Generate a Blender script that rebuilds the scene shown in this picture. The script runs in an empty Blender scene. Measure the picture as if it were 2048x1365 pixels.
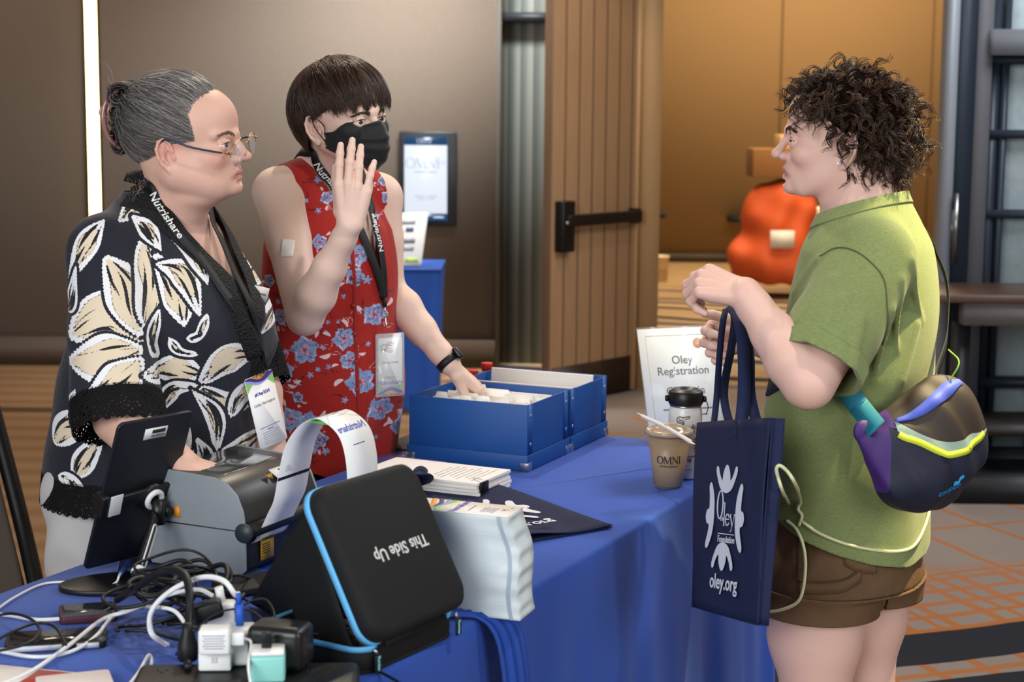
import bpy, bmesh, math, random
import numpy as np
from mathutils import Vector, Matrix, Euler
rng = np.random.default_rng(7)
SC = bpy.context.scene
COL = SC.collection
PI = math.pi
def A(*v): return np.array(v, dtype=float)
def nrm(v):
    v = np.asarray(v, float); return v / max(1e-12, np.linalg.norm(v))
# ------------------------------------------------------------ camera geometry
F_PX, CAM_H, TZ = 3413.0, 1.54, 0.74
PITCH, ROLL = math.atan(472 / F_PX), 0.0083
FW = A(0, math.cos(PITCH), -math.sin(PITCH))
_up, _rt = A(0, math.sin(PITCH), math.cos(PITCH)), A(1, 0, 0)
RT = _rt * math.cos(ROLL) + _up * math.sin(ROLL)
UP = _up * math.cos(ROLL) - _rt * math.sin(ROLL)
CAM = A(0, 0, CAM_H)
def ray(x, y): return FW + RT * ((x - 1024) / F_PX) - UP * ((y - 682.5) / F_PX)
def W(x, y, d): return CAM + ray(x, y) * d          # survey point: pixel of the photo at a distance
def Zp(x, y, z=TZ):
    r = ray(x, y); return CAM + r * ((z - CAM_H) / r[2])
def Dz(x, y, z=TZ):
    r = ray(x, y); return (z - CAM_H) / r[2]
def proj(p):
    q = np.asarray(p, float) - CAM; d = q @ FW
    return np.stack([1024 + F_PX * (q @ RT) / d, 682.5 - F_PX * (q @ UP) / d, d], -1)
TU = A(math.sin(math.radians(25.95)), math.cos(math.radians(25.95)), 0)   # along the table
TN = A(TU[1], -TU[0], 0)                                                    # across, to the visitor's side
ZV = A(0, 0, 1)
def plane_hit(px, py, o, n):
    r = ray(px, py); return CAM + r * (((o - CAM) @ n) / (r @ n))
# ------------------------------------------------------------ materials
def lin(c):
    if isinstance(c, str):
        c = [int(c[i:i+2], 16) / 255 for i in (0, 2, 4)]
    return tuple((x / 12.92 if x <= .04045 else ((x + .055) / 1.055) ** 2.4) for x in c[:3])
class NT:
    def __init__(s, name):
        s.m = bpy.data.materials.new(name); s.m.use_nodes = True
        s.t = s.m.node_tree; s.t.nodes.clear()
        s.out = s.n('OutputMaterial'); s.b = s.n('BsdfPrincipled')
        s.l(s.b.outputs[0], s.out.inputs[0])
    def n(s, kind, **kw):
        nd = s.t.nodes.new('ShaderNode' + kind)
        for k, v in kw.items():
            if k.startswith('i_'):
                nd.inputs[int(k[2:]) if k[2:].isdigit() else k[2:].replace('_', ' ')].default_value = v
            else: setattr(nd, k, v)
        return nd
    def l(s, a, b): s.t.links.new(a, b)
    def val(s, x, inp):
        if hasattr(x, 'is_output'): s.l(x, inp)
        else: inp.default_value = x
    def math(s, op, a, b=0.0, c=None):
        nd = s.n('Math', operation=op); s.val(a, nd.inputs[0]); s.val(b, nd.inputs[1])
        if c is not None: s.val(c, nd.inputs[2])
        return nd.outputs[0]
    def mix(s, f, a, b):
        nd = s.n('Mix', data_type='RGBA'); s.val(f, nd.inputs[0])
        for x, i in ((a, 6), (b, 7)):
            if hasattr(x, 'is_output'): s.l(x, nd.inputs[i])
            else: nd.inputs[i].default_value = (*x[:3], 1)
        return nd.outputs[2]
    def ramp(s, f, stops, interp='LINEAR'):
        nd = s.n('ValToRGB'); s.val(f, nd.inputs[0]); r = nd.color_ramp; r.interpolation = interp
        while len(r.elements) < len(stops): r.elements.new(.5)
        for e, (p, c) in zip(r.elements, stops): e.position = p; e.color = (*c[:3], 1)
        return nd.outputs[0]
    def attr(s, name): return s.n('Attribute', attribute_name=name).outputs['Fac']
    def attrv(s, name): return s.n('Attribute', attribute_name=name).outputs['Vector']
    def obj(s): return s.n('TexCoord').outputs['Object']
    def noise(s, scale, detail=3, rough=.5, vec=None, dist=0):
        nd = s.n('TexNoise'); nd.inputs['Scale'].default_value = scale
        nd.inputs['Detail'].default_value = detail; nd.inputs['Roughness'].default_value = rough
        nd.inputs['Distortion'].default_value = dist
        s.l(vec if vec is not None else s.obj(), nd.inputs['Vector']); return nd.outputs[0]
    def step(s, x, lo, hi):
        nd = s.n('MapRange'); s.val(x, nd.inputs[0]); nd.inputs[1].default_value = lo; nd.inputs[2].default_value = hi
        return nd.outputs[0]
    def color(s, c):
        if hasattr(c, 'is_output'): s.l(c, s.b.inputs['Base Color'])
        else: s.b.inputs['Base Color'].default_value = (*c[:3], 1)
    def bump(s, h, strength=.3, dist=.002):
        nd = s.n('Bump'); nd.inputs['Strength'].default_value = strength; nd.inputs['Distance'].default_value = dist
        s.l(h, nd.inputs['Height']); s.l(nd.outputs[0], s.b.inputs['Normal'])
    def set(s, **kw):
        for k, v in kw.items(): s.b.inputs[k.replace('_', ' ')].default_value = v
        return s
_mc = {}
def mat(c, rough=.5, metal=0, var=0., vscale=40, bump=0, bscale=300, bdist=.001, name=None, spec=None, coat=0, sheen=0, trans=0, alpha=1, emit=0, ior=1.45):
    key = (str(c), rough, metal, var, vscale, bump, bscale, bdist, spec, coat, sheen, trans, alpha, emit)
    if key in _mc: return _mc[key]
    t = NT(name or 'material'); col = lin(c)
    if var:
        n = t.noise(vscale, 4); t.color(t.mix(n, tuple(x * (1 - var) for x in col), tuple(min(1, x * (1 + var)) for x in col)))
    else: t.color(col)
    t.set(Roughness=rough, Metallic=metal, IOR=ior)
    if spec is not None: t.b.inputs['Specular IOR Level'].default_value = spec
    if coat: t.b.inputs['Coat Weight'].default_value = coat; t.b.inputs['Coat Roughness'].default_value = .15
    if sheen: t.b.inputs['Sheen Weight'].default_value = sheen
    if trans: t.b.inputs['Transmission Weight'].default_value = trans
    if alpha < 1: t.b.inputs['Alpha'].default_value = alpha
    if emit: t.b.inputs['Emission Color'].default_value = (*col, 1); t.b.inputs['Emission Strength'].default_value = emit
    if bump: t.bump(t.noise(bscale, 3), bump, bdist)
    _mc[key] = t.m
    return t.m
# ------------------------------------------------------------ objects
def tag(o, label=None, cat=None, group=None, kind=None):
    if label: o['label'] = label
    if cat: o['category'] = cat
    if group: o['group'] = group
    if kind: o['kind'] = kind
    return o
def link(o, parent=None):
    COL.objects.link(o)
    if parent is not None:
        o.parent = parent
        o.matrix_parent_inverse = PARINV.get(parent.name, Matrix.Identity(4))
    return o
PARINV = {}
def empty(name, loc, label=None, cat=None, group=None):
    o = bpy.data.objects.new(name, None); o.empty_display_size = .05; o.location = loc
    COL.objects.link(o); PARINV[o.name] = Matrix.Translation(Vector(loc)).inverted()
    tag(o, label, cat, group); return o
def mesh_np(name, V, Fs, smooth=True):
    """Fs: list of (n,k) int arrays or list of tuples"""
    me = bpy.data.meshes.new(name); V = np.asarray(V, np.float32)
    me.vertices.add(len(V)); me.vertices.foreach_set('co', V.ravel())
    if isinstance(Fs, np.ndarray): Fs = [Fs]
    if Fs and not isinstance(Fs[0], np.ndarray):
        tot = np.array([len(f) for f in Fs], np.int32); idx = np.array([i for f in Fs for i in f], np.int32)
    else:
        Fs = [f for f in Fs if len(f)]
        tot = np.concatenate([np.full(len(f), f.shape[1], np.int32) for f in Fs]); idx = np.concatenate([f.ravel() for f in Fs]).astype(np.int32)
    start = np.concatenate([[0], np.cumsum(tot)[:-1]]).astype(np.int32)
    me.loops.add(len(idx)); me.loops.foreach_set('vertex_index', idx)
    me.polygons.add(len(tot)); me.polygons.foreach_set('loop_start', start); me.polygons.foreach_set('loop_total', tot)
    if smooth: me.polygons.foreach_set('use_smooth', np.ones(len(tot), bool))
    me.update(calc_edges=True); me.validate()
    return me
def mk(name, V, Fs, m, parent=None, smooth=True, attrs=None, origin=None):
    V = np.asarray(V, float)
    me = mesh_np(name, V, Fs, smooth)
    for k, a in (attrs or {}).items():
        a = np.asarray(a, np.float32)
        if a.ndim == 2:
            at = me.attributes.new(k, 'FLOAT_VECTOR', 'POINT'); at.data.foreach_set('vector', a.ravel())
        else:
            at = me.attributes.new(k, 'FLOAT', 'POINT'); at.data.foreach_set('value', a)
    o = bpy.data.objects.new(name, me)
    for x in (m if isinstance(m, (list, tuple)) else [m]): me.materials.append(x)
    link(o, parent)
    return o
class MB:
    """collects shapes into one mesh"""
    def __init__(s): s.v = []; s.f = []; s.n = 0
    def add(s, V, Fs):
        V = np.asarray(V, float)
        s.v.append(V); s.f += [tuple(int(i) + s.n for i in f) for f in Fs]; s.n += len(V); return s
    def build(s, name, m, parent=None, smooth=False, bev=0, seg=2, auto=None):
        o = mk(name, np.concatenate(s.v), s.f, m, parent, smooth)
        if bev: bevel(o, bev, seg)
        return o
    def box(s, c, ax, ay, az, hx, hy, hz):
        c = np.asarray(c, float); ax, ay, az = A(*ax) * hx, A(*ay) * hy, A(*az) * hz
        V = [c + i * ax + j * ay + k * az for i in (-1, 1) for j in (-1, 1) for k in (-1, 1)]
        Fs = [(0, 1, 3, 2), (4, 6, 7, 5), (0, 4, 5, 1), (2, 3, 7, 6), (0, 2, 6, 4), (1, 5, 7, 3)]
        if np.dot(np.cross(ax, ay), az) < 0: Fs = [f[::-1] for f in Fs]
        return s.add(V, Fs)
    def bx(s, x0, x1, y0, y1, z0, z1):
        return s.box(((x0+x1)/2, (y0+y1)/2, (z0+z1)/2), (1, 0, 0), (0, 1, 0), (0, 0, 1), abs(x1-x0)/2, abs(y1-y0)/2, abs(z1-z0)/2)
    def tube(s, pts, r, n=8, caps=True):
        V, Fs = tube_geo(pts, r, n, caps); return s.add(V, Fs)
    def lathe(s, prof, o=(0, 0, 0), ax=(1, 0, 0), ay=(0, 1, 0), az=(0, 0, 1), n=32):
        o, ax, ay, az = map(lambda v: np.asarray(v, float), (o, ax, ay, az)); V = []; Fs = []
        for r, z in prof:
            for i in range(n):
                a = 2 * PI * i / n; V.append(o + az * z + (ax * math.cos(a) + ay * math.sin(a)) * max(r, 1e-5))
        for k in range(len(prof) - 1):
            for i in range(n):
                j = (i + 1) % n; Fs.append((k*n+i, k*n+j, (k+1)*n+j, (k+1)*n+i))
        Fs.append(tuple(range(n))[::-1]); Fs.append(tuple((len(prof)-1)*n + i for i in range(n)))
        return s.add(V, Fs)
    def prism(s, poly, o, ax, ay, az, h):
        """poly (2D) in ax,ay extruded along az by h"""
        o, ax, ay, az = map(lambda v: np.asarray(v, float), (o, ax, ay, az)); n = len(poly)
        V = [o + ax * x + ay * y for x, y in poly] + [o + ax * x + ay * y + az * h for x, y in poly]
        Fs = [tuple(range(n))[::-1], tuple(range(n, 2*n))] + [(i, (i+1) % n, n + (i+1) % n, n + i) for i in range(n)]
        return s.add(V, Fs)
def bevel(o, w, seg=2, angle=.6):
    md = o.modifiers.new('bevel', 'BEVEL'); md.width = w; md.segments = seg; md.limit_method = 'ANGLE'; md.angle_limit = angle
    md.harden_normals = False
    for p in o.data.polygons: p.use_smooth = True
    return o
def frames(P):
    P = np.asarray(P, float); T = np.gradient(P, axis=0); T /= np.maximum(1e-9, np.linalg.norm(T, axis=1))[:, None]
    N = np.zeros_like(P); r = A(0, 0, 1) if abs(T[0][2]) < .9 else A(1, 0, 0)
    for i in range(len(P)):
        v = r - T[i] * (r @ T[i]); r = v / max(1e-9, np.linalg.norm(v)); N[i] = r
    return T, N, np.cross(T, N)
def tube_geo(P, r, n=8, caps=True):
    P = np.asarray(P, float); T, N, B = frames(P); r = np.broadcast_to(np.asarray(r, float), (len(P),))
    a = np.arange(n) * 2 * PI / n
    V = (P[:, None] + r[:, None, None] * (np.cos(a)[None, :, None] * N[:, None] + np.sin(a)[None, :, None] * B[:, None])).reshape(-1, 3)
    Fs = [(k*n+i, k*n+(i+1) % n, (k+1)*n+(i+1) % n, (k+1)*n+i) for k in range(len(P)-1) for i in range(n)]
    if caps: Fs += [tuple(range(n))[::-1], tuple((len(P)-1)*n+i for i in range(n))]
    return V, Fs
def spline(pts, n=40, closed=False):
    """Catmull-Rom through points"""
    P = np.asarray(pts, float)
    if closed: P = np.vstack([P[-1], P, P[0], P[1]])
    else: P = np.vstack([2*P[0]-P[1], P, 2*P[-1]-P[-2]])
    m = len(P) - 3; t = np.linspace(0, m, n, endpoint=not closed); i = np.minimum(t.astype(int), m - 1); u = (t - i)[:, None]
    a, b, c, d = P[i], P[i+1], P[i+2], P[i+3]
    return .5 * ((2*b) + (-a+c)*u + (2*a-5*b+4*c-d)*u*u + (-a+3*b-3*c+d)*u**3)
def ribbon_geo(P, side, w, t=.0012):
    """band along P, width w along side vectors, thickness t"""
    P = np.asarray(P, float); S = np.broadcast_to(np.asarray(side, float), P.shape); S = S / np.linalg.norm(S, axis=1)[:, None]
    T = np.gradient(P, axis=0); N = np.cross(T, S); N /= np.maximum(1e-9, np.linalg.norm(N, axis=1))[:, None]
    w = np.broadcast_to(np.asarray(w, float), (len(P),))[:, None] / 2
    V = np.stack([P - S*w - N*t/2, P + S*w - N*t/2, P + S*w + N*t/2, P - S*w + N*t/2], 1).reshape(-1, 3)
    Fs = [(k*4+i, k*4+(i+1) % 4, (k+1)*4+(i+1) % 4, (k+1)*4+i) for k in range(len(P)-1) for i in range(4)]
    Fs += [(3, 2, 1, 0), tuple((len(P)-1)*4+i for i in range(4))]
    return V, Fs
def rrect(w, h, r, n=6):
    out = []
    for cx, cy, a0 in ((w/2-r, h/2-r, 0), (-w/2+r, h/2-r, PI/2), (-w/2+r, -h/2+r, PI), (w/2-r, -h/2+r, 1.5*PI)):
        for i in range(n+1):
            a = a0 + PI/2 * i / n; out.append((cx + r*math.cos(a), cy + r*math.sin(a)))
    return out
# ------------------------------------------------------------ writing
def text_geo(body, size, bold=0., align='CENTER', space=1., ext=.0002, shear=0, lines=1.):
    cu = bpy.data.curves.new('t', 'FONT'); cu.body = body; cu.size = size; cu.align_x = align; cu.align_y = 'CENTER'
    cu.offset = bold; cu.space_character = space; cu.extrude = ext; cu.shear = shear; cu.resolution_u = 3; cu.space_line = lines
    o = bpy.data.objects.new('t', cu); COL.objects.link(o)
    dg = bpy.context.evaluated_depsgraph_get(); me = o.evaluated_get(dg).to_mesh()
    V = np.zeros(len(me.vertices) * 3); me.vertices.foreach_get('co', V); Fs = [tuple(p.vertices) for p in me.polygons]
    o.evaluated_get(dg).to_mesh_clear(); bpy.data.objects.remove(o); bpy.data.curves.remove(cu)
    return V.reshape(-1, 3), Fs
def place(V, o, ax, ay):
    ax, ay = nrm(ax), nrm(ay); az = np.cross(ax, ay)
    return np.asarray(o, float) + V[:, :1] * ax + V[:, 1:2] * ay + V[:, 2:3] * az
def text(body, size, m, o, ax, ay, parent, name='lettering', fn=None, **kw):
    V, Fs = text_geo(body, size, **kw)
    if not len(V): return None
    V = fn(V) if fn else place(V, o, ax, ay)
    return mk(name, V, Fs, m, parent, smooth=False)
def strokes_geo(strokes, size, ext=.0002):
    """letters from straight/curved pen strokes: list of (points, width)"""
    Vs = []; Fs = []; n = 0
    for pts, w in strokes:
        P = np.asarray(pts, float) * size; w = np.broadcast_to(np.asarray(w, float) * size, (len(P),))
        T = np.gradient(P, axis=0); T /= np.maximum(1e-9, np.linalg.norm(T, axis=1))[:, None]; N = np.stack([-T[:, 1], T[:, 0]], 1)
        L, R = P + N * w[:, None] / 2, P - N * w[:, None] / 2
        Vs.append(np.vstack([np.c_[L, np.full(len(P), ext)], np.c_[R, np.full(len(P), ext)]])); k = len(P)
        Fs += [(n+i, n+k+i, n+k+i+1, n+i+1) for i in range(k-1)]; n += 2*k
    return np.vstack(Vs), Fs
def ell_stroke(cx, cy, rx, ry, w0, w1, n=40, a0=0, a1=2*PI):
    a = np.linspace(a0, a1, n); return (np.c_[cx + rx*np.cos(a), cy + ry*np.sin(a)], w0 + (w1-w0)*np.abs(np.cos(a)))
def poly_geo(polys, z=.0003):
    """flat filled outlines (each a list of 2D points)"""
    V = []; Fs = []; n = 0
    for p in polys:
        V += [(x, y, z) for x, y in p]; Fs.append(tuple(range(n, n+len(p)))); n += len(p)
    return np.array(V, float), Fs
# ------------------------------------------------------------ implicit surfaces
def smin(a, b, k):
    if k <= 0: return np.minimum(a, b)
    h = np.maximum(k - np.abs(a - b), 0) / k
    return np.minimum(a, b) - h*h*h*k/6
class SDF:
    def __init__(s): s.p = []; s.M = None
    def frame(s, o=None, X=None, Y=None, Zd=None):
        s.M = None if o is None else (np.asarray(o, float), np.stack([X, Y, Zd]).astype(float))
    def _l(s, fn, k, op):
        M = s.M
        s.p.append(((lambda P: fn((P - M[0]) @ M[1].T)) if M is not None else fn, k, op)); return s
    def ell(s, c, r, k=.01, op=1, R=None):
        c, r = A(*c), A(*r)
        def fn(P):
            q = P - c
            if R is not None: q = q @ R
            k0 = np.linalg.norm(q / r, axis=-1); k1 = np.linalg.norm(q / (r*r), axis=-1)
            return k0 * (k0 - 1) / np.maximum(k1, 1e-9)
        return s._l(fn, k, op)
    def cap(s, a, b, ra, rb, k=.01, op=1, flat=None):
        a, b = np.asarray(a, float), np.asarray(b, float); ba = b - a; L = max(1e-12, ba @ ba)
        def fn(P):
            pa = P - a; t = np.clip((pa @ ba) / L, 0, 1); q = pa - t[..., None] * ba
            if flat is not None:
                ax, sc = flat; q = q + (q @ ax)[..., None] * ax * (1/sc - 1)
                return (np.linalg.norm(q, axis=-1) - (ra + (rb-ra)*t)) * min(sc, 1)
            return np.linalg.norm(q, axis=-1) - (ra + (rb-ra)*t)
        return s._l(fn, k, op)
    def chain(s, pts, rs, k=.012, k0=None, flat=None, op=1):
        for i in range(len(pts)-1): s.cap(pts[i], pts[i+1], rs[i], rs[i+1], k if (i or k0 is None) else k0, op, flat)
        return s
    def loft(s, sl, k=.01, op=1, pw=2.0):
        """sl rows: z, cx, cy, rx, ry (local frame)"""
        S = np.asarray(sl, float); S = S[np.argsort(S[:, 0])]; zz = np.linspace(S[0, 0], S[-1, 0], 120)
        T = np.stack([pchip(S[:, 0], S[:, i], zz) for i in range(1, 5)])
        def fn(P):
            z = np.clip(P[..., 2], zz[0], zz[-1]); c = [np.interp(z, zz, t) for t in T]
            x, y = (P[..., 0]-c[0]) / c[2], (P[..., 1]-c[1]) / c[3]
            if pw == 2: k0 = np.sqrt(x*x + y*y)
            else: k0 = (np.abs(x)**pw + np.abs(y)**pw) ** (1/pw)
            k1 = np.sqrt((x/c[2])**2 + (y/c[3])**2); rr = np.where(k1 > 1e-6, np.sqrt(x*x+y*y) / np.maximum(k1, 1e-6), np.minimum(c[2], c[3]))
            d = (k0 - 1) * rr; dz = np.maximum(P[..., 2]-zz[-1], zz[0]-P[..., 2])
            return np.where(dz > 0, np.sqrt(np.maximum(d, 0)**2 + dz**2), d)
        return s._l(fn, k, op)
    def fun(s, fn, k=.01, op=1): return s._l(fn, k, op)
    def ev(s, P, sel=None):
        d = None
        for i, (fn, k, op) in enumerate(s.p):
            di = fn(P)
            if op == 1: d = di if d is None else smin(d, di, k)
            elif op == -1: d = -smin(-d, di, k)
            elif op == 0: d = d + di          # displacement
            elif op == 2: d = -smin(-d, -di, k)  # intersection
        return d
    def mesh(s, lo, hi, h, newton=1):
        lo, hi = A(*lo), A(*hi); B = 8; nb = np.ceil((hi-lo) / (h*B)).astype(int); N = nb * B + 1
        g = np.stack(np.meshgrid(*[np.arange(n) for n in nb], indexing='ij'), -1).reshape(-1, 3)
        ctr = lo + (g*B + B/2) * h; half = B/2*h*1.7321
        # coarse values, with every prim's own distance kept for culling
        dist = [fn(ctr) for fn, k, op in s.p]; d = None; ds = []
        for di, (fn, k, op) in zip(dist, s.p):
            if op == 1: d = di if d is None else smin(d, di, k)
            elif op == -1: d = -smin(-d, di, k)
            elif op == 0: d = d + di
            else: d = -smin(-d, -di, k)
            ds.append(d)
        V = np.empty(N, np.float32)
        coarse = d.reshape(nb); V[:-1, :-1, :-1] = np.repeat(np.repeat(np.repeat(coarse, B, 0), B, 1), B, 2)
        V[-1] = V[-2]; V[:, -1] = V[:, -2]; V[:, :, -1] = V[:, :, -2]
        act = np.abs(d) < half * 1.6 + .012
        # the sign of inactive blocks is what matters; active ones are sampled
        ga = g[act]; off = np.stack(np.meshgrid(*[np.arange(B+1)]*3, indexing='ij'), -1).reshape(-1, 3)
        for s0 in range(0, len(ga), 400):
            gb = ga[s0:s0+400]; P = (lo + (gb[:, None]*B + off[None]) * h)
            dd = np.full(P.shape[:2], 9., np.float64); idx = np.nonzero(act)[0][s0:s0+400]
            first = True
            for di, (fn, k, op) in zip(dist, s.p):
                rel = di[idx] < half * 3.4 + k + .02 if op in (1, -1) else np.ones(len(idx), bool)
                if first and op == 1: rel[:] = True
                first = False
                if not rel.any(): continue
                v = fn(P[rel])
                if op == 1: dd[rel] = smin(dd[rel], v, k)
                elif op == -1: dd[rel] = -smin(-dd[rel], v, k)
                elif op == 0: dd[rel] = dd[rel] + v
                else: dd[rel] = -smin(-dd[rel], -v, k)
            q = (gb[:, None]*B + off[None]).reshape(-1, 3); V[q[:, 0], q[:, 1], q[:, 2]] = dd.reshape(-1)
        ins = V < 0
        c = [ins[i:N[0]-1+i, j:N[1]-1+j, k:N[2]-1+k] for i in (0, 1) for j in (0, 1) for k in (0, 1)]
        sm = sum(x.astype(np.int8) for x in c); cell = (sm > 0) & (sm < 8)
        ci = np.argwhere(cell); vid = np.full(cell.shape, -1, np.int32); vid[cell] = np.arange(len(ci))
        acc = np.zeros((len(ci), 3)); cnt = np.zeros(len(ci))
        for ax in range(3):
            o1, o2 = [a for a in range(3) if a != ax]
            for i in (0, 1):
                for j in (0, 1):
                    p = ci.copy(); p[:, o1] += i; p[:, o2] += j; q = p.copy(); q[:, ax] += 1
                    a, b = V[tuple(p.T)], V[tuple(q.T)]; m = (a < 0) != (b < 0); t = np.where(m, a / np.where(m, a-b, 1), 0)
                    pt = p.astype(float); pt[:, ax] += t; acc[m] += pt[m]; cnt[m] += 1
        X = lo + acc / cnt[:, None] * h
        quads = []
        for ax in range(3):
            o1, o2 = [(1, 2), (2, 0), (0, 1)][ax]
            sl0 = [slice(None)]*3; sl1 = [slice(None)]*3; sl0[ax] = slice(0, -1); sl1[ax] = slice(1, None)
            a, b = ins[tuple(sl0)], ins[tuple(sl1)]; e = np.argwhere(a != b); fl = a[tuple(e.T)]
            ok = (e[:, o1] > 0) & (e[:, o2] > 0) & (e[:, o1] < N[o1]-1) & (e[:, o2] < N[o2]-1); e, fl = e[ok], fl[ok]
            def sh(i, j):
                q = e.copy(); q[:, o1] -= i; q[:, o2] -= j; return vid[tuple(q.T)]
            qd = np.stack([sh(1, 1), sh(0, 1), sh(0, 0), sh(1, 0)], 1); qd[~fl] = qd[~fl][:, ::-1]; quads.append(qd)
        Q = np.concatenate(quads); Q = Q[(Q >= 0).all(1)]
        for _ in range(newton):
            e = h*.5; d0 = s.ev(X); G = np.stack([s.ev(X + e*np.eye(3)[i]) - s.ev(X - e*np.eye(3)[i]) for i in range(3)], 1) / (2*e)
            s.N = G / np.maximum(1e-9, np.linalg.norm(G, axis=1))[:, None]
            X = X - G * (np.clip(d0 / np.maximum(.3, (G*G).sum(1)), -h, h))[:, None]
        return X, Q
def pchip(x, y, t):
    x, y = np.asarray(x, float), np.asarray(y, float); h = np.diff(x); dl = np.diff(y) / h; m = np.zeros(len(x))
    if len(x) > 2:
        for i in range(1, len(x)-1):
            if dl[i-1]*dl[i] > 0:
                w1, w2 = 2*h[i]+h[i-1], h[i]+2*h[i-1]; m[i] = (w1+w2) / (w1/dl[i-1] + w2/dl[i])
    m[0], m[-1] = dl[0], dl[-1]
    i = np.clip(np.searchsorted(x, t) - 1, 0, len(h)-1); u = (t - x[i]) / h[i]
    return (y[i]*(1+2*u)*(1-u)**2 + h[i]*m[i]*u*(1-u)**2 + y[i+1]*u*u*(3-2*u) + h[i]*m[i+1]*u*u*(u-1))
def clip_mesh(V, Q, g, attrs=None):
    """keep where g<0, cutting faces exactly on g=0"""
    V = np.asarray(V, float); ins = g < 0; k = ins[Q].sum(1); keep = Q[k == 4]; cut = Q[(k > 0) & (k < 4)]
    nv = []; ids = {}; Fs = []
    def cross(a, b):
        key = (min(a, b), max(a, b))
        if key not in ids:
            t = g[a] / (g[a] - g[b]); ids[key] = len(V) + len(nv); nv.append(V[a] + (V[b]-V[a])*t)
        return ids[key]
    for q in cut:
        poly = []
        for i in range(4):
            a, b = int(q[i]), int(q[(i+1) % 4])
            if ins[a]: poly.append(a)
            if ins[a] != ins[b]: poly.append(cross(a, b))
        if len(poly) >= 3: Fs.append(tuple(poly))
    V2 = np.vstack([V, nv]) if nv else V
    F2 = [tuple(q) for q in keep.tolist()] + Fs
    used = np.zeros(len(V2), bool); used[np.unique([i for f in F2 for i in f])] = True
    mp = np.cumsum(used) - 1
    return V2[used], [tuple(int(mp[i]) for i in f) for f in F2]
def thicken(o, t, off=-1):
    md = o.modifiers.new('thickness', 'SOLIDIFY'); md.thickness = t; md.offset = off; md.use_rim = True; return o
def strands(name, P, R, m, parent, n=3, rnd=None, taper=.35):
    """P (S,k,3) polylines, R radius (S,) or scalar"""
    P = np.asarray(P, float); S, k, _ = P.shape; R = np.broadcast_to(np.asarray(R, float), (S,))
    T = np.gradient(P, axis=1); T /= np.maximum(1e-9, np.linalg.norm(T, axis=2, keepdims=True))
    ref = np.where(np.abs(T[:, :1, 2:3]) < .8, A(0, 0, 1), A(1, 0, 0)); N = np.empty_like(P); r = np.broadcast_to(ref, (S, 1, 3))[:, 0].copy()
    for i in range(k):
        v = r - T[:, i] * (r*T[:, i]).sum(1, keepdims=True); r = v / np.maximum(1e-9, np.linalg.norm(v, axis=1, keepdims=True)); N[:, i] = r
    Bn = np.cross(T, N); a = np.arange(n)*2*PI/n
    rad = R[:, None] * (1 - (1-taper)*np.linspace(0, 1, k)[None]**2)
    V = P[:, :, None] + rad[:, :, None, None] * (np.cos(a)[None, None, :, None]*N[:, :, None] + np.sin(a)[None, None, :, None]*Bn[:, :, None])
    base = (np.arange(S)*k*n)[:, None, None]; kk = (np.arange(k-1)*n)[None, :, None]; i = np.arange(n)[None, None]; j = (np.arange(n)+1)[None, None] % n
    Q = np.stack([base+kk+i, base+kk+j, base+kk+n+j, base+kk+n+i], -1).reshape(-1, 4)
    rnd = rng.random(S) if rnd is None else rnd
    return mk(name, V.reshape(-1, 3), Q, m, parent, True, {'rnd': np.repeat(rnd, k*n), 'along': np.tile(np.repeat(np.linspace(0, 1, k), n), S)})
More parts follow.
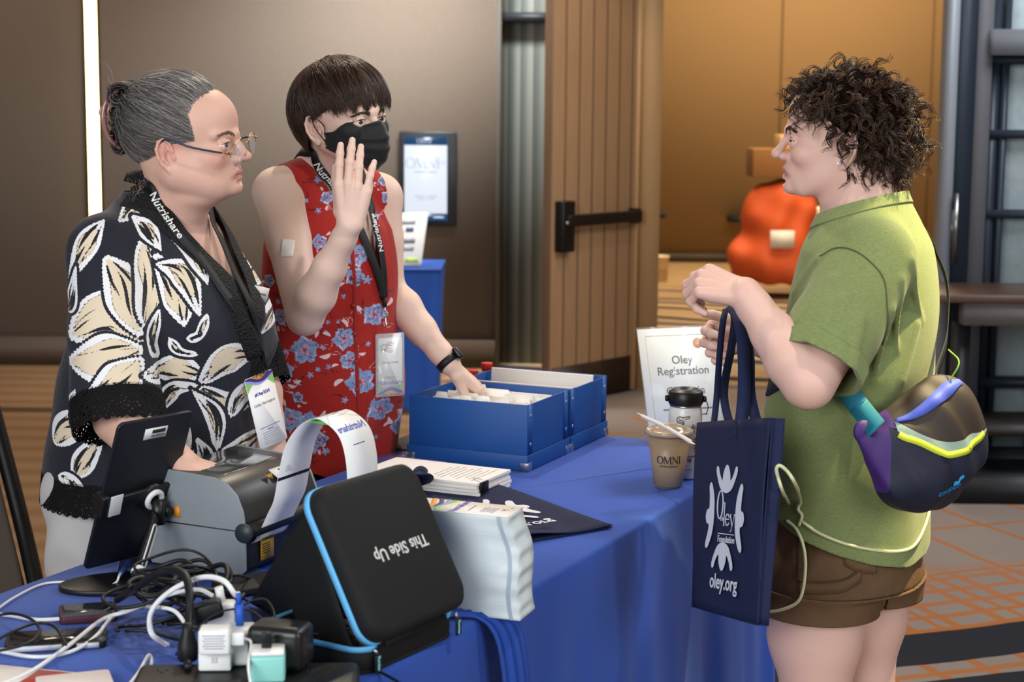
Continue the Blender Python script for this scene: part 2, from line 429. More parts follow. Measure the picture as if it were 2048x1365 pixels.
# ============================================================ the place: floor, walls, door, far room
def struct(o): o['kind'] = 'structure'; return o
def quad(name, pts, m, parent=None):
    return mk(name, pts, [(0, 1, 2, 3)], m, parent, False)
def slab(name, x0, x1, y0, y1, z0, z1, m, parent=None, bev=0):
    return MB().bx(x0, x1, y0, y1, z0, z1).build(name, m, parent, bev=bev)
def carpet_mat():
    t = NT('patterned carpet'); P = t.obj(); sep = t.n('SeparateXYZ'); t.l(P, sep.inputs[0])
    X, Y = sep.outputs[0], sep.outputs[1]
    wob = t.math('MULTIPLY', t.math('SUBTRACT', t.noise(3.2, 3), .5), .05)
    c, s = math.cos(math.radians(21)), math.sin(math.radians(21))
    a = t.math('ADD', t.math('ADD', t.math('MULTIPLY', X, -s), t.math('MULTIPLY', Y, c)), wob)   # across the bands
    b = t.math('ADD', t.math('ADD', t.math('MULTIPLY', X, c), t.math('MULTIPLY', Y, s)), wob)    # along the bands
    taupe, oran, dark, tan = lin('857a72'), lin('a5622b'), lin('26272d'), lin('9a8572')
    fib = t.noise(420, 2, .7)
    base = t.mix(t.noise(1.1, 3), lin('7d7068'), lin('94867a'))
    # near bands: charcoal stripes then an orange net on taupe
    dark1 = t.ramp(t.math('DIVIDE', a, 8), [(0, (0, 0, 0)), (3.55/8, (0, 0, 0)), (3.55/8, (1, 1, 1)), (3.74/8, (1, 1, 1)), (3.7401/8, (0, 0, 0)), (3.86/8, (1, 1, 1)), (4.11/8, (0, 0, 0))], 'CONSTANT')
    # an orange net, finer and denser towards the dark band
    def net(off, pa, pb, w):
        fa = t.math('ABSOLUTE', t.math('SUBTRACT', t.math('FRACT', t.math('DIVIDE', t.math('ADD', a, off), pa)), .5))
        fb = t.math('ABSOLUTE', t.math('SUBTRACT', t.math('FRACT', t.math('DIVIDE', t.math('ADD', b, off), pb)), .5))
        la = t.step(fa, .5 - w/pa*1.25, .5 - w/pa*.75); lb = t.step(fb, .5 - w/pb*1.25, .5 - w/pb*.75)
        return t.math('MAXIMUM', la, lb)
    coarse = net(.02, .52, .30, .011); fine = net(.0, .115, .16, .017)
    msk = t.ramp(t.math('DIVIDE', t.math('ADD', a, t.math('MULTIPLY', t.math('SUBTRACT', t.noise(4, 2), .5), .25)), 8), [(0, (0, 0, 0)), (4.15/8, (1, 1, 1)), (4.62/8, (.75, .75, .75)), (4.78/8, (0, 0, 0))], 'LINEAR')
    cmsk = t.ramp(t.math('DIVIDE', a, 12), [(0, (0, 0, 0)), (4.1/12, (1, 1, 1)), (7.6/12, (0, 0, 0))], 'CONSTANT')
    orange = t.math('MAXIMUM', t.math('MULTIPLY', fine, msk), t.math('MULTIPLY', coarse, cmsk))
    col = t.mix(t.math('MULTIPLY', orange, .9), base, oran)
    col = t.mix(dark1, col, dark)
    # far bands in the room beyond: dark, tan and blue grey
    fd = t.noise(1, 2, vec=None)
    w2 = t.math('FRACT', t.math('DIVIDE', t.math('ADD', t.math('ADD', t.math('MULTIPLY', X, .30), Y), t.math('MULTIPLY', t.noise(.35, 2), 1.2)), 1.35))
    far = t.ramp(w2, [(0, lin('a08664')), (.30, lin('3c3a40')), (.42, lin('b2956f')), (.55, lin('5a5458')), (.68, lin('a58a66')), (.8, lin('2f3038')), (.9, lin('a88d69'))], 'CONSTANT')
    far2 = t.mix(t.step(Y, 14.2, 15.0), far, lin('ad9068'))
    col = t.mix(t.step(Y, 9.2, 9.4), col, far2)
    # plain warm carpet by the left wall, with its dark joint
    lf = t.math('MULTIPLY', t.step(X, -.30, -.42), 1.0)
    bands = t.noise(1.0, 2, vec=None)
    lw = t.n('TexWave', bands_direction='Y'); t.l(P, lw.inputs[0]); lw.inputs['Scale'].default_value = 1.3; lw.inputs['Distortion'].default_value = 1.2
    left = t.mix(lw.outputs[1], lin('8a6a4c'), lin('99795a'))
    jn = t.math('MULTIPLY', t.step(Y, 8.36, 8.42), t.step(Y, 8.56, 8.5))
    left = t.mix(t.math('MULTIPLY', jn, .75), left, lin('3a2a1e'))
    col = t.mix(lf, col, left)
    col = t.mix(t.math('MULTIPLY', fib, .35), col, t.mix(.5, col, (0.02, .02, .02)))
    t.color(col); t.set(Roughness=.95); t.b.inputs['Specular IOR Level'].default_value = .1
    t.bump(fib, .5, .004); return t.m
def wall_mat(c, name, sc=120):
    t = NT(name); P = t.obj()
    mp = t.n('Mapping'); t.l(P, mp.inputs[0]); mp.inputs['Scale'].default_value = (1, 1, .12)
    n = t.noise(sc, 3, .6, vec=mp.outputs[0]); col = lin(c)
    t.color(t.mix(n, tuple(x*.86 for x in col), tuple(x*1.12 for x in col))); t.set(Roughness=.85)
    t.b.inputs['Specular IOR Level'].default_value = .2; t.bump(n, .2, .002); return t.m
M_WALL = wall_mat('74685c', 'woven wall covering')
M_WALL2 = wall_mat('8f7450', 'tan wall covering')
M_DARK = mat('1b1d21', .5, name='dark metal')
M_BLACK = mat('0d0d0f', .45, name='black plastic')
M_BASE = mat('4c3d30', .6, name='baseboard brown')
def wood_door_mat():
    t = NT('oak planks'); P = t.obj(); sep = t.n('SeparateXYZ'); t.l(P, sep.inputs[0])
    fx = t.math('FRACT', t.math('DIVIDE', sep.outputs[0], .112))
    groove = t.math('ADD', t.step(fx, .10, .02), t.step(fx, .90, .98))
    mp = t.n('Mapping'); t.l(P, mp.inputs[0]); mp.inputs['Scale'].default_value = (18, 18, 1.2)
    g = t.noise(3, 5, .6, vec=mp.outputs[0], dist=.6)
    col = t.mix(g, lin('8d6c4e'), lin('ad8761')); col = t.mix(t.math('MULTIPLY', groove, .75), col, lin('4a3524'))
    t.color(col); t.set(Roughness=.5); h = t.math('SUBTRACT', g, t.math('MULTIPLY', groove, 2)); t.bump(h, .4, .003); return t.m
def build_room():
    fl = quad('floor', [(-7, -3, 0), (7, -3, 0), (7, 20, 0), (-7, 20, 0)], carpet_mat()); struct(fl)
    WY = 9.95
    # left wall: plane facing the camera, ending at the recess of the double door
    struct(slab('wall_left', -7, -.10, WY, WY + .35, 0, 4.2, M_WALL))
    struct(slab('baseboard_left', -7, -.10, WY - .025, WY, 0, .17, M_BASE))
    # recess: a dark folded panel pocket between wall end and door leaf
    pk = NT('pocket panels'); P = pk.obj(); sp = pk.n('SeparateXYZ'); pk.l(P, sp.inputs[0])
    g = pk.ramp(pk.math('FRACT', pk.math('DIVIDE', sp.outputs[0], .075)), [(0, lin('6f726a')), (.45, lin('7d7f76')), (.5, lin('4a504b')), (.9, lin('5d625b'))])
    pk.color(g); pk.set(Roughness=.5)
    struct(slab('wall_recess', -.10, .36, WY + .20, WY + .35, 0, 4.2, pk.m))
    struct(slab('trim_1', -.10, .36, WY + .02, WY + .20, 2.02, 2.07, M_DARK))
    struct(slab('trim_2', -.10, -.075, WY - .02, WY + .2, 0, 4.2, mat('5a554e', .6)))
    # far room
    struct(slab('wall_back', -1.5, 7, 17.0, 17.2, 0, 5, M_WALL2))
    struct(slab('baseboard_back', -1.5, 7, 16.97, 17.0, 0, .09, mat('3a2c1e', .6)))
    for i, x in enumerate((2.62, 4.1)): struct(slab('trim_%d' % (3+i), x, x+.012, 16.985, 17.0, .09, 5, mat('6d4f2c', .7)))
    struct(slab('wall_right', 5.0, 5.2, 7.4, 17.0, 0, 4.2, M_WALL2))
    # open plank door (leaf swung towards the lobby)
    p0, p1 = A(.19, 8.64, 0), A(.655, 9.18, 0); d = nrm(p1-p0); n = A(d[1], -d[0], 0); L = np.linalg.norm(p1-p0)
    rot = math.atan2(d[1], d[0])
    dr = empty('door_1', tuple(p0)); struct(dr); dr.rotation_euler = (0, 0, rot); PARINV[dr.name] = Matrix.Identity(4)
    WD = wood_door_mat()
    slab('leaf', 0, L, 0, .05, .01, 3.0, WD, dr, .003)
    slab('kick_plate', .02, L-.02, -.004, 0, .01, .20, mat('33251b', .45, .3), dr)
    slab('edge_strip', L, L+.03, -.01, .06, .01, 3.0, mat('b08a5c', .5), dr)
    slab('panic_bar', .06, L-.03, -.075, -.045, .93, .99, mat('231b17', .4, .4), dr, .006)
    pb = slab('bar_housing', .03, .13, -.06, 0, .80, 1.06, mat('151413', .4, .3), dr, .008)
    MB().lathe([(0, 0), (.012, 0), (.012, .006), (0, .007)], (.06, -.062, .95), (1, 0, 0), (0, 0, 1), (0, -1, 0), 16).build('lock_cylinder', mat('b8b8b4', .3, 1), pb)
    slab('bar_end', L-.06, L-.02, -.06, 0, .92, 1.0, mat('231b17', .4, .4), dr, .005)
    struct(slab('trim_5', .66, .79, 9.21, 9.40, 0, 4.2, mat('b48f63', .6)))
    # light strip set in the left wall
    xa = -2.43
    ls = empty('light_strip', (xa, WY, 1.2), 'tall glowing warm white light strip set upright in the brown wall', 'wall light')
    emi = NT('lit strip'); emi.set(Emission_Strength=11.0); emi.b.inputs['Emission Color'].default_value = (1.0, .62, .26, 1)
    emi.color((.9, .7, .4))
    slab('diffuser', xa-.034, xa+.034, WY-.012, WY+.004, .55, 4.1, emi.m, ls)
    for sx in (-1, 1): slab('frame', xa+sx*.034-(.012 if sx < 0 else 0), xa+sx*.034+(.012 if sx > 0 else 0), WY-.016, WY, .55, 4.1, mat('2f251c', .6), ls)
    # right-hand glass partition and door hardware
    fr = mat('262f3a', .45, .2, name='blue black frame'); gl = NT('frosted pane'); gl.color(lin('8fa0a6')); gl.set(Roughness=.35)
    gn = gl.noise(26, 3); gl.color(gl.mix(gn, lin('9cadb1'), lin('bccacc'))); gl.set(Roughness=.25)
    lt = mat('9aa1aa', .4, .3); gy = mat('5f6064', .6)
    Y = 7.0
    dx = lambda px, d=7.1: W(px, 400, d)[0]
    struct(slab('trim_6', dx(1868), dx(1888), Y-.02, Y+.10, 0, 4, lt))
    d2 = empty('door_2', (dx(1888), Y, 0)); struct(d2)
    slab('leaf', dx(1888), dx(1926), Y, Y+.06, .01, 3.6, fr, d2)
    MB().tube([(dx(1893), Y-.05, .92), (dx(1893), Y-.05, 1.20)], .011, 10).build('pull_handle', mat('8d8f90', .3, 1), d2, True)
    slab('handle_plate', dx(1886), dx(1900), Y-.012, Y, .97, 1.13, mat('7b7c7d', .35, .8), d2)
    struct(slab('trim_7', dx(1926), dx(1958), Y+.01, Y+.2, 0, 4, gy))
    w1 = empty('window_1', (dx(1958), Y+.1, 0)); struct(w1)
    x0, x1 = dx(1955), dx(2330)
    slab('pane', x0, x1, Y+.13, Y+.14, .05, 3.9, gl.m, w1)
    mb = MB()
    for px, w in ((1963, 14), (1988, 9), (2075, 16), (2190, 14)): mb.bx(dx(px), dx(px+w*1.25), Y+.06, Y+.125, 0, 2.0)
    for pz in (268, 428): 
        z = W(2000, pz, 7.1)[2]; mb.bx(x0, x1, Y+.05, Y+.13, z-.015, z+.018)
    z = W(2000, 120, 7.1)[2]; mb.bx(x0, x1, Y+.04, Y+.13, z-.02, z+.012); mb.bx(x0, x1, Y+.05, Y+.13, 0, .12)
    z6 = W(2000, 770, 7.1)[2]; mb.bx(x0, x1, Y+.05, Y+.13, z6-.02, z6+.02)
    mb.build('mullions', fr, w1)
    za, zb = W(2000, 62, 7.0)[2], W(2000, 112, 7.0)[2]
    slab('transom_beam', dx(1964, 7.), dx(2330), Y-.06, Y+.10, zb, za, mat('6b6f76', .5), w1)
    # bench shelf in front of the partition
    zt, zm, zu = W(1990, 580, 6.6)[2], W(1990, 598, 6.6)[2], W(1990, 650, 6.6)[2]
    bn = empty('wall_bench', (dx(1990, 6.7), 6.75, 0), 'dark console bench with brown top and grey apron against the glass partition', 'bench')
    bx0, bx1 = W(1924, 600, 6.6)[0], W(2350, 600, 6.6)[0]
    slab('bench_top', bx0-.12, bx1, 6.5, 6.98, zm-.01, zm+.02, mat('4a352a', .35), bn, .003)
    slab('apron', bx0, bx1, 6.52, 6.60, zu, zm-.01, mat('63605e', .6, var=.15), bn)
    for x in (bx0+.02, bx0+1.0): slab('leg', x-.03, x+.03, 6.6, 6.66, .10, zu, M_DARK, bn)
    slab('plinth', bx0, bx1, 6.56, 6.96, 0, .10, M_DARK, bn)
    slab('shelf', bx0, bx1, 6.62, 6.96, .26, .30, mat('2a2624', .5), bn)
    # wall screen
    c = W(856, 358, 9.86); hw, hh = .165, .272
    sg = empty('wall_screen', (c[0], WY, c[2]), 'lit upright information screen with blue header in a black frame on the wall', 'screen')
    slab('housing', c[0]-hw, c[0]+hw, WY-.05, WY, c[2]-hh, c[2]+hh, mat('121316', .35), sg, .006)
    def lit(cc, e, nm):
        t = NT(nm); t.color(tuple(x*.06 for x in lin(cc))); t.b.inputs['Emission Color'].default_value = (*lin(cc), 1); t.set(Emission_Strength=e, Roughness=.3); return t.m
    sx0, sx1 = c[0]-hw+.028, c[0]+hw-.055
    slab('display', sx0, sx1, WY-.053, WY-.05, c[2]-hh+.03, c[2]+hh-.028, lit('dfe6f2', 1.0, 'lit display'), sg)
    slab('header_bar', sx0, sx1, WY-.055, WY-.053, c[2]+hh-.078, c[2]+hh-.028, lit('1d4468', 1.0, 'lit header'), sg)
    slab('footer_bar', sx0, sx1, WY-.055, WY-.053, c[2]-hh+.03, c[2]-hh+.072, lit('1d4468', 1.0, 'lit header'), sg)
    gr, wh = lit('a9b6cf', 1.0, 'grey pixels'), lit('c9d6ea', 1.0, 'pale pixels')
    cx = (sx0+sx1)/2
    V, Fs = omni_geo(.062, False); mk('screen_lettering', place(V + A(-.115, 0, 0), (cx, WY-.0535, c[2]+.09), (1, 0, 0), (0, 0, 1)), Fs, gr, sg, False)
    V, Fs = omni_geo(.026, False); mk('screen_lettering', place(V + A(-.05, 0, 0), (cx, WY-.0555, c[2]+hh-.055), (1, 0, 0), (0, 0, 1)), Fs, wh, sg, False)
    text('HOTELS', .022, gr, (cx+.088, WY-.0535, c[2]+.092), (1, 0, 0), (0, 0, 1), sg, 'screen_lettering')
    for z, w in ((.04, .13), (-.1, .13), (-.115, .1)): slab('text_line', cx-w/2, cx+w/2, WY-.0545, WY-.053, c[2]+z-.003, c[2]+z+.003, gr, sg)
    for x in (-.075, .075): slab('footer_text', cx+x-.03, cx+x+.03, WY-.0565, WY-.055, c[2]-hh+.046, c[2]-hh+.056, wh, sg)
# ------------------------------------------------------------ a Roman style OMNI wordmark from pen strokes
def omni_geo(h, shadow=False):
    S = []; th, tn = .13, .055
    S.append(ell_stroke(.42, .5, .40, .47, tn, th, 40))
    x = .98
    S += [([(x, 0), (x+.04, 1)], tn), ([(x+.04, 1), (x+.42, .05)], th), ([(x+.42, .05), (x+.78, 1)], tn), ([(x+.78, 1), (x+.84, 0)], th)]
    for q in (x, x+.84): S.append(([(q-.1, .02), (q+.12, .02)], .045))
    x = 2.08
    S += [([(x, 0), (x, 1)], tn), ([(x, 1), (x+.62, .02)], th), ([(x+.62, 0), (x+.62, 1)], tn)]
    for q, y in ((x, .02), (x+.62, .98)): S.append(([(q-.11, y), (q+.12, y)], .045))
    x = 3.0
    S += [([(x, 0), (x, 1)], th), ([(x-.13, .02), (x+.13, .02)], .045), ([(x-.13, .98), (x+.13, .98)], .045)]
    V, Fs = strokes_geo(S, h); V[:, 1] -= h/2; V[:, 0] -= h*1.5*0; return V, Fs
def build_far_room():
    # orange-draped cart with boxes on top
    base = Zp(1562, 602, 0); X0, Y0 = base[0], base[1]; k = 13.78 / F_PX
    ct = empty('covered_cart', (X0, Y0, 0), 'orange cloth covered cart with a white paper label standing in the far room', 'cart')
    def fold(P): return .014*np.sin(P[..., 0]*26 + 2.5*np.sin(P[..., 2]*5)) + .012*np.sin(P[..., 2]*19 + P[..., 0]*9)
    s = SDF(); s.ell((X0, Y0+.3, .30), (.38, .34, .34), .1); s.ell((X0+.02, Y0+.3, .62), (.30, .3, .34), .12)
    s.cap((X0-.19, Y0+.25, .78), (X0+.1, Y0+.25, .72), .09, .12, .1); s.cap((X0-.3, Y0+.2, .33), (X0+.3, Y0+.2, .36), .11, .1, .08)
    s.fun(lambda P: .12 - P[..., 2], .02, 2); s.fun(fold, 0, 0)
    V, Q = s.mesh((X0-.55, Y0-.25, 0), (X0+.55, Y0+.8, 1.1), .025, 0)
    mk('orange_cover', V, Q, mat('c4501e', .7, var=.15, vscale=6, name='orange cloth'), ct)
    slab('label_card', X0-.11, X0+.08, Y0-.075, Y0-.065, .43, .57, mat('dedad2', .7), ct)
    for x in (-.28, .28):
        for y in (.08, .5): MB().lathe([(.03, -.015), (.05, -.015), (.05, .015), (.03, .015)], (X0+x, Y0+y, .05), (0, 1, 0), (0, 0, 1), (1, 0, 0), 16).build('caster', M_BLACK, ct, True)
        slab('frame_rail', X0+x-.02, X0+x+.02, Y0+.06, Y0+.52, .09, .15, M_DARK, ct)
    b1 = slab('cardboard_box', X0-.24, X0+.32, Y0+.1, Y0+.5, .985, 1.21, mat('83592e', .8), None, .004); tag(b1, 'brown cardboard box on top of the orange covered cart', 'box')
    b2 = slab('paper_pack', X0-.02, X0+.24, Y0+.15, Y0+.45, 1.211, 1.32, mat('c8a578', .7), None, .004); tag(b2, 'pale package lying on the brown cardboard box', 'package')
    q = W(1655, 425, 14.3)
    lb = slab('glare_box', q[0]-.10, q[0]+.14, q[1], q[1]+.3, 0, q[2]+.03, mat('efe2c4', .6), None, .01); tag(lb, 'tall cream white box standing in for bright glare behind the orange covered cart', 'box')  # pale box put in as a patch of white-yellow lamp glare
    # narrow dark table with a white box and a bin by the door
    p = Zp(1300, 556, 0)
    tb = empty('side_table', (p[0], p[1], 0), 'narrow black framed side table half hidden behind the plank door', 'table')
    z1 = W(1300, 432, 15.2)[2]
    slab('table_top', p[0]-.5, p[0]+.13, p[1], p[1]+.5, z1-.03, z1+.02, M_DARK, tb)
    for x in (-.46, -.03): 
        for y in (.04, .46): slab('leg', p[0]+x-.022, p[0]+x+.022, p[1]+y-.02, p[1]+y+.02, 0, z1-.03, M_DARK, tb)
    wb = slab('document_box', p[0]-.16, p[0]+.05, p[1]+.1, p[1]+.4, z1+.021, z1+.17, mat('cdb68e', .7), None, .006); tag(wb, 'cream box resting on the narrow black side table', 'box')
    bq = Zp(1314, 560, 0); bb = MB().lathe([(.065, 0), (.068, .005), (.085, .22), (.09, .222), (.09, .235), (.08, .235), (.075, .02), (0, .02)], (bq[0], bq[1]-.2, 0), n=24).build('waste_bin', mat('d8c2a4', .6), None, True)
    tag(bb, 'small white waste bin on the carpet below the black side table', 'bin')
    w = W(1480, 440, 16.6); rl = slab('wall_shelf_bracket', w[0]-.08, w[0]+.25, 16.7, 17.0, w[2]-.03, w[2]+.02, M_DARK); tag(rl, 'short dark wall bracket sticking out beside the orange covered cart', 'bracket')
    # blue skirted high table with a leaning white notice
    zt = .72; c = Zp(850, 823, 0); d = Dz(850, 823, 0); x1 = W(884, 560, d)[0]; x0 = x1 - .60
    bt = empty('skirted_table', (c[0], c[1]+.3, 0), 'small table under a floor length blue cloth by the grey wall', 'table')
    M_BL = mat('1c4a9c', .8, var=.12, vscale=9, name='blue skirt')
    n = 160; V = []; per = []
    pts = [(x0, c[1]+.55), (x0, c[1]), (x1, c[1]), (x1, c[1]+.55)]
    P = []
    for (a, b), (e, f) in zip(pts, pts[1:] + pts[:1]):
        for t in np.linspace(0, 1, 40, endpoint=False): P.append((a+(e-a)*t, b+(f-b)*t))
    P = np.array(P); ctr = P.mean(0); rows = [(.001, 1.0, 0), (.001, .97, 0)][:0] + [(zt, 1.0, 0), (zt-.03, .99, .15), (.35, .93, .7), (.005, .9, 1)]
    V = []; ar = np.arange(len(P))
    for z, k_, am in rows:
        off = 1 + am*.03*np.sin(ar*1.1 + 2*np.sin(ar*.31)); V += [(ctr[0]+(p_[0]-ctr[0])*k_*o, ctr[1]+(p_[1]-ctr[1])*k_*o, z) for p_, o in zip(P, off)]
    N = len(P); Fs = [(r*N+(i+1) % N, r*N+i, (r+1)*N+i, (r+1)*N+(i+1) % N)[::-1] for r in range(len(rows)-1) for i in range(N)] + [tuple(range(N))]
    mk('table_skirt', V, Fs, M_BL, bt, True)
    o = A(W(808, 553, d-.02)[0], c[1]+.12, zt+.006); ny = nrm(A(.12, .3, 1.)); nx = nrm(A(1, .25, 0))
    nt = empty('notice_board', tuple(o), 'white printed notice in a slanted stand on the blue skirted table', 'sign')
    nzv = np.cross(nx, ny)
    MB().box(o + ny*.14, nx, ny, nzv, .085, .14, .004).build('board', mat('d9d8d2', .5), nt, bev=.002)
    MB().box(o + nzv*-.03 + ny*.01, nx, ny, nzv, .085, .006, .034).build('foot', mat('c9c9c4', .3), nt)
    for i, (u, v, cc) in enumerate(((-.05, .18, '7fae3f'), (0, .19, '4a5c80'), (0, .13, '70757d'), (.0, .09, '8d9096'), (.03, .03, 'a9bf5c'), (-.01, .23, 'a4a6aa'))):
        MB().box(o + nx*u + ny*v + nzv*.0048, nx, ny, nzv, .02 if i < 2 else .035, .012, .0006).build('print_block', mat(cc, .6), nt)
def build_chair():
    # dark framed banquet chair at the left edge of the picture
    a, b = W(2, 890, 3.55), W(70, 1168, 3.45); o = A(b[0]-.21, b[1], 0)
    ch = empty('banquet_chair', (o[0], o[1], 0), 'black framed chair with a brown grey back panel beyond the near table', 'chair')
    blk = mat('0e0d0c', .4, .2, name='black chair frame'); pad = mat('4c423a', .9, var=.1, vscale=60, bump=.3, bscale=500, name='chair cloth')
    d = (b-a); d = nrm(d); top = a - d*.12; bot = a + d*((.43-a[2])/d[2])
    left = A(-.44, -.1, 0)
    for k in (0, 1):
        t0, t1 = top + left*k, bot + left*k
        MB().tube(spline([t0, (t0+t1)/2 + A(.0, .01, 0), t1, t1 + A(.06, .1, -.43+.002)], 24), .017, 10).build('back_post', blk, ch, True)
        f = t1 + A(.0, -.44, 0)
        MB().tube([f + A(0, 0, 0), f + A(0, -.02, -t1[2]+.001)], .014, 10).build('front_leg', blk, ch, True)
    MB().tube(spline([top, top+left*.5+A(0, 0, .03), top+left], 16), .017, 10).build('top_rail', blk, ch, True)
    cen = (top+bot)/2 + left*.5; up = nrm(top-bot); lx = nrm(left); nz = np.cross(lx, up)
    MB().box(cen + up*.02, lx, up, nz, .205, np.linalg.norm(top-bot)/2-.05, .02).build('backrest', pad, ch, bev=.012, seg=3)
    MB().box(bot + left*.5 + A(0, -.22, 0), lx, (0, 1, 0), (0, 0, 1), .22, .22, .03).build('seat', pad, ch, bev=.02, seg=3)
# ============================================================ the registration table and what stands on it
def st(s, t, z=TZ): return TU*s + TN*t + A(0, 0, z)
S0, S1, SM, T0, T1 = 1.30, 3.80, 2.40, -1.945, -1.180
def cloth_mat():
    t = NT('royal blue table cloth'); n = t.noise(900, 2); m = t.noise(3, 3)
    t.color(t.mix(m, lin('2849a0'), lin('2f55b0'))); t.set(Roughness=.8, Sheen_Weight=.10); t.b.inputs['Specular IOR Level'].default_value = .15
    t.bump(n, .12, .0006); return t.m
def tablecloth(name, s0, s1, label, pleat0, seed):
    """one fitted cloth: top sheet with rolled edge and hanging pleated sides"""
    r = .008; m = cloth_mat(); rg = np.random.default_rng(seed)
    n = 420; per = []; Ls, Lt = s1-s0, T1-T0; tot = 2*(Ls+Lt)
    cols = np.linspace(0, tot, n, endpoint=False); out = []
    for q in cols:
        if q < Ls: out.append((s0+q, T1, 0, 1))
        elif q < Ls+Lt: out.append((s1, T1-(q-Ls), 1, 0))
        elif q < 2*Ls+Lt: out.append((s1-(q-Ls-Lt), T0, 0, -1))
        else: out.append((s0, T0+(q-2*Ls-Lt), -1, 0))
    out = np.array(out); prof = [(-r, 0, 0), (-r*.3, -r*.3, 0), (0, -r, 0), (.001, -.05, .06), (.004, -.12, .2), (.010, -.22, .5), (.016, -.36, .85), (.022, -.52, 1), (.028, -TZ+.004, 1.1)]
    wav = np.zeros(n); ph = rg.random(6)*6.28
    for k, (f, a) in enumerate(((19, .5), (31, .32), (47, .25), (11, .3))): wav += a*np.sin(cols*f + ph[k] + 1.5*np.sin(cols*2.3+ph[5]))
    wav = np.sign(wav)*np.abs(wav)**.8
    V = []
    for d, z, am in prof:
        o = (d + am*(.014*wav + .006)) * np.where(((out[:, 2] < 0) & (s0 > 2)) | ((out[:, 2] > 0) & (s1 < 3)), 0, 1)
        V.append(np.c_[out[:, 0] + out[:, 2]*o, out[:, 1] + out[:, 3]*o, np.full(n, TZ+z)])
    V = np.concatenate(V); X = V[:, :1]*TU + V[:, 1:2]*TN + V[:, 2:]*ZV
    X = np.vstack([X, st((s0+s1)/2, (T0+T1)/2)])
    Fs = [(k*n+i, (k+1)*n+i, (k+1)*n+(i+1) % n, k*n+(i+1) % n) for k in range(len(prof)-1) for i in range(n)] + [(len(X)-1, i, (i+1) % n) for i in range(n)] 
    o = mk(name, X, Fs, m, None, True); tag(o, label, 'tablecloth')
    return o
def build_tables():
    tablecloth('tablecloth', SM+.002, S1, 'royal blue cloth over the far table with boxes and drinks', 0, 3)
    tablecloth('tablecloth', S0, SM-.002, 'royal blue cloth over the near table with electronics and cables', 0, 5)
    # gathered overlap at the joint of the two cloths
    P0 = st(SM-.005, T1-.20, TZ+.004)
    mb = MB(); rows = []
    path = [st(SM-.16, T1-.12, TZ+.004), st(SM-.09, T1-.03, TZ+.006), st(SM-.045, T1+.012, TZ-.01), st(SM-.03, T1+.03, TZ-.08), st(SM-.02, T1+.035, TZ-.22), st(SM-.01, T1+.04, TZ-.45), st(SM-.0, T1+.045, .01)]
    p = spline(path, 60); w = np.interp(np.linspace(0, 1, 60), [0, .15, .35, 1], [.01, .05, .09, .10])
    V = []; K = 22
    for i in range(60):
        for j in range(K):
            u = j/(K-1)-.5; b = math.sin(j*1.35 + .3*i/10)*.008*min(1, i/18) + (.012 if i > 15 else .004)*(1-4*u*u)
            V.append(p[i] + TU*u*w[i] + (TN*b if i > 16 else ZV*b*.5))
    Fs = [(i*K+j, (i+1)*K+j, (i+1)*K+j+1, i*K+j+1) for i in range(59) for j in range(K-1)]
    fo = mk('cloth_gather', V, Fs, cloth_mat(), None, True); thicken(fo, .002, 0); tag(fo, 'bunched fold of blue cloth hanging where the two tables meet', 'cloth fold')
# ============================================================ people: anatomy helpers
def basis(f, roll=0, pitch=0):
    """X forward, Y left, Z up; roll>0 tips the left side up, pitch>0 nods down"""
    X = nrm(A(f[0], f[1], 0)); Z = ZV.copy(); Y = np.cross(Z, X)
    c, s = math.cos(pitch), math.sin(pitch); X, Z = X*c - Z*s, Z*c + X*s
    c, s = math.cos(roll), math.sin(roll); Y, Z = Y*c + Z*s, Z*c - Y*s
    return X, Y, Z
def trace(s, px, py, d0=2.0, off=0.):
    """where the line of sight through a photo point meets a body or cloth surface"""
    r = ray(px, py); L = np.linalg.norm(r); r = r/L; t = d0
    for _ in range(80):
        d = float(s.ev((CAM + r*t)[None])[0]) - off; t += max(d*.8, -.01)
        if abs(d) < 2e-4 or t > 6: break
    return CAM + r*t
class Fr:
    def __init__(s, o, X, Y, Z): s.o, s.X, s.Y, s.Z = np.asarray(o, float), X, Y, Z
    def w(s, *p): return s.o + s.X*p[0] + s.Y*p[1] + s.Z*p[2]
    def l(s, P): return (np.asarray(P) - s.o) @ np.stack([s.X, s.Y, s.Z]).T
    def W(s, P): return s.o + np.asarray(P) @ np.stack([s.X, s.Y, s.Z])
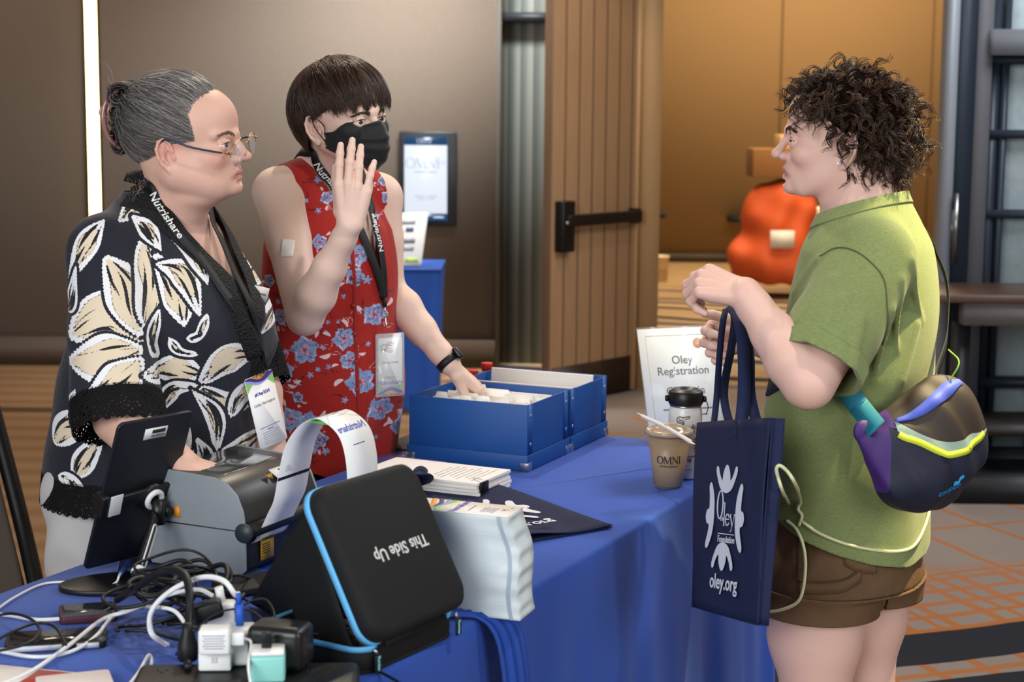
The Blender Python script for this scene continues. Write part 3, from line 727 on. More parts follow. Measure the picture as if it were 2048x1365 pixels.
def head_sdf(s, H, sc=1., slit=.0042, fat=0., nose=1., jaw=1., smile=0, openm=0., noseup=0.):
    s.frame(H.o, H.X, H.Y, H.Z); M = s.M; s.M = (M[0], M[1] / sc)
    g = len(s.p); e = s.ell; c = s.cap
    e((-.012, 0, .030), (.101, .077, .089), 0)
    e((.036, 0, .046), (.056, .062, .052), .03); e((.034, 0, -.028), (.056, .058, .064), .03)
    e((-.045, 0, -.02), (.05, .055, .06), .03)
    for q in (1, -1):
        c((-.002, q*.048*jaw, -.046), (.064, q*.018, -.079), .022, .018, .04)
        e((.060, q*.040, -.022), (.027, .022, .022), .022)
        c((.091, q*.006, .018), (.071, q*.046, .020), .009, .008, .016)
        if fat: c((.0, q*.042, -.05), (.052, q*.028, -.066), .030, .024, .05)
    e((.086, 0, -.080), (.017, .020, .0155), .018)
    e((.074, 0, -.052), (.026, .032, .028), .02)
    if fat: e((.018, 0, -.096), (.046, .044, .024*fat), .02)
    for q in (1, -1): e((.1005, q*.0315, -.001), (.022, .0205, .0142), .010, -1)
    # eyelids: thin shells over the eyeballs, open along a slit
    for q in (1, -1):
        E0 = A(.0790, q*.0315, 0)
        def lid(P, E0=E0, q=q):
            v = P - E0; r = np.linalg.norm(v, axis=-1); y = v[..., 1]
            h = slit * (1 - np.clip((y/.0145), -1, 1)**2); cut = h - np.abs(v[..., 2] - .0006 + .02*y*q*0)
            return np.maximum(np.maximum(r - .0143, .0114 - r), np.maximum(cut, -v[..., 0] - .002))
        s.fun(lid, .0028)
        c(E0 + A(.0125, -q*.006, .0085), E0 + A(.007, q*.011, .0078), .0022, .0022, .006)
    # nose
    n = nose; u = noseup
    c((.089, 0, .014), (.089+.019*n, 0, -.015+u), .0065, .0075, .010); e((.089+.023*n, 0, -.0225+u), (.0115, .0105, .0095), .008)
    for q in (1, -1):
        e((.099, q*.0115, -.027+u*.5), (.011, .0075, .0078), .007)
    for q in (1, -1): e((.106, q*.0058, -.0345+u*.6), (.0055, .0028, .0035), .003, -1)
    # lips
    for q in (1, -1):
        c((.0985, q*.004, -.0505+openm*.3), (.083, q*.0235, -.0572+smile), .0052, .0026, .006)
        c((.0965, q*.003, -.0615-openm), (.082, q*.0225, -.0585+smile), .0062, .0026, .006)
        c((.108, 0, -.0567-openm*.3), (.084, q*.026, -.0578+smile), .0012+openm*.5, .0009, .003, -1)
    c((.102, 0, -.039), (.105, 0, -.048), .0018, .002, .005, -1)
    e((.1, 0, -.0705-openm), (.006, .012, .004), .006, -1)
    # ears: thin plate, rim, inner ridge, tragus and lobe
    for q in (1, -1):
        o = A(-.010, q*.0775, -.017); ex = nrm(A(-.90, q*.40, -.10)); ez = nrm(A(-.16, q*.03, 1)); ez = nrm(ez - ex*(ez@ex)); en = np.cross(ex, ez)*q; en = en if en[1]*q > 0 else -en
        def E(u, v, w=0., o=o, ex=ex, ez=ez, en=en): return o + ex*u + ez*v + en*w
        Rm = np.stack([ex, en, ez], 1)
        e(E(.002, .003), (.0165, .0050, .0290), .006, 1, Rm)
        e(E(-.003, -.003, .006), (.0075, .0055, .0125), .003, -1, Rm)
        e(E(.008, .012, .0055), (.0035, .0030, .0110), .002, -1, Rm)
        rim = [(-.011, .006, .002), (-.008, .021, .003), (.002, .031, .004), (.012, .027, .005), (.0175, .014, .006), (.016, -.002, .006), (.010, -.016, .004), (.003, -.025, .002)]
        c_ = [E(*x) for x in rim]
        for i in range(7): c(c_[i], c_[i+1], .0030, .0030, .003)
        ah = [E(.002, .019, .003), E(.008, .008, .005), E(.007, -.006, .005), E(-.001, -.015, .003)]
        for i in range(3): c(ah[i], ah[i+1], .0024, .0024, .003)
        e(E(-.004, -.027, .002), (.0075, .0042, .0078), .004, 1, Rm); e(E(-.012, -.006, .003), (.0042, .0040, .0055), .004, 1, Rm)
    for i in range(g, len(s.p)):   # distances back to metres
        fn, k, op = s.p[i]; s.p[i] = ((lambda P, fn=fn: fn(P)*sc), k*sc, op)
    s.M = None
def face_attrs(V, H, sc, blush=1.):
    L = H.l(V) / sc; x, y, z = L.T; far = np.linalg.norm(L, axis=1) > .16
    front = x > .055
    lip = np.minimum(np.sqrt((y/.0245)**2 + ((z+.0565 - .004*np.cos(y*120))/.0088)**2), 9) - 1
    lip = np.where(front & (x > .078), lip, 3); 
    def g(p, r): return np.exp(-(((L-A(*p))**2).sum(1))/(r*r))
    bl = .8*(g((.07, .045, -.028), .024) + g((.07, -.045, -.028), .024)) + .9*g((.113, 0, -.022), .016) + .6*g((.08, 0, -.08), .018) + .9*(g((-.008, .085, 0), .03) + g((-.008, -.085, 0), .03)) + .3*g((.08, 0, .05), .03)
    return np.where(far, 3, lip), np.where(far, 0, bl*blush)
def skin_mat(base, red, name='skin', hairy=0):
    t = NT(name); b = lin(base)
    n = t.noise(55, 4, .6); n2 = t.noise(9, 3)
    col = t.mix(n2, tuple(x*.96 for x in b), tuple(min(1, x*1.04) for x in b)); 
    col = t.mix(t.math('MULTIPLY', t.step(n, .62, .72), .10), col, lin('a8684f'))
    col = t.mix(t.math('MULTIPLY', t.attr('blush'), .55), col, lin(red))
    col = t.mix(t.math('MULTIPLY', t.step(t.attr('lip'), .25, -.25), .75), col, lin('a8605c'))
    t.color(col); t.set(Roughness=.52, Subsurface_Weight=.12, Subsurface_Scale=.006); t.b.inputs['Subsurface Radius'].default_value = (1, .4, .25)
    t.b.inputs['Specular IOR Level'].default_value = .32
    t.bump(t.noise(500, 3), .22, .0007); return t.m
def eye_mat(iris):
    t = NT('eyeball'); a = t.attr('gaze')
    c = t.ramp(a, [(0, (.006, .006, .006)), (.15, (.006, .006, .006)), (.18, lin(iris)), (.36, tuple(x*.6 for x in lin(iris))), (.42, (.02, .02, .02)), (.46, lin('d9d4d0'))])
    t.color(c); t.set(Roughness=.08); t.b.inputs['Coat Weight'].default_value = .6; return t.m
def eyes(H, sc, gaze, iris, parent):
    m = eye_mat(iris); gz = nrm(gaze)
    for q in (1, -1):
        c = H.W(A(.0790, q*.0315, 0)*sc); r = .0124*sc
        th = np.linspace(0, PI, 20); ph = np.linspace(0, 2*PI, 28, endpoint=False)
        D = np.array([(math.sin(a)*math.cos(b), math.sin(a)*math.sin(b), math.cos(a)) for a in th for b in ph])
        N = 28; Fs = [(i*N+j, (i+1)*N+j, (i+1)*N+(j+1) % N, i*N+(j+1) % N) for i in range(19) for j in range(N)]
        mk('eye', c + D*r, Fs, m, parent, True, {'gaze': np.arccos(np.clip(D@gz, -1, 1))})
def hand_sdf(s, w, X, Zd, side, curl, spread=(.12, .03, -.05, -.14), thumb=(.5, .3, .2), size=1., fore=None, tflat=0.):
    """w wrist, X towards knuckles, Zd back of hand, side=+1 thumb along Zd x X. curl: per finger (mcp,pip,dip)"""
    X = nrm(X); Zd = nrm(Zd - X*(X@Zd)); Y = np.cross(Zd, X)*side; Fm = Fr(w, X, Y, Zd); s.M = None; z = size
    K = [Fm.w(*(A(.088, .030, .004)*z)), Fm.w(*(A(.092, .008, .006)*z)), Fm.w(*(A(.087, -.013, .004)*z)), Fm.w(*(A(.078, -.032, .0)*z))]
    ln = [(.041, .024, .019), (.045, .028, .020), (.041, .026, .020), (.032, .019, .017)]; rr = [.0098, .0100, .0094, .0084]
    wr = [Fm.w(*(A(.004, y, 0)*z)) for y in (.013, .004, -.006, -.014)]
    for k in range(4): s.cap(wr[k], K[k] - X*.004*z, .0155*z, .0118*z, .010*z if k else .02)
    s.cap(Fm.w(*(A(.025, .012, -.006)*z)), Fm.w(*(A(.05, .022, -.010)*z)), .014*z, .011*z, .012)
    s.cap(Fm.w(*(A(.02, -.016, -.006)*z)), Fm.w(*(A(.055, -.026, -.008)*z)), .013*z, .010*z, .012)
    tips = []
    for k in range(4):
        p = K[k]; r = rr[k]*z; a = 0; sp = spread[k]; first = True
        d0 = nrm(X*math.cos(sp) + Y*math.sin(sp))
        for j in range(3):
            a += curl[k][j]; d = d0*math.cos(a) - Zd*math.sin(a); q = p + d*ln[k][j]*z; r2 = r*(.93 if j < 2 else .84)
            s.cap(p, q, r, r2, .005*z if first else .0035*z); s.cap(p, p + d*.001, r*1.04, r*1.04, .004*z); p, r = q, r2; first = False
        tips.append(p)
    # thumb leaves the side of the palm near its base
    p = Fm.w(*(A(.026, .026, -.008)*z)); a, b, c = thumb
    d = nrm(X*math.cos(a) + Y*math.sin(a)*math.cos(b) - Zd*math.sin(a)*math.sin(b)); q = p + d*.044*z
    s.cap(Fm.w(*(A(.012, .012, -.004)*z)), p, .013*z, .0135*z, .012); s.cap(p, q, .0135*z, .0108*z, .010)
    d2 = nrm(d*math.cos(c) + (X*math.sin(c)) - Zd*.25*c); q2 = q + d2*.032*z; s.cap(q, q2, .0108*z, .0100*z, .004)
    d3 = nrm(d2*math.cos(c) + X*math.sin(c)*.8 - Zd*.2); q3 = q2 + d3*.024*z; s.cap(q2, q3, .0100*z, .0078*z, .003)
    return Fm, tips, K
def limb(s, P, R, k=.015, k0=.03): s.M = None; s.chain([np.asarray(p, float) for p in P], R, k, k0)
def forearm(s, e, w, re=.043, rw=.026, bulge=1.06, out=None, k0=.02):
    """elbow to wrist with the muscle belly below the elbow"""
    e, w = np.asarray(e, float), np.asarray(w, float); d = w-e
    o = out if out is not None else A(0, 0, 0)
    P = [e, e+d*.25+o*.006, e+d*.55+o*.002, e+d*.85, w]; R = [re*.92, re*bulge, re*.86, rw*1.03, rw]
    limb(s, P, R, .02, k0)
def finish_body(s, lo, hi, parts, m, parent, H, sc, blush=1., h=.005, newton=1):
    """one mesh for the whole body; head and hands sampled finer. parts: (lo,hi,h) boxes"""
    Vs, Qs, Ns, n = [], [], [], 0
    def inside(V, b): return ((V > A(*b[0])) & (V < A(*b[1]))).all(1)
    V, Q = s.mesh(lo, hi, h, newton); Ns.append(s.N); bad = np.zeros(len(V), bool)
    for b in parts: bad |= inside(V, (A(*b[0])+h*1.6, A(*b[1])-h*1.6))
    Q = Q[~bad[Q].all(1)]; Vs.append(V); Qs.append(Q); n = len(V)
    for b in parts:
        V, Q = s.mesh(b[0], b[1], b[2], newton); Ns.append(s.N); Vs.append(V); Qs.append(Q+n); n += len(V)
    V = np.concatenate(Vs); Q = np.concatenate(Qs)
    used = np.zeros(len(V), bool); used[Q.ravel()] = True; mp = np.cumsum(used)-1; V = V[used]; Q = mp[Q]
    N = np.concatenate(Ns)[used]
    lip, bl = face_attrs(V, H, sc, blush)
    o = mk('body', V, Q, m, parent, True, {'lip': lip, 'blush': bl})
    o.data.normals_split_custom_set_from_vertices(N.astype(np.float32)); return o
# cloth print fields -------------------------------------------------------
def leaf_fields(UV, spine, w, p=.8, bend=None):
    """distance data for a leaf with a curved spine: (edge distance, t along, signed side/width)"""
    S = spline(spine, 26); d2 = ((UV[:, None] - S[None])**2).sum(2); i = d2.argmin(1); t = i/25.
    T = np.gradient(S, axis=0); T /= np.linalg.norm(T, axis=1)[:, None]; v = UV - S[i]; sd = T[i, 0]*v[:, 1] - T[i, 1]*v[:, 0]
    ww = w*np.maximum(np.sin(PI*np.clip(t, 0.0, 1))**p, 0) + 1e-4
    return np.sqrt(d2.min(1)) - ww, t, sd/ww

def strand_run(H, root, G, c, rad, sc, bow, k=14):
    """strands over an ellipsoidal scalp from root points to gather points (head frame)"""
    a = (root - c)/rad; b = (G - c)/rad; la = np.linalg.norm(a, axis=1, keepdims=True); lb = np.linalg.norm(b, axis=1, keepdims=True)
    ua, ub = a/la, b/lb; om = np.arccos(np.clip((ua*ub).sum(1, keepdims=True), -.9999, .9999)); t = np.linspace(0, 1, k)[None, :, None]; om = om[:, None]
    u = (np.sin((1-t)*om)*ua[:, None] + np.sin(t*om)*ub[:, None])/np.sin(om)
    r = (1-t)*la[:, None] + t*lb[:, None] + bow[:, None, None]*np.sin(PI*t)
    return c + u*r*rad
def along(poly, n, jit=0):
    P = np.asarray(poly, float); L = np.r_[0, np.cumsum(np.linalg.norm(np.diff(P, axis=0), axis=1))]; u = np.sort(rng.random(n))*L[-1]
    return np.stack([np.interp(u, L, P[:, i]) for i in range(3)], 1)
def snap(s, P, off=0., it=3):
    P = np.asarray(P, float); e = .0015
    for _ in range(it):
        d = s.ev(P); G = np.stack([s.ev(P + e*np.eye(3)[i]) - s.ev(P - e*np.eye(3)[i]) for i in range(3)], -1)/(2*e); P = P - G*((d - off)/np.maximum(.3, (G*G).sum(-1)))[..., None]
    return P
def brows(H, sc, m, parent, body=None, pts=((.094, .012, .017), (.090, .030, .023), (.074, .049, .017)), n=90, r=.0007):
    for q in (1, -1):
        P = []; sp = spline([A(x, q*y, z) for x, y, z in pts], 40)
        for i in range(n):
            u = rng.random(); b = sp[int(u*36)] + rng.normal(0, .0014, 3)*A(.4, .4, 1); d = nrm(sp[min(39, int(u*36)+3)]-sp[int(u*36)]) + A(.1, 0, .35*(1-u))
            P.append([H.W((b + d*x)*sc) for x in (0, .004, .008)])
        P = np.array(P)
        if body is not None: P = snap(body, P.reshape(-1, 3), 0.).reshape(P.shape) + (H.X*.0006)[None, None] + (H.X*.001)[None, None]*np.array([0, .6, 1])[None, :, None]
        strands('eyebrow', P, r, m, parent)

def grad(s, P):
    e = .0015; P = np.atleast_2d(P); G = np.stack([s.ev(P + e*np.eye(3)[i]) - s.ev(P - e*np.eye(3)[i]) for i in range(3)], -1); return G/np.maximum(1e-9, np.linalg.norm(G, axis=1))[:, None]
def cling(P, S, off, all_=False):
    """lay a path on a surface: points sunk below off are lifted to it"""
    P = np.asarray(P, float)
    for _ in range(3):
        d = S.ev(P); m = (d < off) | all_; Q = snap(S, P, off, 2); P = np.where(m[:, None], Q, P)
    return P
def webbing(P, S, w, m, parent, name='strap', off=.003, t=.0014, all_=False):
    P = cling(P, S, off, all_); N = grad(S, P); T = np.gradient(P, axis=0); sd = np.cross(T, N); sd /= np.linalg.norm(sd, axis=1)[:, None]
    K = np.ones(7)/7; pad = np.vstack([sd[:1]]*3 + [sd] + [sd[-1:]]*3); sd = np.stack([np.convolve(pad[:, i], K, 'valid') for i in range(3)], 1); sd /= np.linalg.norm(sd, axis=1)[:, None]
    return P, sd, mk(name, *ribbon_geo(P, sd, w, t), m, parent)
# ============================================================ woman in the leaf print blouse
SK_A = dict(base='d6ab98', red='c97a6e')
def hair_mat(c0, c1, c2, rough=.42, name='hair'):
    t = NT(name); r = t.attr('rnd')
    col = t.ramp(r, [(0, lin(c0)), (.55, lin(c1)), (1, lin(c2))]); t.color(col); t.set(Roughness=rough); t.b.inputs['Specular IOR Level'].default_value = .45
    t.b.inputs['Anisotropic'].default_value = .5; return t.m
def build_woman_a():
    f_h = A(.976, -.216, 0); X, Y, Z = basis(f_h, .06, .0); sc = 1.0
    H = Fr(W(377, 287, 3.20), X, Y, Z)
    bx, by, bz = basis((.93, -.37)); 
    spine0 = W(322, 900, 3.36); O = A(spine0[0], spine0[1], 0); B = Fr(O, bx, by, bz)
    root = empty('person', (O[0], O[1], 0), 'person in black and cream leaf print blouse with clipped up grey hair and glasses', 'person')
    s = SDF(); head_sdf(s, H, sc, slit=.0050, fat=1.0, nose=1.05)
    # neck
    nb = B.w(.015, 0, 1.31)
    s.cap(H.w(-.018, 0, -.05), nb, .054, .066, .03); s.cap(H.w(.0, 0, -.09), B.w(.045, 0, 1.28), .036, .052, .04)
    s.frame(O, bx, by, bz)
    s.loft([(.78, 0, 0, .17, .20), (.95, .0, 0, .17, .205), (1.08, .015, 0, .155, .18), (1.2, .025, 0, .125, .165), (1.28, .02, 0, .10, .155), (1.34, .02, 0, .06, .09), (1.37, .02, 0, .045, .06)], .03)
    for q in (1, -1):
        s.cap((.10, q*.08, 1.12), (.11, q*.085, 1.11), .075, .08, .04)
        s.cap((-.06, q*.10, .80), (-.07, q*.11, .46), .105, .07, .03); s.cap((-.07, q*.11, .46), (-.08, q*.11, .08), .062, .042, .03); s.cap((-.09, q*.11, .045), (.07, q*.12, .035), .04, .032, .02)
    s.M = None
    sh_r, sh_l = B.w(-.01, -.160, 1.262), B.w(-.01, .155, 1.262)
    el_r = W(238, 838, 3.06); wr_r = W(365, 930, 2.98)
    el_l = W(508, 742, 3.40); wr_l = W(548, 930, 3.32)
    limb(s, [sh_r, (sh_r+el_r)/2, el_r], [.062, .056, .046]); forearm(s, el_r, wr_r, .045, .028)
    limb(s, [sh_l, (sh_l+el_l)/2, el_l], [.062, .056, .045]); forearm(s, el_l, wr_l, .042, .028)
    cur = [(.35, .45, .3)]*4
    hr = hand_sdf(s, wr_r, A(.85, .1, -.35), A(.25, -.1, .95), -1 if False else 1, cur)
    hl = hand_sdf(s, wr_l, A(.35, -.2, -.9), A(.75, .5, .25), 1, cur)
    hb = 0.155
    parts = [(H.o-hb, H.o+hb, .0018)] + [(h_[0].w(.08, 0, 0)-.115, h_[0].w(.08, 0, 0)+.115, .003) for h_ in (hr, hl)]
    M = skin_mat(**SK_A)
    finish_body(s, O+A(-.5, -.5, 0), O+A(.6, .5, 1.62), parts, M, root, H, sc, 1.0, .0055)
    eyes(H, sc, X*.95 - Y*.28 - Z*.02, '5d6a6c', root)
    J = dict(sh_r=sh_r, sh_l=sh_l, el_r=el_r, wr_r=wr_r, el_l=el_l, wr_l=wr_l)
    dress_a(root, H, B, s, J); return root, H, B, s, J

def print_a(V):
    """leaf print: white edged cream leaves with ink strokes, as distance fields"""
    e = nrm(A(.995, .1, 0)); q = lambda x, y: (W(x, y, 3.2)@e, W(x, y, 3.2)[2]); k = 3.2/F_PX
    UV = np.c_[V@e, V[:, 2]]; white = np.full(len(V), .05); cream = white.copy(); ink = white.copy()
    LV = [(((306, 664), (240, 612), (158, 655)), 44), (((306, 676), (240, 690), (158, 700)), 40), (((306, 690), (262, 735), (196, 778)), 34),
          (((300, 655), (270, 570), (226, 500)), 34), (((308, 640), (316, 560), (290, 470)), 30), (((152, 560), (190, 480), (222, 432)), 20), (((245, 440), (285, 405), (320, 430)), 22),
          (((315, 500), (362, 580), (378, 645)), 26), (((318, 520), (372, 545), (408, 628)), 20), (((306, 722), (360, 728), (418, 745)), 26), (((400, 765), (455, 718), (512, 716)), 26),
          (((398, 768), (450, 812), (512, 806)), 24), (((330, 812), (352, 770), (398, 764)), 15), (((385, 768), (432, 840), (428, 935)), 14), (((372, 880), (400, 905), (432, 950)), 22),
          (((440, 905), (490, 905), (548, 890)), 20), (((470, 960), (515, 930), (550, 925)), 20), (((105, 890), (140, 850), (185, 835)), 30), (((150, 955), (180, 905), (212, 862)), 22),
          (((455, 470), (492, 545), (516, 585)), 20), (((520, 680), (535, 640), (552, 610)), 16), (((240, 378), (280, 372), (318, 392)), 12), (((500, 780), (520, 830), (545, 850)), 18), (((460, 840), (480, 800), (522, 780)), 18), (((330, 600), (318, 660), (325, 700)), 9),
          (((330, 455), (395, 515), (420, 570)), 13), (((170, 520), (160, 590), (148, 610)), 13), (((225, 830), (280, 800), (330, 790)), 26), (((330, 500), (300, 455), (268, 428)), 14), (((345, 660), (365, 690), (400, 700)), 9), (((420, 620), (405, 660), (380, 668)), 10), (((180, 1010), (150, 960), (118, 950)), 16), (((480, 560), (500, 520), (488, 470)), 12), (((395, 870), (410, 910), (395, 950)), 13), (((180, 745), (165, 800), (150, 840)), 15), (((300, 860), (360, 840), (380, 900)), 16)]
    for sp, w in LV:
        S = np.array([q(*p) for p in sp]); w = w*k*1.12; lo, hi = S.min(0)-w*1.4, S.max(0)+w*1.4
        m = ((UV > lo) & (UV < hi)).all(1)
        if not m.any(): continue
        d, t, sd = leaf_fields(UV[m], S, w, .75); wob = .0018*np.sin(t*9+w*900) ; d = d + wob
        white[m] = np.minimum(np.maximum(white[m], .0058 - d), d); rim = d + .006 + .007*np.sin(t*4+w*500)**2
        cream[m] = np.minimum(np.maximum(cream[m], .0058 - d), rim)
        il = np.minimum(np.abs(sd-.15*np.sin(t*6))*w - .0019*np.clip(.6+1.2*np.sin(t*7+w*300), -1, 1.5), np.abs(sd-.55+.2*t)*w - .0030*np.clip(.4+np.sin(t*6+w*777), -1, 1.2)); il = np.minimum(il, np.abs(sd+.5-.15*t)*w - .0022*np.clip(.3+np.sin(t*7+1+w*400), -1, 1.2))
        il = np.minimum(il, np.abs(rim+.0005) - .0007); il = np.minimum(il, np.abs(sd-.30-.1*t)*w - .0012*np.sin(t*12+w*200)); il = np.minimum(il, np.abs(sd+.25+.2*t)*w - .0012*np.sin(t*10+2+w*100))
        il = np.where((t > .06) & (t < .9) & (d < -.003), il, .05)
        ink[m] = np.where(d < 0, il, ink[m])
    return {'white': white, 'cream': cream, 'ink': ink}
def blouse_mat():
    t = NT('leaf print cloth'); navy = t.mix(t.noise(400, 2), lin('15161e'), lin('1f2230'))
    br = t.math('MULTIPLY', t.math('SUBTRACT', t.noise(160, 3), .5), .0012)
    wh = t.step(t.math('ADD', t.attr('white'), br), .0004, -.0004); cr = t.step(t.attr('cream'), .0005, -.0005); ik = t.step(t.math('ADD', t.attr('ink'), br), .0004, -.0004)
    c = t.mix(wh, navy, lin('e6e5e6')); c = t.mix(t.math('MULTIPLY', cr, wh), c, lin('dccbb0')); c = t.mix(t.math('MULTIPLY', ik, wh), c, lin('17181f'))
    t.color(c); t.set(Roughness=.7, Sheen_Weight=.15); t.b.inputs['Specular IOR Level'].default_value = .25; t.bump(t.noise(22, 3), .25, .012); return t.m
def lace_mat(den=1.):
    t = NT('black crochet lace'); t.color(lin('0b0b0d')); t.set(Roughness=.8); v = t.n('TexVoronoi', feature='DISTANCE_TO_EDGE'); t.l(t.obj(), v.inputs['Vector']); v.inputs['Scale'].default_value = 150
    al = t.step(v.outputs[0], .34*den, .26*den); t.l(al, t.b.inputs['Alpha']); t.b.inputs['Specular IOR Level'].default_value = .2
    t.bump(v.outputs[0], .8, .003); return t.m
def dress_a(root, H, B, body, J):
    # ---- blouse
    s = SDF(); s.frame(B.o, B.X, B.Y, B.Z)
    s.loft([(.74, -.012, 0, .215, .240), (.86, -.01, 0, .208, .232), (.97, .0, 0, .198, .220), (1.06, .02, 0, .190, .208), (1.13, .032, 0, .185, .204), (1.2, .028, 0, .160, .19), (1.27, .016, 0, .122, .172), (1.325, .014, 0, .092, .135), (1.365, .016, 0, .070, .095), (1.40, .016, 0, .060, .075)], 0)
    for q in (1, -1): s.cap((.095, q*.085, 1.12), (.10, q*.085, 1.08), .088, .088, .05)
    s.M = None
    def sleeve(sh, el, r0, r1):
        d = nrm(el-sh); p = SDF(); p.cap(sh+A(0, 0, .005), (sh+el)/2, r0, (r0+r1)/2, 0); p.cap((sh+el)/2, el+d*.10, (r0+r1)/2, r1, .03); return p, d
    sr, dr = sleeve(J['sh_r'], J['el_r'], .066, .086); sl, dl = sleeve(J['sh_l'], J['el_l'], .066, .064)
    for k_ in ('sh_r', 'sh_l'): s.cap(B.w(.01, 0, 1.345), J[k_], .048, .060, .04)
    s.fun(sr.ev, .035); s.fun(sl.ev, .035)
    def folds(P):
        L = B.l(P); x, y, z = L[..., 0], L[..., 1], L[..., 2]
        return .0035*np.sin(34*z + 16*y + 9*x + 2*np.sin(11*y + 6*z)) * np.clip(1.35-z, 0, .35)/.35 + .003*np.sin(26*y + 8*np.sin(5*z))*np.clip(1.15-z, 0, .3)/.3
    s.fun(folds, 0, 0)
    lo, hi = B.o + A(-.45, -.45, .72), B.o + A(.48, .45, 1.42)
    V, Q = s.mesh(lo, hi, .0027, 1); L = B.l(V); x, y, z = L.T
    tor = s.p[0][0](V); nr, nl = sr.ev(V) < tor - .006, sl.ev(V) < tor - .006
    cr = trace(s, 245, 768); cl = J['el_l'] - dl*.03
    hem0 = .83 + .02*np.clip(-y, 0, .2); hem1 = .775 + .02*np.clip(-y, 0, .2)
    hw = np.interp(z, [1.165, 1.30, 1.36, 1.42], [0, .066, .080, .09]); front = x > -.0
    gv = np.where(front, hw - np.abs(y), z - 1.372)
    def cuts(hem, cuff, vg):
        g = np.where(nr, (V-cr)@dr - cuff, np.where(nl, (V-cl)@dl - cuff, np.maximum(hem - z, vg))); return g
    cloth = cuts(hem0, .0, np.where(front, hw + .044*np.clip((z-1.10)/.05, 0, 1) - np.abs(y), gv))
    Vb, Fb = clip_mesh(V, Q, cloth)
    o = mk('blouse', Vb, Fb, blouse_mat(), root, True, print_a(Vb)); thicken(o, .0025, -1)
    ang = np.arctan2(y, x); sc_h = .006*np.abs(np.sin(ang*34)); phi_r = (V@nrm(np.cross(dr, ZV)))*150; sc_c = .006*np.abs(np.sin(phi_r))
    LM = lace_mat()
    g = np.where(nr, np.maximum(-((V-cr)@dr) - .004, (V-cr)@dr - .058 - sc_c), np.where(nl, np.maximum(-((V-cl)@dl) - .004, (V-cl)@dl - .07), np.maximum(z - hem0 - .004, hem1 - sc_h - z)))
    for sel, nm in ((nr, 'lace_cuff'), (nl, 'lace_cuff'), (~(nr | nl), 'lace_hem')):
        gg = np.where(sel, g, 1.); Vl, Fl = clip_mesh(V, Q, gg)
        if len(Fl): mk(nm, Vl, Fl, LM, root, True)
    lw = .046*np.clip((z-1.10)/.05, 0, 1)
    gn = np.where(front & (z > 1.0) & ~nr & ~nl, np.maximum(hw - np.abs(y), np.abs(y) - hw - lw), 1.)
    Vn, Fn = clip_mesh(V + nrm(B.X)*.0015, Q, gn)
    t = NT('black crochet band'); t.color(lin('08080a')); t.set(Roughness=.85); v = t.n('TexVoronoi'); t.l(t.obj(), v.inputs['Vector']); v.inputs['Scale'].default_value = 170; t.bump(v.outputs[0], 1, .004)
    thicken(mk('lace_collar', Vn, Fn, t.m, root, True), .003, 0)
    M_BK = mat('0a0a0c', .8, name='black trim')
    # lower lace panel, cords and tassels at the closing of the V
    for pts, w in ((((452, 600), (478, 660), (500, 720)), .050), (((470, 640), (488, 680), (505, 715)), .03)):
        P = spline([trace(s, *p, off=.004) for p in pts], 14); thk = ribbon_geo(P, nrm(A(.9, .1, .35)), w, .003); mk('lace_panel', *thk, t.m, root)
    for k_, (a, b) in enumerate((((462, 610), (516, 712)), ((470, 600), (526, 706)))):
        p0, p1 = trace(s, *a, off=.006), trace(s, *b, off=.016); P = spline([p0, (p0+p1)/2 + A(.0, -.004, -.004), p1], 14)
        mk('tie_cord', *tube_geo(P, .0032, 6), M_BK, root)
        S = np.array([[p1 + A(0, 0, .004) + rng.normal(0, .003, 3)*u + A(rng.normal(0, .007), rng.normal(0, .007), -.038)*u for u in np.linspace(0, 1, 5)] for _ in range(60)])
        strands('tassel', S, .0011, M_BK, root)
    # ---- trousers
    tr = SDF(); tr.frame(B.o, B.X, B.Y, B.Z); tr.loft([(.70, -.05, 0, .15, .205), (.88, -.02, 0, .16, .20), (.95, 0, 0, .16, .19)], 0)
    for q in (1, -1): tr.cap((-.06, q*.10, .80), (-.07, q*.11, .46), .12, .095, .03); tr.cap((-.07, q*.11, .46), (-.08, q*.11, .06), .095, .09, .03)
    tr.fun(lambda P: .005*np.sin(P[..., 2]*46 + 3*np.sin(P[..., 0]*20)), 0, 0)
    V, Q = tr.mesh(B.o+A(-.35, -.35, .05), B.o+A(.35, .35, .95), .009, 0); Vt, Ft = clip_mesh(V, Q, .06 - V[:, 2]); mk('trousers', Vt, Ft, mat('b9b6b4', .85, name='pale grey cotton'), root)
    # ---- hair drawn back to the clip
    hm = hair_mat('332e2b', '5f5955', '9a9491', name='greying hair'); c = A(-.012, 0, .03); rad = A(.101, .077, .089)
    line = [(.070, 0, .096), (.066, -.03, .088), (.052, -.052, .074), (.038, -.067, .054), (.046, -.069, .030), (.046, -.071, .008), (.022, -.075, .006), (.0, -.078, .016), (-.022, -.077, .002), (-.030, -.070, -.030), (-.046, -.055, -.058), (-.056, -.03, -.070), (-.06, 0, -.072)]
    G = A(-.116, 0, .062)
    for q in (1, -1):
        r0 = along([(x, y*q, z) for x, y, z in line], 2300); u = (r0 - c)/rad; l = np.linalg.norm(u, axis=1, keepdims=True); r0 = c + u/l*rad*(np.maximum(l*0+1.0, 1.0) + .012*rng.random((len(r0), 1)))
        g = G + rng.normal(0, .010, (len(r0), 3))*A(.4, 1, 1.4); P = strand_run(H, r0, g, c, rad, 1, .05 + .05*rng.random(len(r0)), 16)
        P[:, 1:] += np.cumsum(rng.normal(0, .0009, P[:, 1:].shape), axis=1)*.6
        mk_r = np.clip(rng.random(len(r0))*.75 + .3*(r0[:, 0] > .03), 0, 1); strands('hair', H.W(P), .00075, hm, root, rnd=mk_r)
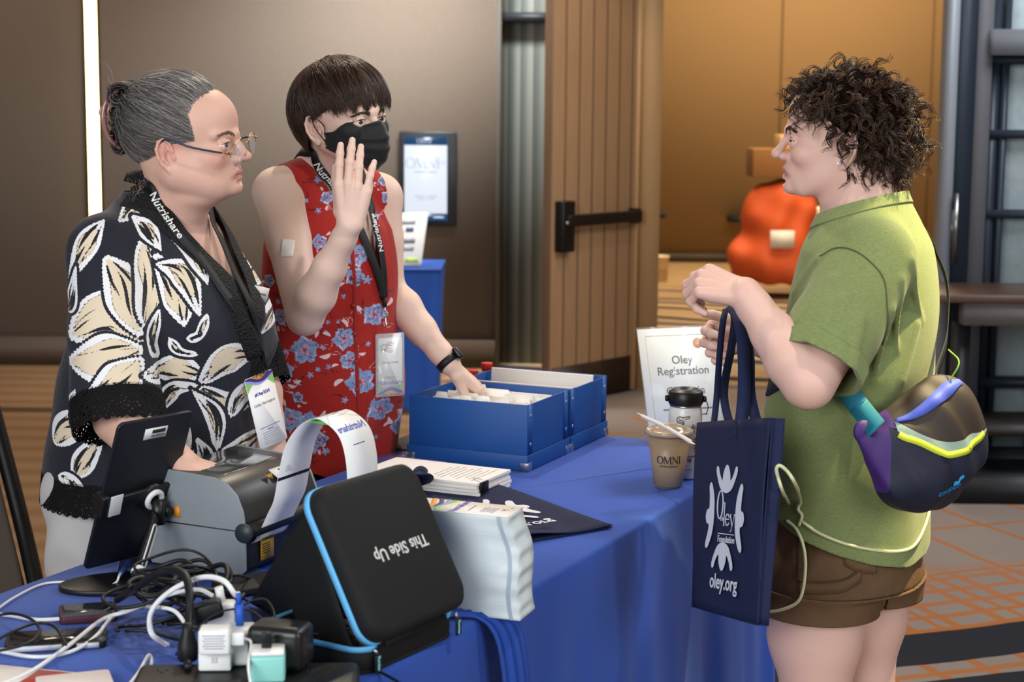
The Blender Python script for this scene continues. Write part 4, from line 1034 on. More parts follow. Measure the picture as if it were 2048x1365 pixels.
    dk = hair_mat('2a2320', '4d443f', '7d736c', name='dark gathered hair')
    n = 420; th = rng.random((n, 1))*2*PI; P = []
    for i in range(n):
        if i < 220: ctr = A(-.122, rng.normal(0, .010), .092); R = A(.022, .026, .019)*(.5+.7*rng.random())
        elif i < 330: ctr = A(-.128, rng.normal(0, .012), .052); R = A(.020, .024, .022)*(.5+.6*rng.random())
        else: ctr = A(-.136, rng.normal(0, .012), .010); R = A(.016, .016, .034)*(.4+.6*rng.random())
        a = rng.random()*6.28 + np.linspace(0, 3.6, 14); tl = rng.normal(0, .35)
        P.append(ctr + np.c_[np.cos(a)*R[0], np.sin(a+tl)*R[1]*math.sin(tl*3)+rng.normal(0, .004), np.sin(a)*R[2]])
    strands('hair_bun', H.W(np.array(P)), .0012, dk, root)
    P = []
    for i in range(34):
        a = A(-.06+rng.normal(0, .012), rng.normal(-.02, .03), -.062+rng.normal(0, .012)); d = A(-.5, rng.normal(0, .3), -.8); kx = np.linspace(0, 1, 10)[:, None]
        P.append(a + d*kx*.04*(.5+rng.random()) + .005*np.sin(kx*9+rng.random(3)*6))
    for i in range(24):
        a = A(-.13, rng.normal(0, .01), rng.choice([.10, .0, .04])); d = A(-.8, rng.normal(0, .5), rng.normal(.3, .6)); kx = np.linspace(0, 1, 10)[:, None]
        P.append(a + d*kx*.035*(.3+rng.random()) + .004*np.sin(kx*7+rng.random(3)*6))
    strands('loose_hair', H.W(np.array(P)), .00032, hair_mat('6a5a4c', '8a7868', 'b5a698', name='wispy hair'), root)['kind'] = 'stuff'
    brows(H, 1., hair_mat('4c4039', '6d5f56', '857468', name='brow hair'), root, body, n=80, r=.0005)
    # ---- claw clip
    cl = empty('hair_clip', tuple(H.w(-.14, 0, .05)), 'translucent rosy brown claw clip gathering the grey hair', 'hair clip'); m1 = mat('8a5f58', .25, name='rosy plastic', coat=.5); m2 = mat('d8a28e', .3, name='pale pink plastic', coat=.4)
    for q in (1, -1):
        P = spline([H.w(-.130, q*.016, .098), H.w(-.147, q*.028, .080), H.w(-.153, q*.034, .048), H.w(-.146, q*.032, .012), H.w(-.126, q*.026, -.010)], 26)
        V, F_ = ribbon_geo(P, H.Y*q*.5 - H.X*.8, np.interp(np.linspace(0, 1, 26), [0, .3, .8, 1], [.006, .011, .011, .005]), .003); mk('claw', V, F_, m1, cl)
        mb = MB()
        for i in range(3, 24, 3): mb.tube([P[i], P[i] + H.X*.012 + H.Y*q*.002], [.0012, .0006], 5)
        mb.build('tooth', m1, cl, True)
    P = spline([H.w(-.148, 0, .062), H.w(-.162, 0, .062), H.w(-.178, 0, .056)], 12); mk('grip', *ribbon_geo(P, H.Z, [.010, .014, .017, .019, .020, .020, .020, .020, .019, .017, .013, .006], .004), m2, cl)
    lash_a(H, root); glasses_a(H); lanyard_a(s, B, body)
def lash_a(H, root, up=.0050):
    for q in (1, -1):
        L = [H.w(.0790+.0137*math.cos(a), q*.0315+.0137*math.sin(a), up*(1-(math.sin(a)/1.05)**2)+.0012) for a in np.linspace(-.95, .95, 12)]
        mk('lash_line', *tube_geo(np.array(L), .0008, 5), mat('241c18', .6), root)
def glasses_a(H):
    gl = empty('eyeglasses', tuple(H.w(.11, 0, .0)), 'thin gold rimmed glasses slid down the nose of the woman with clipped grey hair', 'glasses')
    gold = mat('b8935a', .25, 1, name='gold wire'); dk = mat('2a3a4c', .3, .2, name='blue temple'); gm = mat('dfe6ea', .02, 0, name='lens', alpha=.13, coat=1)
    ro = .16; c, s_ = math.cos(ro), math.sin(ro)
    def G(x, y, z): return H.w(x, y*c - z*s_, -.006 + z*c + y*s_)
    for q in (1, -1):
        ol = [(q*.009, .010), (q*.022, .017), (q*.045, .018), (q*.062, .010), (q*.064, -.004), (q*.050, -.019), (q*.030, -.022), (q*.014, -.013)]
        xx = lambda y: .118 - .25*abs(y)**1.0*.6
        P = spline([G(xx(y), y, z) for y, z in ol], 40, True); V = np.vstack([P, P + H.X*.001]); n = 40
        mk('lens', V, [tuple(range(n)), tuple(range(2*n-1, n-1, -1))] + [(i, n+i, n+(i+1) % n, (i+1) % n) for i in range(n)], gm, gl, False)
        top = spline([G(xx(y), y, z) for y, z in [ol[7], ol[0], ol[1], ol[2], ol[3], ol[4]]], 30); mk('half_rim', *tube_geo(top, .0009, 6), gold, gl)
        hg = G(xx(.064), q*.064, .004); mk('hinge', *tube_geo([hg - H.X*.004, hg + H.X*.004 + H.Z*.001], .0022, 8), gold, gl)
        tp = spline([hg, hg - H.X*.012 + H.Z*.001 + H.Y*q*.004, H.w(.04, q*.083, .000), H.w(-.006, q*.086, .014), H.w(-.03, q*.084, -.002)], 30)
        mk('temple', *tube_geo(tp[:9], .0016, 6), gold, gl); mk('temple_tip', *tube_geo(tp[8:], .0019, 6), dk, gl)
        mk('nose_pad', *tube_geo([G(.106, q*.010, -.004), G(.100, q*.011, -.011)], .0022, 6), gm, gl)
    mk('bridge', *tube_geo(spline([G(.117, -.010, .010), G(.121, 0, .014), G(.117, .010, .010)], 10), .0011, 6), gold, gl)
def band_text(body, size, P, side, m, parent, u0, flip=False, off=.0012):
    """writing that follows a band: u0 metres along P, across = side"""
    P = np.asarray(P, float); L = np.r_[0, np.cumsum(np.linalg.norm(np.diff(P, axis=0), axis=1))]; S = np.broadcast_to(np.asarray(side, float), P.shape)
    T = np.gradient(P, axis=0); T /= np.linalg.norm(T, axis=1)[:, None]; N = np.cross(T, S); N /= np.linalg.norm(N, axis=1)[:, None]
    def fn(V):
        u = u0 + V[:, 0]; f = lambda Q: np.stack([np.interp(u, L, Q[:, i]) for i in range(3)], 1)
        return f(P) + f(S)/np.linalg.norm(f(S), axis=1)[:, None]*V[:, 1:2] + f(N)*(off + V[:, 2:3])
    return text(body, size, m, None, None, None, parent, fn=fn, align='LEFT', bold=.0004)
def logo_fig(r, ang, sc=1.):
    """one petal figure of the round emblem: body bulb with two raised arms"""
    out = []
    for q in (0, 1, -1):
        if q == 0: P = [(.0 + .16*math.cos(a), .42 + .26*math.sin(a)) for a in np.linspace(0, 2*PI, 18)]
        else: P = [(q*.08, 0), (q*.34, .18), (q*.50, .50), (q*.56, .82), (q*.46, .80), (q*.34, .55), (q*.20, .38), (q*.05, .30)]
        out.append([((x*math.cos(ang) - (y*1.0+r)*math.sin(ang))*sc, (x*math.sin(ang) + (y+r)*math.cos(ang))*sc) for x, y in (P if q >= 0 else P[::-1])])
    return out
def wave_art(w, h, y0, parent, o, ax, ay, flip=1):
    """green, lilac, violet and orange waves across a badge edge"""
    az = np.cross(ax, ay)
    for k, (cc, f0, f1) in enumerate((('8ccf6a', .0, .95), ('9fa9dc', .05, .62), ('4b3a86', .0, .42), ('f0a53c', -.1, .16))):
        xs = np.linspace(-w/2, w/2, 24); tp = [(x, y0 + flip*h*(f1 + [.25*math.sin(x/w*5.2+2.2+3.1), .28*math.sin(x/w*5+1.5), .30*math.sin(x/w*5+1.3), .24*math.cos(x/w*7)][k])) for x in xs]
        if k == 0: tp = [(x, y0 + flip*h*(.25+1.15*(2*abs(x/w))**1.6)) for x in xs]
        poly = [(x, max(min(y, max(y0, y0+flip*h*1.6)), min(y0, y0+flip*h*1.6))) for x, y in tp] + [(w/2, y0), (-w/2, y0)]
        V, Fs = poly_geo([poly], .0005 + .00012*k); mk('wave_print', place(V, o, ax, ay), Fs, mat(cc, .5), parent, False)
def badge(name, o, ax, ay, w, h, label, who, tag_line, lower, top=True, holder=False):
    b = empty(name, tuple(o), label, 'badge'); ax, ay = nrm(ax), nrm(ay); az = np.cross(ax, ay); ink, vio = mat('4a4c54', .6), mat('4b4a9a', .6)
    MB().prism(rrect(w, h, .004), o, ax, ay, az, .0006).build('card', mat('e9e8e8', .45, name='badge card'), b)
    f = o + az*.0007
    if top: wave_art(w*.99, h*.14, h*.5-.001, b, f, ax, ay, -1)
    else: wave_art(w*.99, h*.14, -h*.5+.001, b, f, ax, ay, 1)
    if tag_line: text(tag_line, h*.062, vio, f + ay*h*.24, ax, ay, b, bold=.0003)
    text(who, h*.056, ink, f + ay*h*(.10 if tag_line else .06), ax, ay, b)
    for y, ww, cc in lower: MB().box(f + ay*h*y + az*.0002, ax, ay, az, w*ww/2, h*.006, .0001).build('print_line', mat(cc, .6), b)
    return b, f, ax, ay, az
def lanyard_a(s, B, body):
    ln = empty('lanyard', tuple(trace(s, 420, 540)), 'black lanyard with white writing around the neck above the leaf print blouse', 'lanyard'); M = mat('0b0c0e', .6, name='black webbing')
    SB = SDF(); SB.fun(s.ev, 0); SB.fun(body.ev, 0)
    P = spline([B.w(-.045, .02, 1.400), B.w(-.040, -.035, 1.398)] + [trace(SB, x, y, off=.004) for x, y in ((297, 372), (312, 402), (334, 436), (366, 480), (404, 520), (440, 572))] + [trace(s, x, y, off=.008) for x, y in ((476, 622), (508, 672), (527, 725))], 70)
    P, side, _ = webbing(P, SB, .019, M, ln, off=.004)
    if np.cross(np.gradient(P, axis=0)[25], side[25])@(CAM-P[25]) < 0: side = -side
    L = np.r_[0, np.cumsum(np.linalg.norm(np.diff(P, axis=0), axis=1))]; i0 = int(np.argmin(np.abs(proj(P)[:, 1] - 386)))
    band_text('Nutrishare', .0235, P, side, mat('e4e6e4', .6), ln, L[i0], off=.0014)
    P2 = spline([B.w(-.045, .02, 1.400), B.w(-.01, .09, 1.38), trace(SB, 428, 452, off=.004), trace(SB, 470, 545, off=.006), trace(s, 505, 620, off=.008), trace(s, 527, 720, off=.012)], 40)
    webbing(P2, SB, .017, M, ln, off=.004)
    c = trace(s, 530, 745, off=.02); mk('clip', *tube_geo([P[-1], c], .003, 8), mat('b8b8b8', .3, 1), ln)
    o = trace(s, 532, 820, off=.03); ax = nrm(A(.60, .80, .18)); ay = nrm(A(-.10, .06, 1.)); ay = nrm(ay - ax*(ax@ay))
    b, f, ax, ay, az = badge('name_badge', o, ax, ay, .074, .142, 'white name badge with coloured waves hanging against the leaf print blouse', 'Cathy Harrington', '#Oley2024', [(-.22, .7, '8c8cc0'), (-.26, .2, '6a6c74')] + [(-.29-.03*i, .62-.04*(i % 2), 'b4b6bc') for i in range(6)], True)
    p = trace(s, 521, 588, off=.002); tg = empty('pin_tag', tuple(p), 'small cream tag pinned on the leaf print blouse', 'tag'); px_, py_ = nrm(A(.75, .62, -.25)), nrm(A(.2, .1, .97)); py_ = nrm(py_ - px_*(px_@py_)); pz = np.cross(px_, py_)
    MB().box(p, px_, py_, pz, .017, .014, .001).build('card', mat('dcd8cf', .6), tg); MB().box(p + pz*.0012, px_, py_, pz, .012, .002, .0002).build('print_line', mat('8a8a86', .6), tg)
# ============================================================ woman in the red floral top and black face mask
def build_woman_b():
    v = nrm(A(-.098, .995, 0)); tc = -v; th = math.radians(43); rt = A(-tc[1], tc[0], 0)
    f_h = tc*math.cos(th) + rt*math.sin(th); sc = 1.0
    X, Y, Z = basis(f_h, .115, .05); HD = 3.68
    # near eye is the survey point of the head
    eye = W(716, 244, HD); o = eye - (X*.0785 - Y*.0315)*sc; H = Fr(o, X, Y, Z)
    bx, by, bz = basis(tc*math.cos(math.radians(46)) + rt*math.sin(math.radians(46)))
    c0 = W(668, 700, 3.89); O = A(c0[0], c0[1], 0); B = Fr(O, bx, by, bz)
    root = empty('person', (O[0], O[1], 0), 'person in sleeveless red floral top and black face mask with one hand raised', 'person')
    s = SDF(); head_sdf(s, H, sc, slit=.0058)
    kz = 1.0
    sh_r = W(556, 385, 3.76); sh_l = W(757, 395, 3.93); sm = (sh_r+sh_l)/2
    nb = sm + A(-.02, .035, .048); s.cap(H.w(-.02, 0, -.045), nb, .051, .059, .03)
    s.cap(nb, sh_r + A(0, 0, .0), .051, .049, .035); s.cap(nb, sh_l, .051, .049, .035)
    lt = B.l(sm)
    s.frame(O, bx, by, bz)
    tz = sm[2]
    s.loft([(.745, -.03, 0, .118, .172), (.87, -.02, 0, .11, .162), (1.01, lt[0]*.45, lt[1]*.45, .10, .142), (1.15, lt[0]*.75, lt[1]*.75, .11, .152), (1.26, lt[0]*.9, lt[1]*.9, .10, .152), (tz-.01, lt[0], lt[1], .058, .105)], .04)
    for q in (1, -1): s.cap((-.04, q*.085, .78), (-.04, q*.09, .46), .085, .06, .03); s.cap((-.04, q*.09, .46), (-.05, q*.09, .08), .055, .038, .03); s.cap((-.06, q*.09, .045), (.10, q*.1, .035), .036, .03, .02)
    s.M = None
    el_r = W(610, 634, 3.60); wr_r = W(701, 450, 3.46)
    el_l = W(776, 578, 3.94); wr_l = W(899, 728, 3.90); J0 = len(s.p)
    limb(s, [sh_r, (sh_r*.6+el_r*.4), el_r], [.054, .047, .039], .02, .03); forearm(s, el_r, wr_r, .039, .0238)
    limb(s, [sh_l, sh_l*.5+el_l*.5, el_l], [.054, .045, .038], .02, .03); forearm(s, el_l, wr_l, .039, .025)
    # raised right hand: back of the hand to the camera, fingers up
    upd = nrm(W(706, 350, 3.44) - wr_r); dor = nrm(CAM - wr_r)*.8 + A(-.15, -.1, .1)
    hr = hand_sdf(s, wr_r, upd, dor, 1, [(.10, .12, .08), (.12, .15, .1), (.16, .2, .12), (.20, .35, .15)], (.03, .0, .03, -.14), (.42, .9, .2), .93)
    # left hand reaching down among the cards
    hd = nrm(W(958, 782, 3.95) - wr_l); hl = hand_sdf(s, wr_l, hd, A(.25, -.2, .9), -1, [(.35, .35, .2), (.45, .4, .25), (.5, .45, .3), (.5, .5, .3)], (.10, .02, -.06, -.12), (.45, .9, .25), .98)
    parts = [(H.o-A(.152, .152, .122), H.o+.152, .0018), (hr[0].w(.09, 0, 0)-.115, hr[0].w(.09, 0, 0)+.115, .0022), (hl[0].w(.08, 0, 0)-.11, hl[0].w(.08, 0, 0)+.11, .0022)]
    finish_body(s, O+A(-.5, -.75, 0), O+A(.7, .5, 1.72), parts, skin_mat('e4c3b2', 'd08a7c'), root, H, sc, .8, .0045)
    eyes(H, sc, nrm(X*.93 - Y*.22 + Z*.02), '3d3224', root)
    core = SDF(); core.p = s.p[:J0]; J = dict(core=core, sh_r=sh_r, sh_l=sh_l, el_r=el_r, wr_r=wr_r, el_l=el_l, wr_l=wr_l, sm=sm, nb=nb, tz=tz, lt=lt)
    dress_b(root, H, B, s, J)
    return root, H, B, s, J
def floral(V, root_px):
    """red floral print as distance fields in the plane of the cloth front"""
    e = nrm(A(.995, .0, 0)); D = 3.77; q = lambda x, y: np.array((W(x, y, D)@e, W(x, y, D)[2])); k = D/F_PX
    UV = np.c_[V@e, V[:, 2]]; n = len(V); blue = np.full(n, .05); pink = blue.copy(); white = blue.copy(); dark = blue.copy(); rg = np.random.default_rng(11)
    big = [((614, 695), 30), ((715, 510), 24), ((712, 552), 20), ((747, 632), 24), ((690, 675), 24), ((720, 765), 30), ((755, 830), 26), ((570, 740), 24), ((585, 835), 26), ((620, 840), 22), ((566, 630), 18), ((655, 395), 14), ((770, 400), 16), ((760, 365), 13), ((700, 720), 20), ((645, 480), 16), ((790, 880), 20), ((660, 600), 14), ((540, 560), 14), ((640, 880), 18), ((600, 790), 12), ((740, 440), 14), ((540, 420), 10)]
    for (x, y), r in big:
        c = q(x, y); r = r*k; m = (np.abs(UV-c) < r*2.4).all(1)
        if not m.any(): continue
        d = UV[m]-c; ro = rg.random()*6.28; rr = np.linalg.norm(d, axis=1); a = np.arctan2(d[:, 1], d[:, 0]) + ro
        f = rr - r*(.86 + .10*np.cos(5*a) + .06*np.cos(9*a+2) + .04*np.cos(17*a))
        blue[m] = np.minimum(blue[m], f); white[m] = np.maximum(white[m], .002 - f)
        pink[m] = np.minimum(pink[m], rr - r*.30*(1 + .3*np.cos(3*a)))
        pet = np.maximum(np.abs(np.sin(2.5*a + 6*rr/r))*rr*.4 - .0012, f + r*.10); 
        dark[m] = np.minimum(np.where(f < .002, .05, dark[m]), np.where(f < 0, np.minimum(pet, np.abs(f+r*.33+.0015*np.sin(9*a))-.0006), .05))
        hi = np.maximum(np.abs(f + r*.13) - .0016*np.clip(np.sin(3*a+1)+.2, 0, 1.2), -.02); white[m] = np.minimum(white[m], np.where(f < 0, hi, .05))
        # sprigs of pale leaves around each bloom
        for j in range(4):
            b = rg.random()*6.28; p0 = c + r*1.0*A(math.cos(b), math.sin(b)); b2 = b + rg.normal(0, .7); p1 = p0 + r*.5*A(math.cos(b2), math.sin(b2)); p2 = p1 + r*.4*A(math.cos(b2+.7), math.sin(b2+.7))
            l, t, sd = leaf_fields(UV[m], [p0, p1, p2], r*.16, .9); ol = np.abs(l) - .0007
            white[m] = np.minimum(white[m], np.where(f > 0, ol, .05)) if j < 2 else np.minimum(white[m], np.where(f > .002, l+.0004, .05))
    # small blue florets, dark sprigs
    small = [(600, 760, 9), (625, 745, 8), (650, 690, 7), (645, 650, 6), (660, 640, 6), (655, 660, 6), (720, 620, 7), (735, 560, 10), (690, 590, 6), (660, 730, 7), (640, 735, 7), (760, 590, 7), (575, 700, 7), (630, 900, 10), (650, 905, 9), (800, 850, 10), (795, 860, 8), (775, 690, 6), (640, 420, 7), (615, 400, 6), (635, 360, 8), (655, 500, 8), (648, 515, 7), (662, 505, 7), (560, 600, 7), (545, 700, 6), (725, 880, 7), (745, 890, 6), (620, 600, 6), (600, 900, 7), (690, 800, 8), (680, 640, 6), (735, 690, 6)]
    for x, y, r in small:
        c = q(x, y); r = r*k; m = (np.abs(UV-c) < r*4).all(1)
        if not m.any(): continue
        d = UV[m]-c; rr = np.linalg.norm(d, axis=1); a = np.arctan2(d[:, 1], d[:, 0]) + x; f = rr - r*(.65+.35*np.cos(5*a)); blue[m] = np.minimum(blue[m], f)
        b = rg.random()*6.28; l, t, sd = leaf_fields(UV[m], [c, c + r*1.6*A(math.cos(b), math.sin(b)), c + r*3*A(math.cos(b+.4), math.sin(b+.4))], .0011, .2); dark[m] = np.minimum(dark[m], np.where(f > 0, l, .05))
        for j in range(5):
            p = c + r*(1.4+.4*j)*A(math.cos(b+.08*j), math.sin(b+.08*j)) + rg.normal(0, r*.35, 2); dark[m] = np.minimum(dark[m], np.where(f > 0, np.linalg.norm(UV[m]-p, axis=1) - r*.24, .05))
    return {'blue': blue, 'pink': pink, 'white': white, 'dark': dark}
def floral_mat():
    t = NT('red floral cloth'); red = t.mix(t.noise(7, 3), lin('96201a'), lin('ad2820')); st = lambda n: t.step(t.attr(n), .0005, -.0005)
    nz = t.noise(70, 3); bl = t.mix(nz, lin('5a6ea6'), lin('a9bde0'))
    c = t.mix(st('blue'), red, bl); c = t.mix(st('pink'), c, lin('d893b2')); c = t.mix(t.math('MULTIPLY', st('white'), .8), c, lin('efd9dc')); c = t.mix(t.math('MULTIPLY', st('dark'), .75), c, lin('3a1524'))
    t.color(c); t.set(Roughness=.75, Sheen_Weight=.1); t.b.inputs['Specular IOR Level'].default_value = .2; t.bump(t.noise(30, 3), .25, .008); return t.m
def dress_b(root, H, B, body, J):
    sm, lt, tz = J['sm'], J['lt'], J['tz']
    s = SDF(); s.frame(B.o, B.X, B.Y, B.Z)
    s.loft([(.68, -.045, 0, .138, .202), (.81, -.02, 0, .140, .193), (.94, lt[0]*.3, lt[1]*.3, .140, .182), (1.045, lt[0]*.55, lt[1]*.55, .135, .17), (1.153, lt[0]*.78, lt[1]*.78, .137, .17), (1.25, lt[0]*.9, lt[1]*.9, .12, .166), (tz-.03, lt[0], lt[1], .09, .138), (tz+.03, lt[0]-.01, lt[1], .053, .085)], 0)
    s.M = None
    s.cap(J['nb']-A(0, 0, .004), J['sh_r']+A(0, 0, -.002), .0555, .0575, .035); s.cap(J['nb']-A(0, 0, .004), J['sh_l']+A(0, 0, -.002), .0555, .0575, .035)
    def folds(P):
        L = B.l(P); x, y, z = L[..., 0], L[..., 1], L[..., 2]
        return (.0045*np.sin(38*y + 5*x + 3*np.sin(4*z)) + .002*np.sin(30*z+20*y))*np.clip((1.18-z)/.4, 0, 1)
    s.fun(folds, 0, 0)
    V, Q = s.mesh(B.o+A(-.38, -.44, .66), B.o+A(.45, .38, 1.46), .0032, 1); L = B.l(V); x, y, z = L.T
    hem = .722 + .02*np.sin(np.arctan2(y, x)*3)
    # arm holes: keep the side of the shoulder towards the neck; neck: a notched V
    def hole(sh, q):
        a = nrm(J['sm']-sh); d = (V - sh)@a; low = V[:, 2] - (sh[2]-.115)
        return np.where((low > -.01), .006 - .22*np.clip(.115-low, 0, .1)*0 - d - .0*low, -1.) 
    gr = hole(J['sh_r'], -1); gl = hole(J['sh_l'], 1)
    # rounded bottoms of the holes
    def rnd_hole(sh):
        a = nrm(J['sm']-sh); P = V - sh; u = P@a; w = P[:, 2]; return .094 - np.sqrt(np.clip(u+.080, -1, 9)**2*1.0 + (np.clip(w, -1, 0))**2*.62) 
    ln = B.l(J['nb']); yy, xx = y - ln[1], x - ln[0]
    hw = np.interp(z, [tz-.175, tz-.05, tz+.01, tz+.05], [0, .037, .062, .075])
    gn = np.where(xx > -.02, hw - np.abs(yy), z - (tz+.035))
    g = np.maximum.reduce([hem - z, rnd_hole(J['sh_r']), rnd_hole(J['sh_l']), gn])
    Vb, Fb = clip_mesh(V, Q, g); o = mk('floral_top', Vb, Fb, floral_mat(), root, True, floral(Vb, None)); thicken(o, .0022, -1)
    # button placket down the front
    M_R = mat('9a221b', .8, name='red placket')
    P = np.array([trace(s, x_, y_, off=.0015) for x_, y_ in ((700, 470), (704, 520), (707, 580), (708, 640), (711, 700), (713, 760), (716, 830), (720, 890))]); mk('placket', *ribbon_geo(spline(P, 40), nrm(A(.8, -.2, 0)), .013, .0012), M_R, root)
    mb = MB()
    for i in range(7):
        p = trace(s, 701+i*2.6, 500+i*56, off=.003); n = nrm(CAM-p); a = nrm(np.cross(ZV, n)); mb.lathe([(.0045, 0), (.005, .001), (.0045, .002), (.001, .0018)], p, a, np.cross(n, a), n, 12)
    mb.build('button', mat('8e1a18', .4), root, True)
    # jeans
    t = SDF(); t.frame(B.o, B.X, B.Y, B.Z); t.loft([(.70, -.055, 0, .115, .185), (.85, -.04, 0, .115, .175)], 0)
    for q in (1, -1): t.cap((-.04, q*.085, .78), (-.04, q*.09, .46), .095, .07, .03); t.cap((-.04, q*.09, .46), (-.05, q*.09, .05), .068, .055, .03)
    V, Q = t.mesh(B.o+A(-.3, -.3, .04), B.o+A(.3, .3, .93), .010, 0); V, F_ = clip_mesh(V, Q, .05-V[:, 2]); mk('jeans', V, F_, mat('1c2540', .85, var=.2, name='dark denim'), root)
    # ---- hair: short cut with a fringe
    hm = hair_mat('20140d', '38241a', '5c3d29', .5, 'dark brown hair'); c = A(-.008, 0, .030); rad = A(.098, .078, .090)
    crown = A(-.045, .0, .118); P = []; n = 4200
    for i in range(n):
        a = rng.random()*2*PI - PI; side = abs(a)
        # end point by azimuth: fringe in front, over the ear at the side, nape behind
        az = math.degrees(side); sg = 1 if a > 0 else -1
        if az < 38: e = A(.094 - .012*(az/38)**2, sg*(.064*az/38), .036 + rng.normal(0, .009) - .012*math.sin(az*.35+2*sg))
        elif az < 72: u = (az-38)/34; e = A(.082-.070*u, sg*(.064+.016*u), .030 - .012*u + rng.normal(0, .006) + (.010 if .5 < u < .95 else 0))
        elif az < 108: u = (az-72)/36; e = A(.010-.055*u, sg*(.083 - .004*u), .020 - .030*u + rng.normal(0, .007))
        else: u = (az-108)/72; e = A(-.040-.036*u, sg*.070*math.cos(u*PI/2), -.030 - .058*u**.5*rng.uniform(.5, 1.15))
        r0 = crown + A(rng.normal(0, .012), rng.normal(0, .012), 0); st = rng.random()*.55
        ua, ub = (r0-c)/rad, (e-c)/rad; la, lb = np.linalg.norm(ua), np.linalg.norm(ub); ua, ub = ua/la, ub/lb; om = math.acos(np.clip(ua@ub, -.999, .999)); t = np.linspace(st, 1, 14)[:, None]
        lay = .995 + .035*rng.random(); r = la*(1-t) + lb*t; r = np.maximum(r, .985)*(lay*(1 + .012*np.sin(PI*np.clip(t, 0, 1)))) if lb > .9 else la*(1-t)+lb*t
        u = (np.sin((1-t)*om)*ua + np.sin(t*om)*ub)/math.sin(om); p = c + u*r*rad
        p[:, 1] += (.006*np.sin(t[:, 0]*3)*rng.normal(0, .6)); P.append(p)
    P = H.W(np.array(P)); strands('hair', P, .0010, hm, root)
    cap = SDF(); cap.frame(H.o, H.X, H.Y, H.Z); cap.ell(c, rad*1.005, 0); V, Q = cap.mesh(H.o-.16, H.o+.17, .005, 0); L = H.l(V)
    hl = np.interp(L[:, 0], [-.12, -.05, -.02, .02, .05, .07, .1], [-.06, -.05, .0, .022, .045, .055, .06]); V, F_ = clip_mesh(V, Q, hl - L[:, 2]); mk('hair_base', V, F_, mat('1c120d', .7, name='hair base'), root)
    brows(H, 1., hair_mat('2a1c15', '3a2a20', '5a4536', name='dark brow'), root, body, pts=((.094, .010, .016), (.090, .030, .019), (.074, .049, .014)), n=120, r=.0006)
    # lashes: dark line along each upper lid
    for q in (1, -1):
        L = [H.w(*(A(.0790+.0137*math.cos(a), q*.0315+.0137*math.sin(a), .0058*(1-(math.sin(a)/1.05)**2)+.0012))) for a in np.linspace(-.9, .9, 12)]
        mk('lash_line', *tube_geo(np.array(L), .0009, 5), mat('140f0d', .6), root)
    mask_b(root, H, body); lanyard_b(s, B, J, body)
    # dressing patch and watch
    p = trace(body, 575, 497); n = grad(body, p)[0]; a = nrm(np.cross(ZV, n)); up_ = np.cross(n, a); nu, nv = 9, 9; V = []
    for j in range(nv):
        for i in range(nu): V.append(p + a*((i/(nu-1)-.5)*.029) + up_*((j/(nv-1)-.5)*.041))
    V = snap(body, np.array(V), .0012); pa = mk('dressing_patch', V, [(j*nu+i, j*nu+i+1, (j+1)*nu+i+1, (j+1)*nu+i) for j in range(nv-1) for i in range(nu-1)], mat('f0ebe2', .8, name='white dressing'), None); thicken(pa, .001, 1); tag(pa, 'square white dressing patch stuck on the bare upper arm', 'patch')
    wd = nrm(J['wr_l']-J['el_l']); wc = J['wr_l'] - wd*.004; u = nrm(np.cross(wd, ZV)); w_ = np.cross(u, wd)
    wa = empty('wristwatch', tuple(wc), 'black wristband with small dark watch on the wrist over the blue box', 'watch'); ring = []
    for i in range(48):
        a_ = 2*PI*i/48; d = u*math.cos(a_) + w_*math.sin(a_); ring.append(wc + d*.028)
    ring = np.array(ring); R2 = snap(body, ring, .0015); V = []; bw = .0085
    for off, k_ in ((-1, 0), (1, 0), (1, .0022), (-1, .0022)):
        V.append(snap(body, R2 + wd*off*bw, .0012+k_))
    V = np.concatenate(V); F_ = [(k_*48+i, k_*48+(i+1) % 48, ((k_+1) % 4)*48+(i+1) % 48, ((k_+1) % 4)*48+i) for k_ in range(4) for i in range(48)]
    mk('band', V, F_, mat('15171b', .5, name='rubber band'), wa)
    f = wc + w_*.0305 + u*.002; MB().prism(rrect(.022, .030, .006), f, u, wd, w_ if True else w_, .007).build('watch_case', mat('0d0e10', .2, .3), wa, bev=.0015)
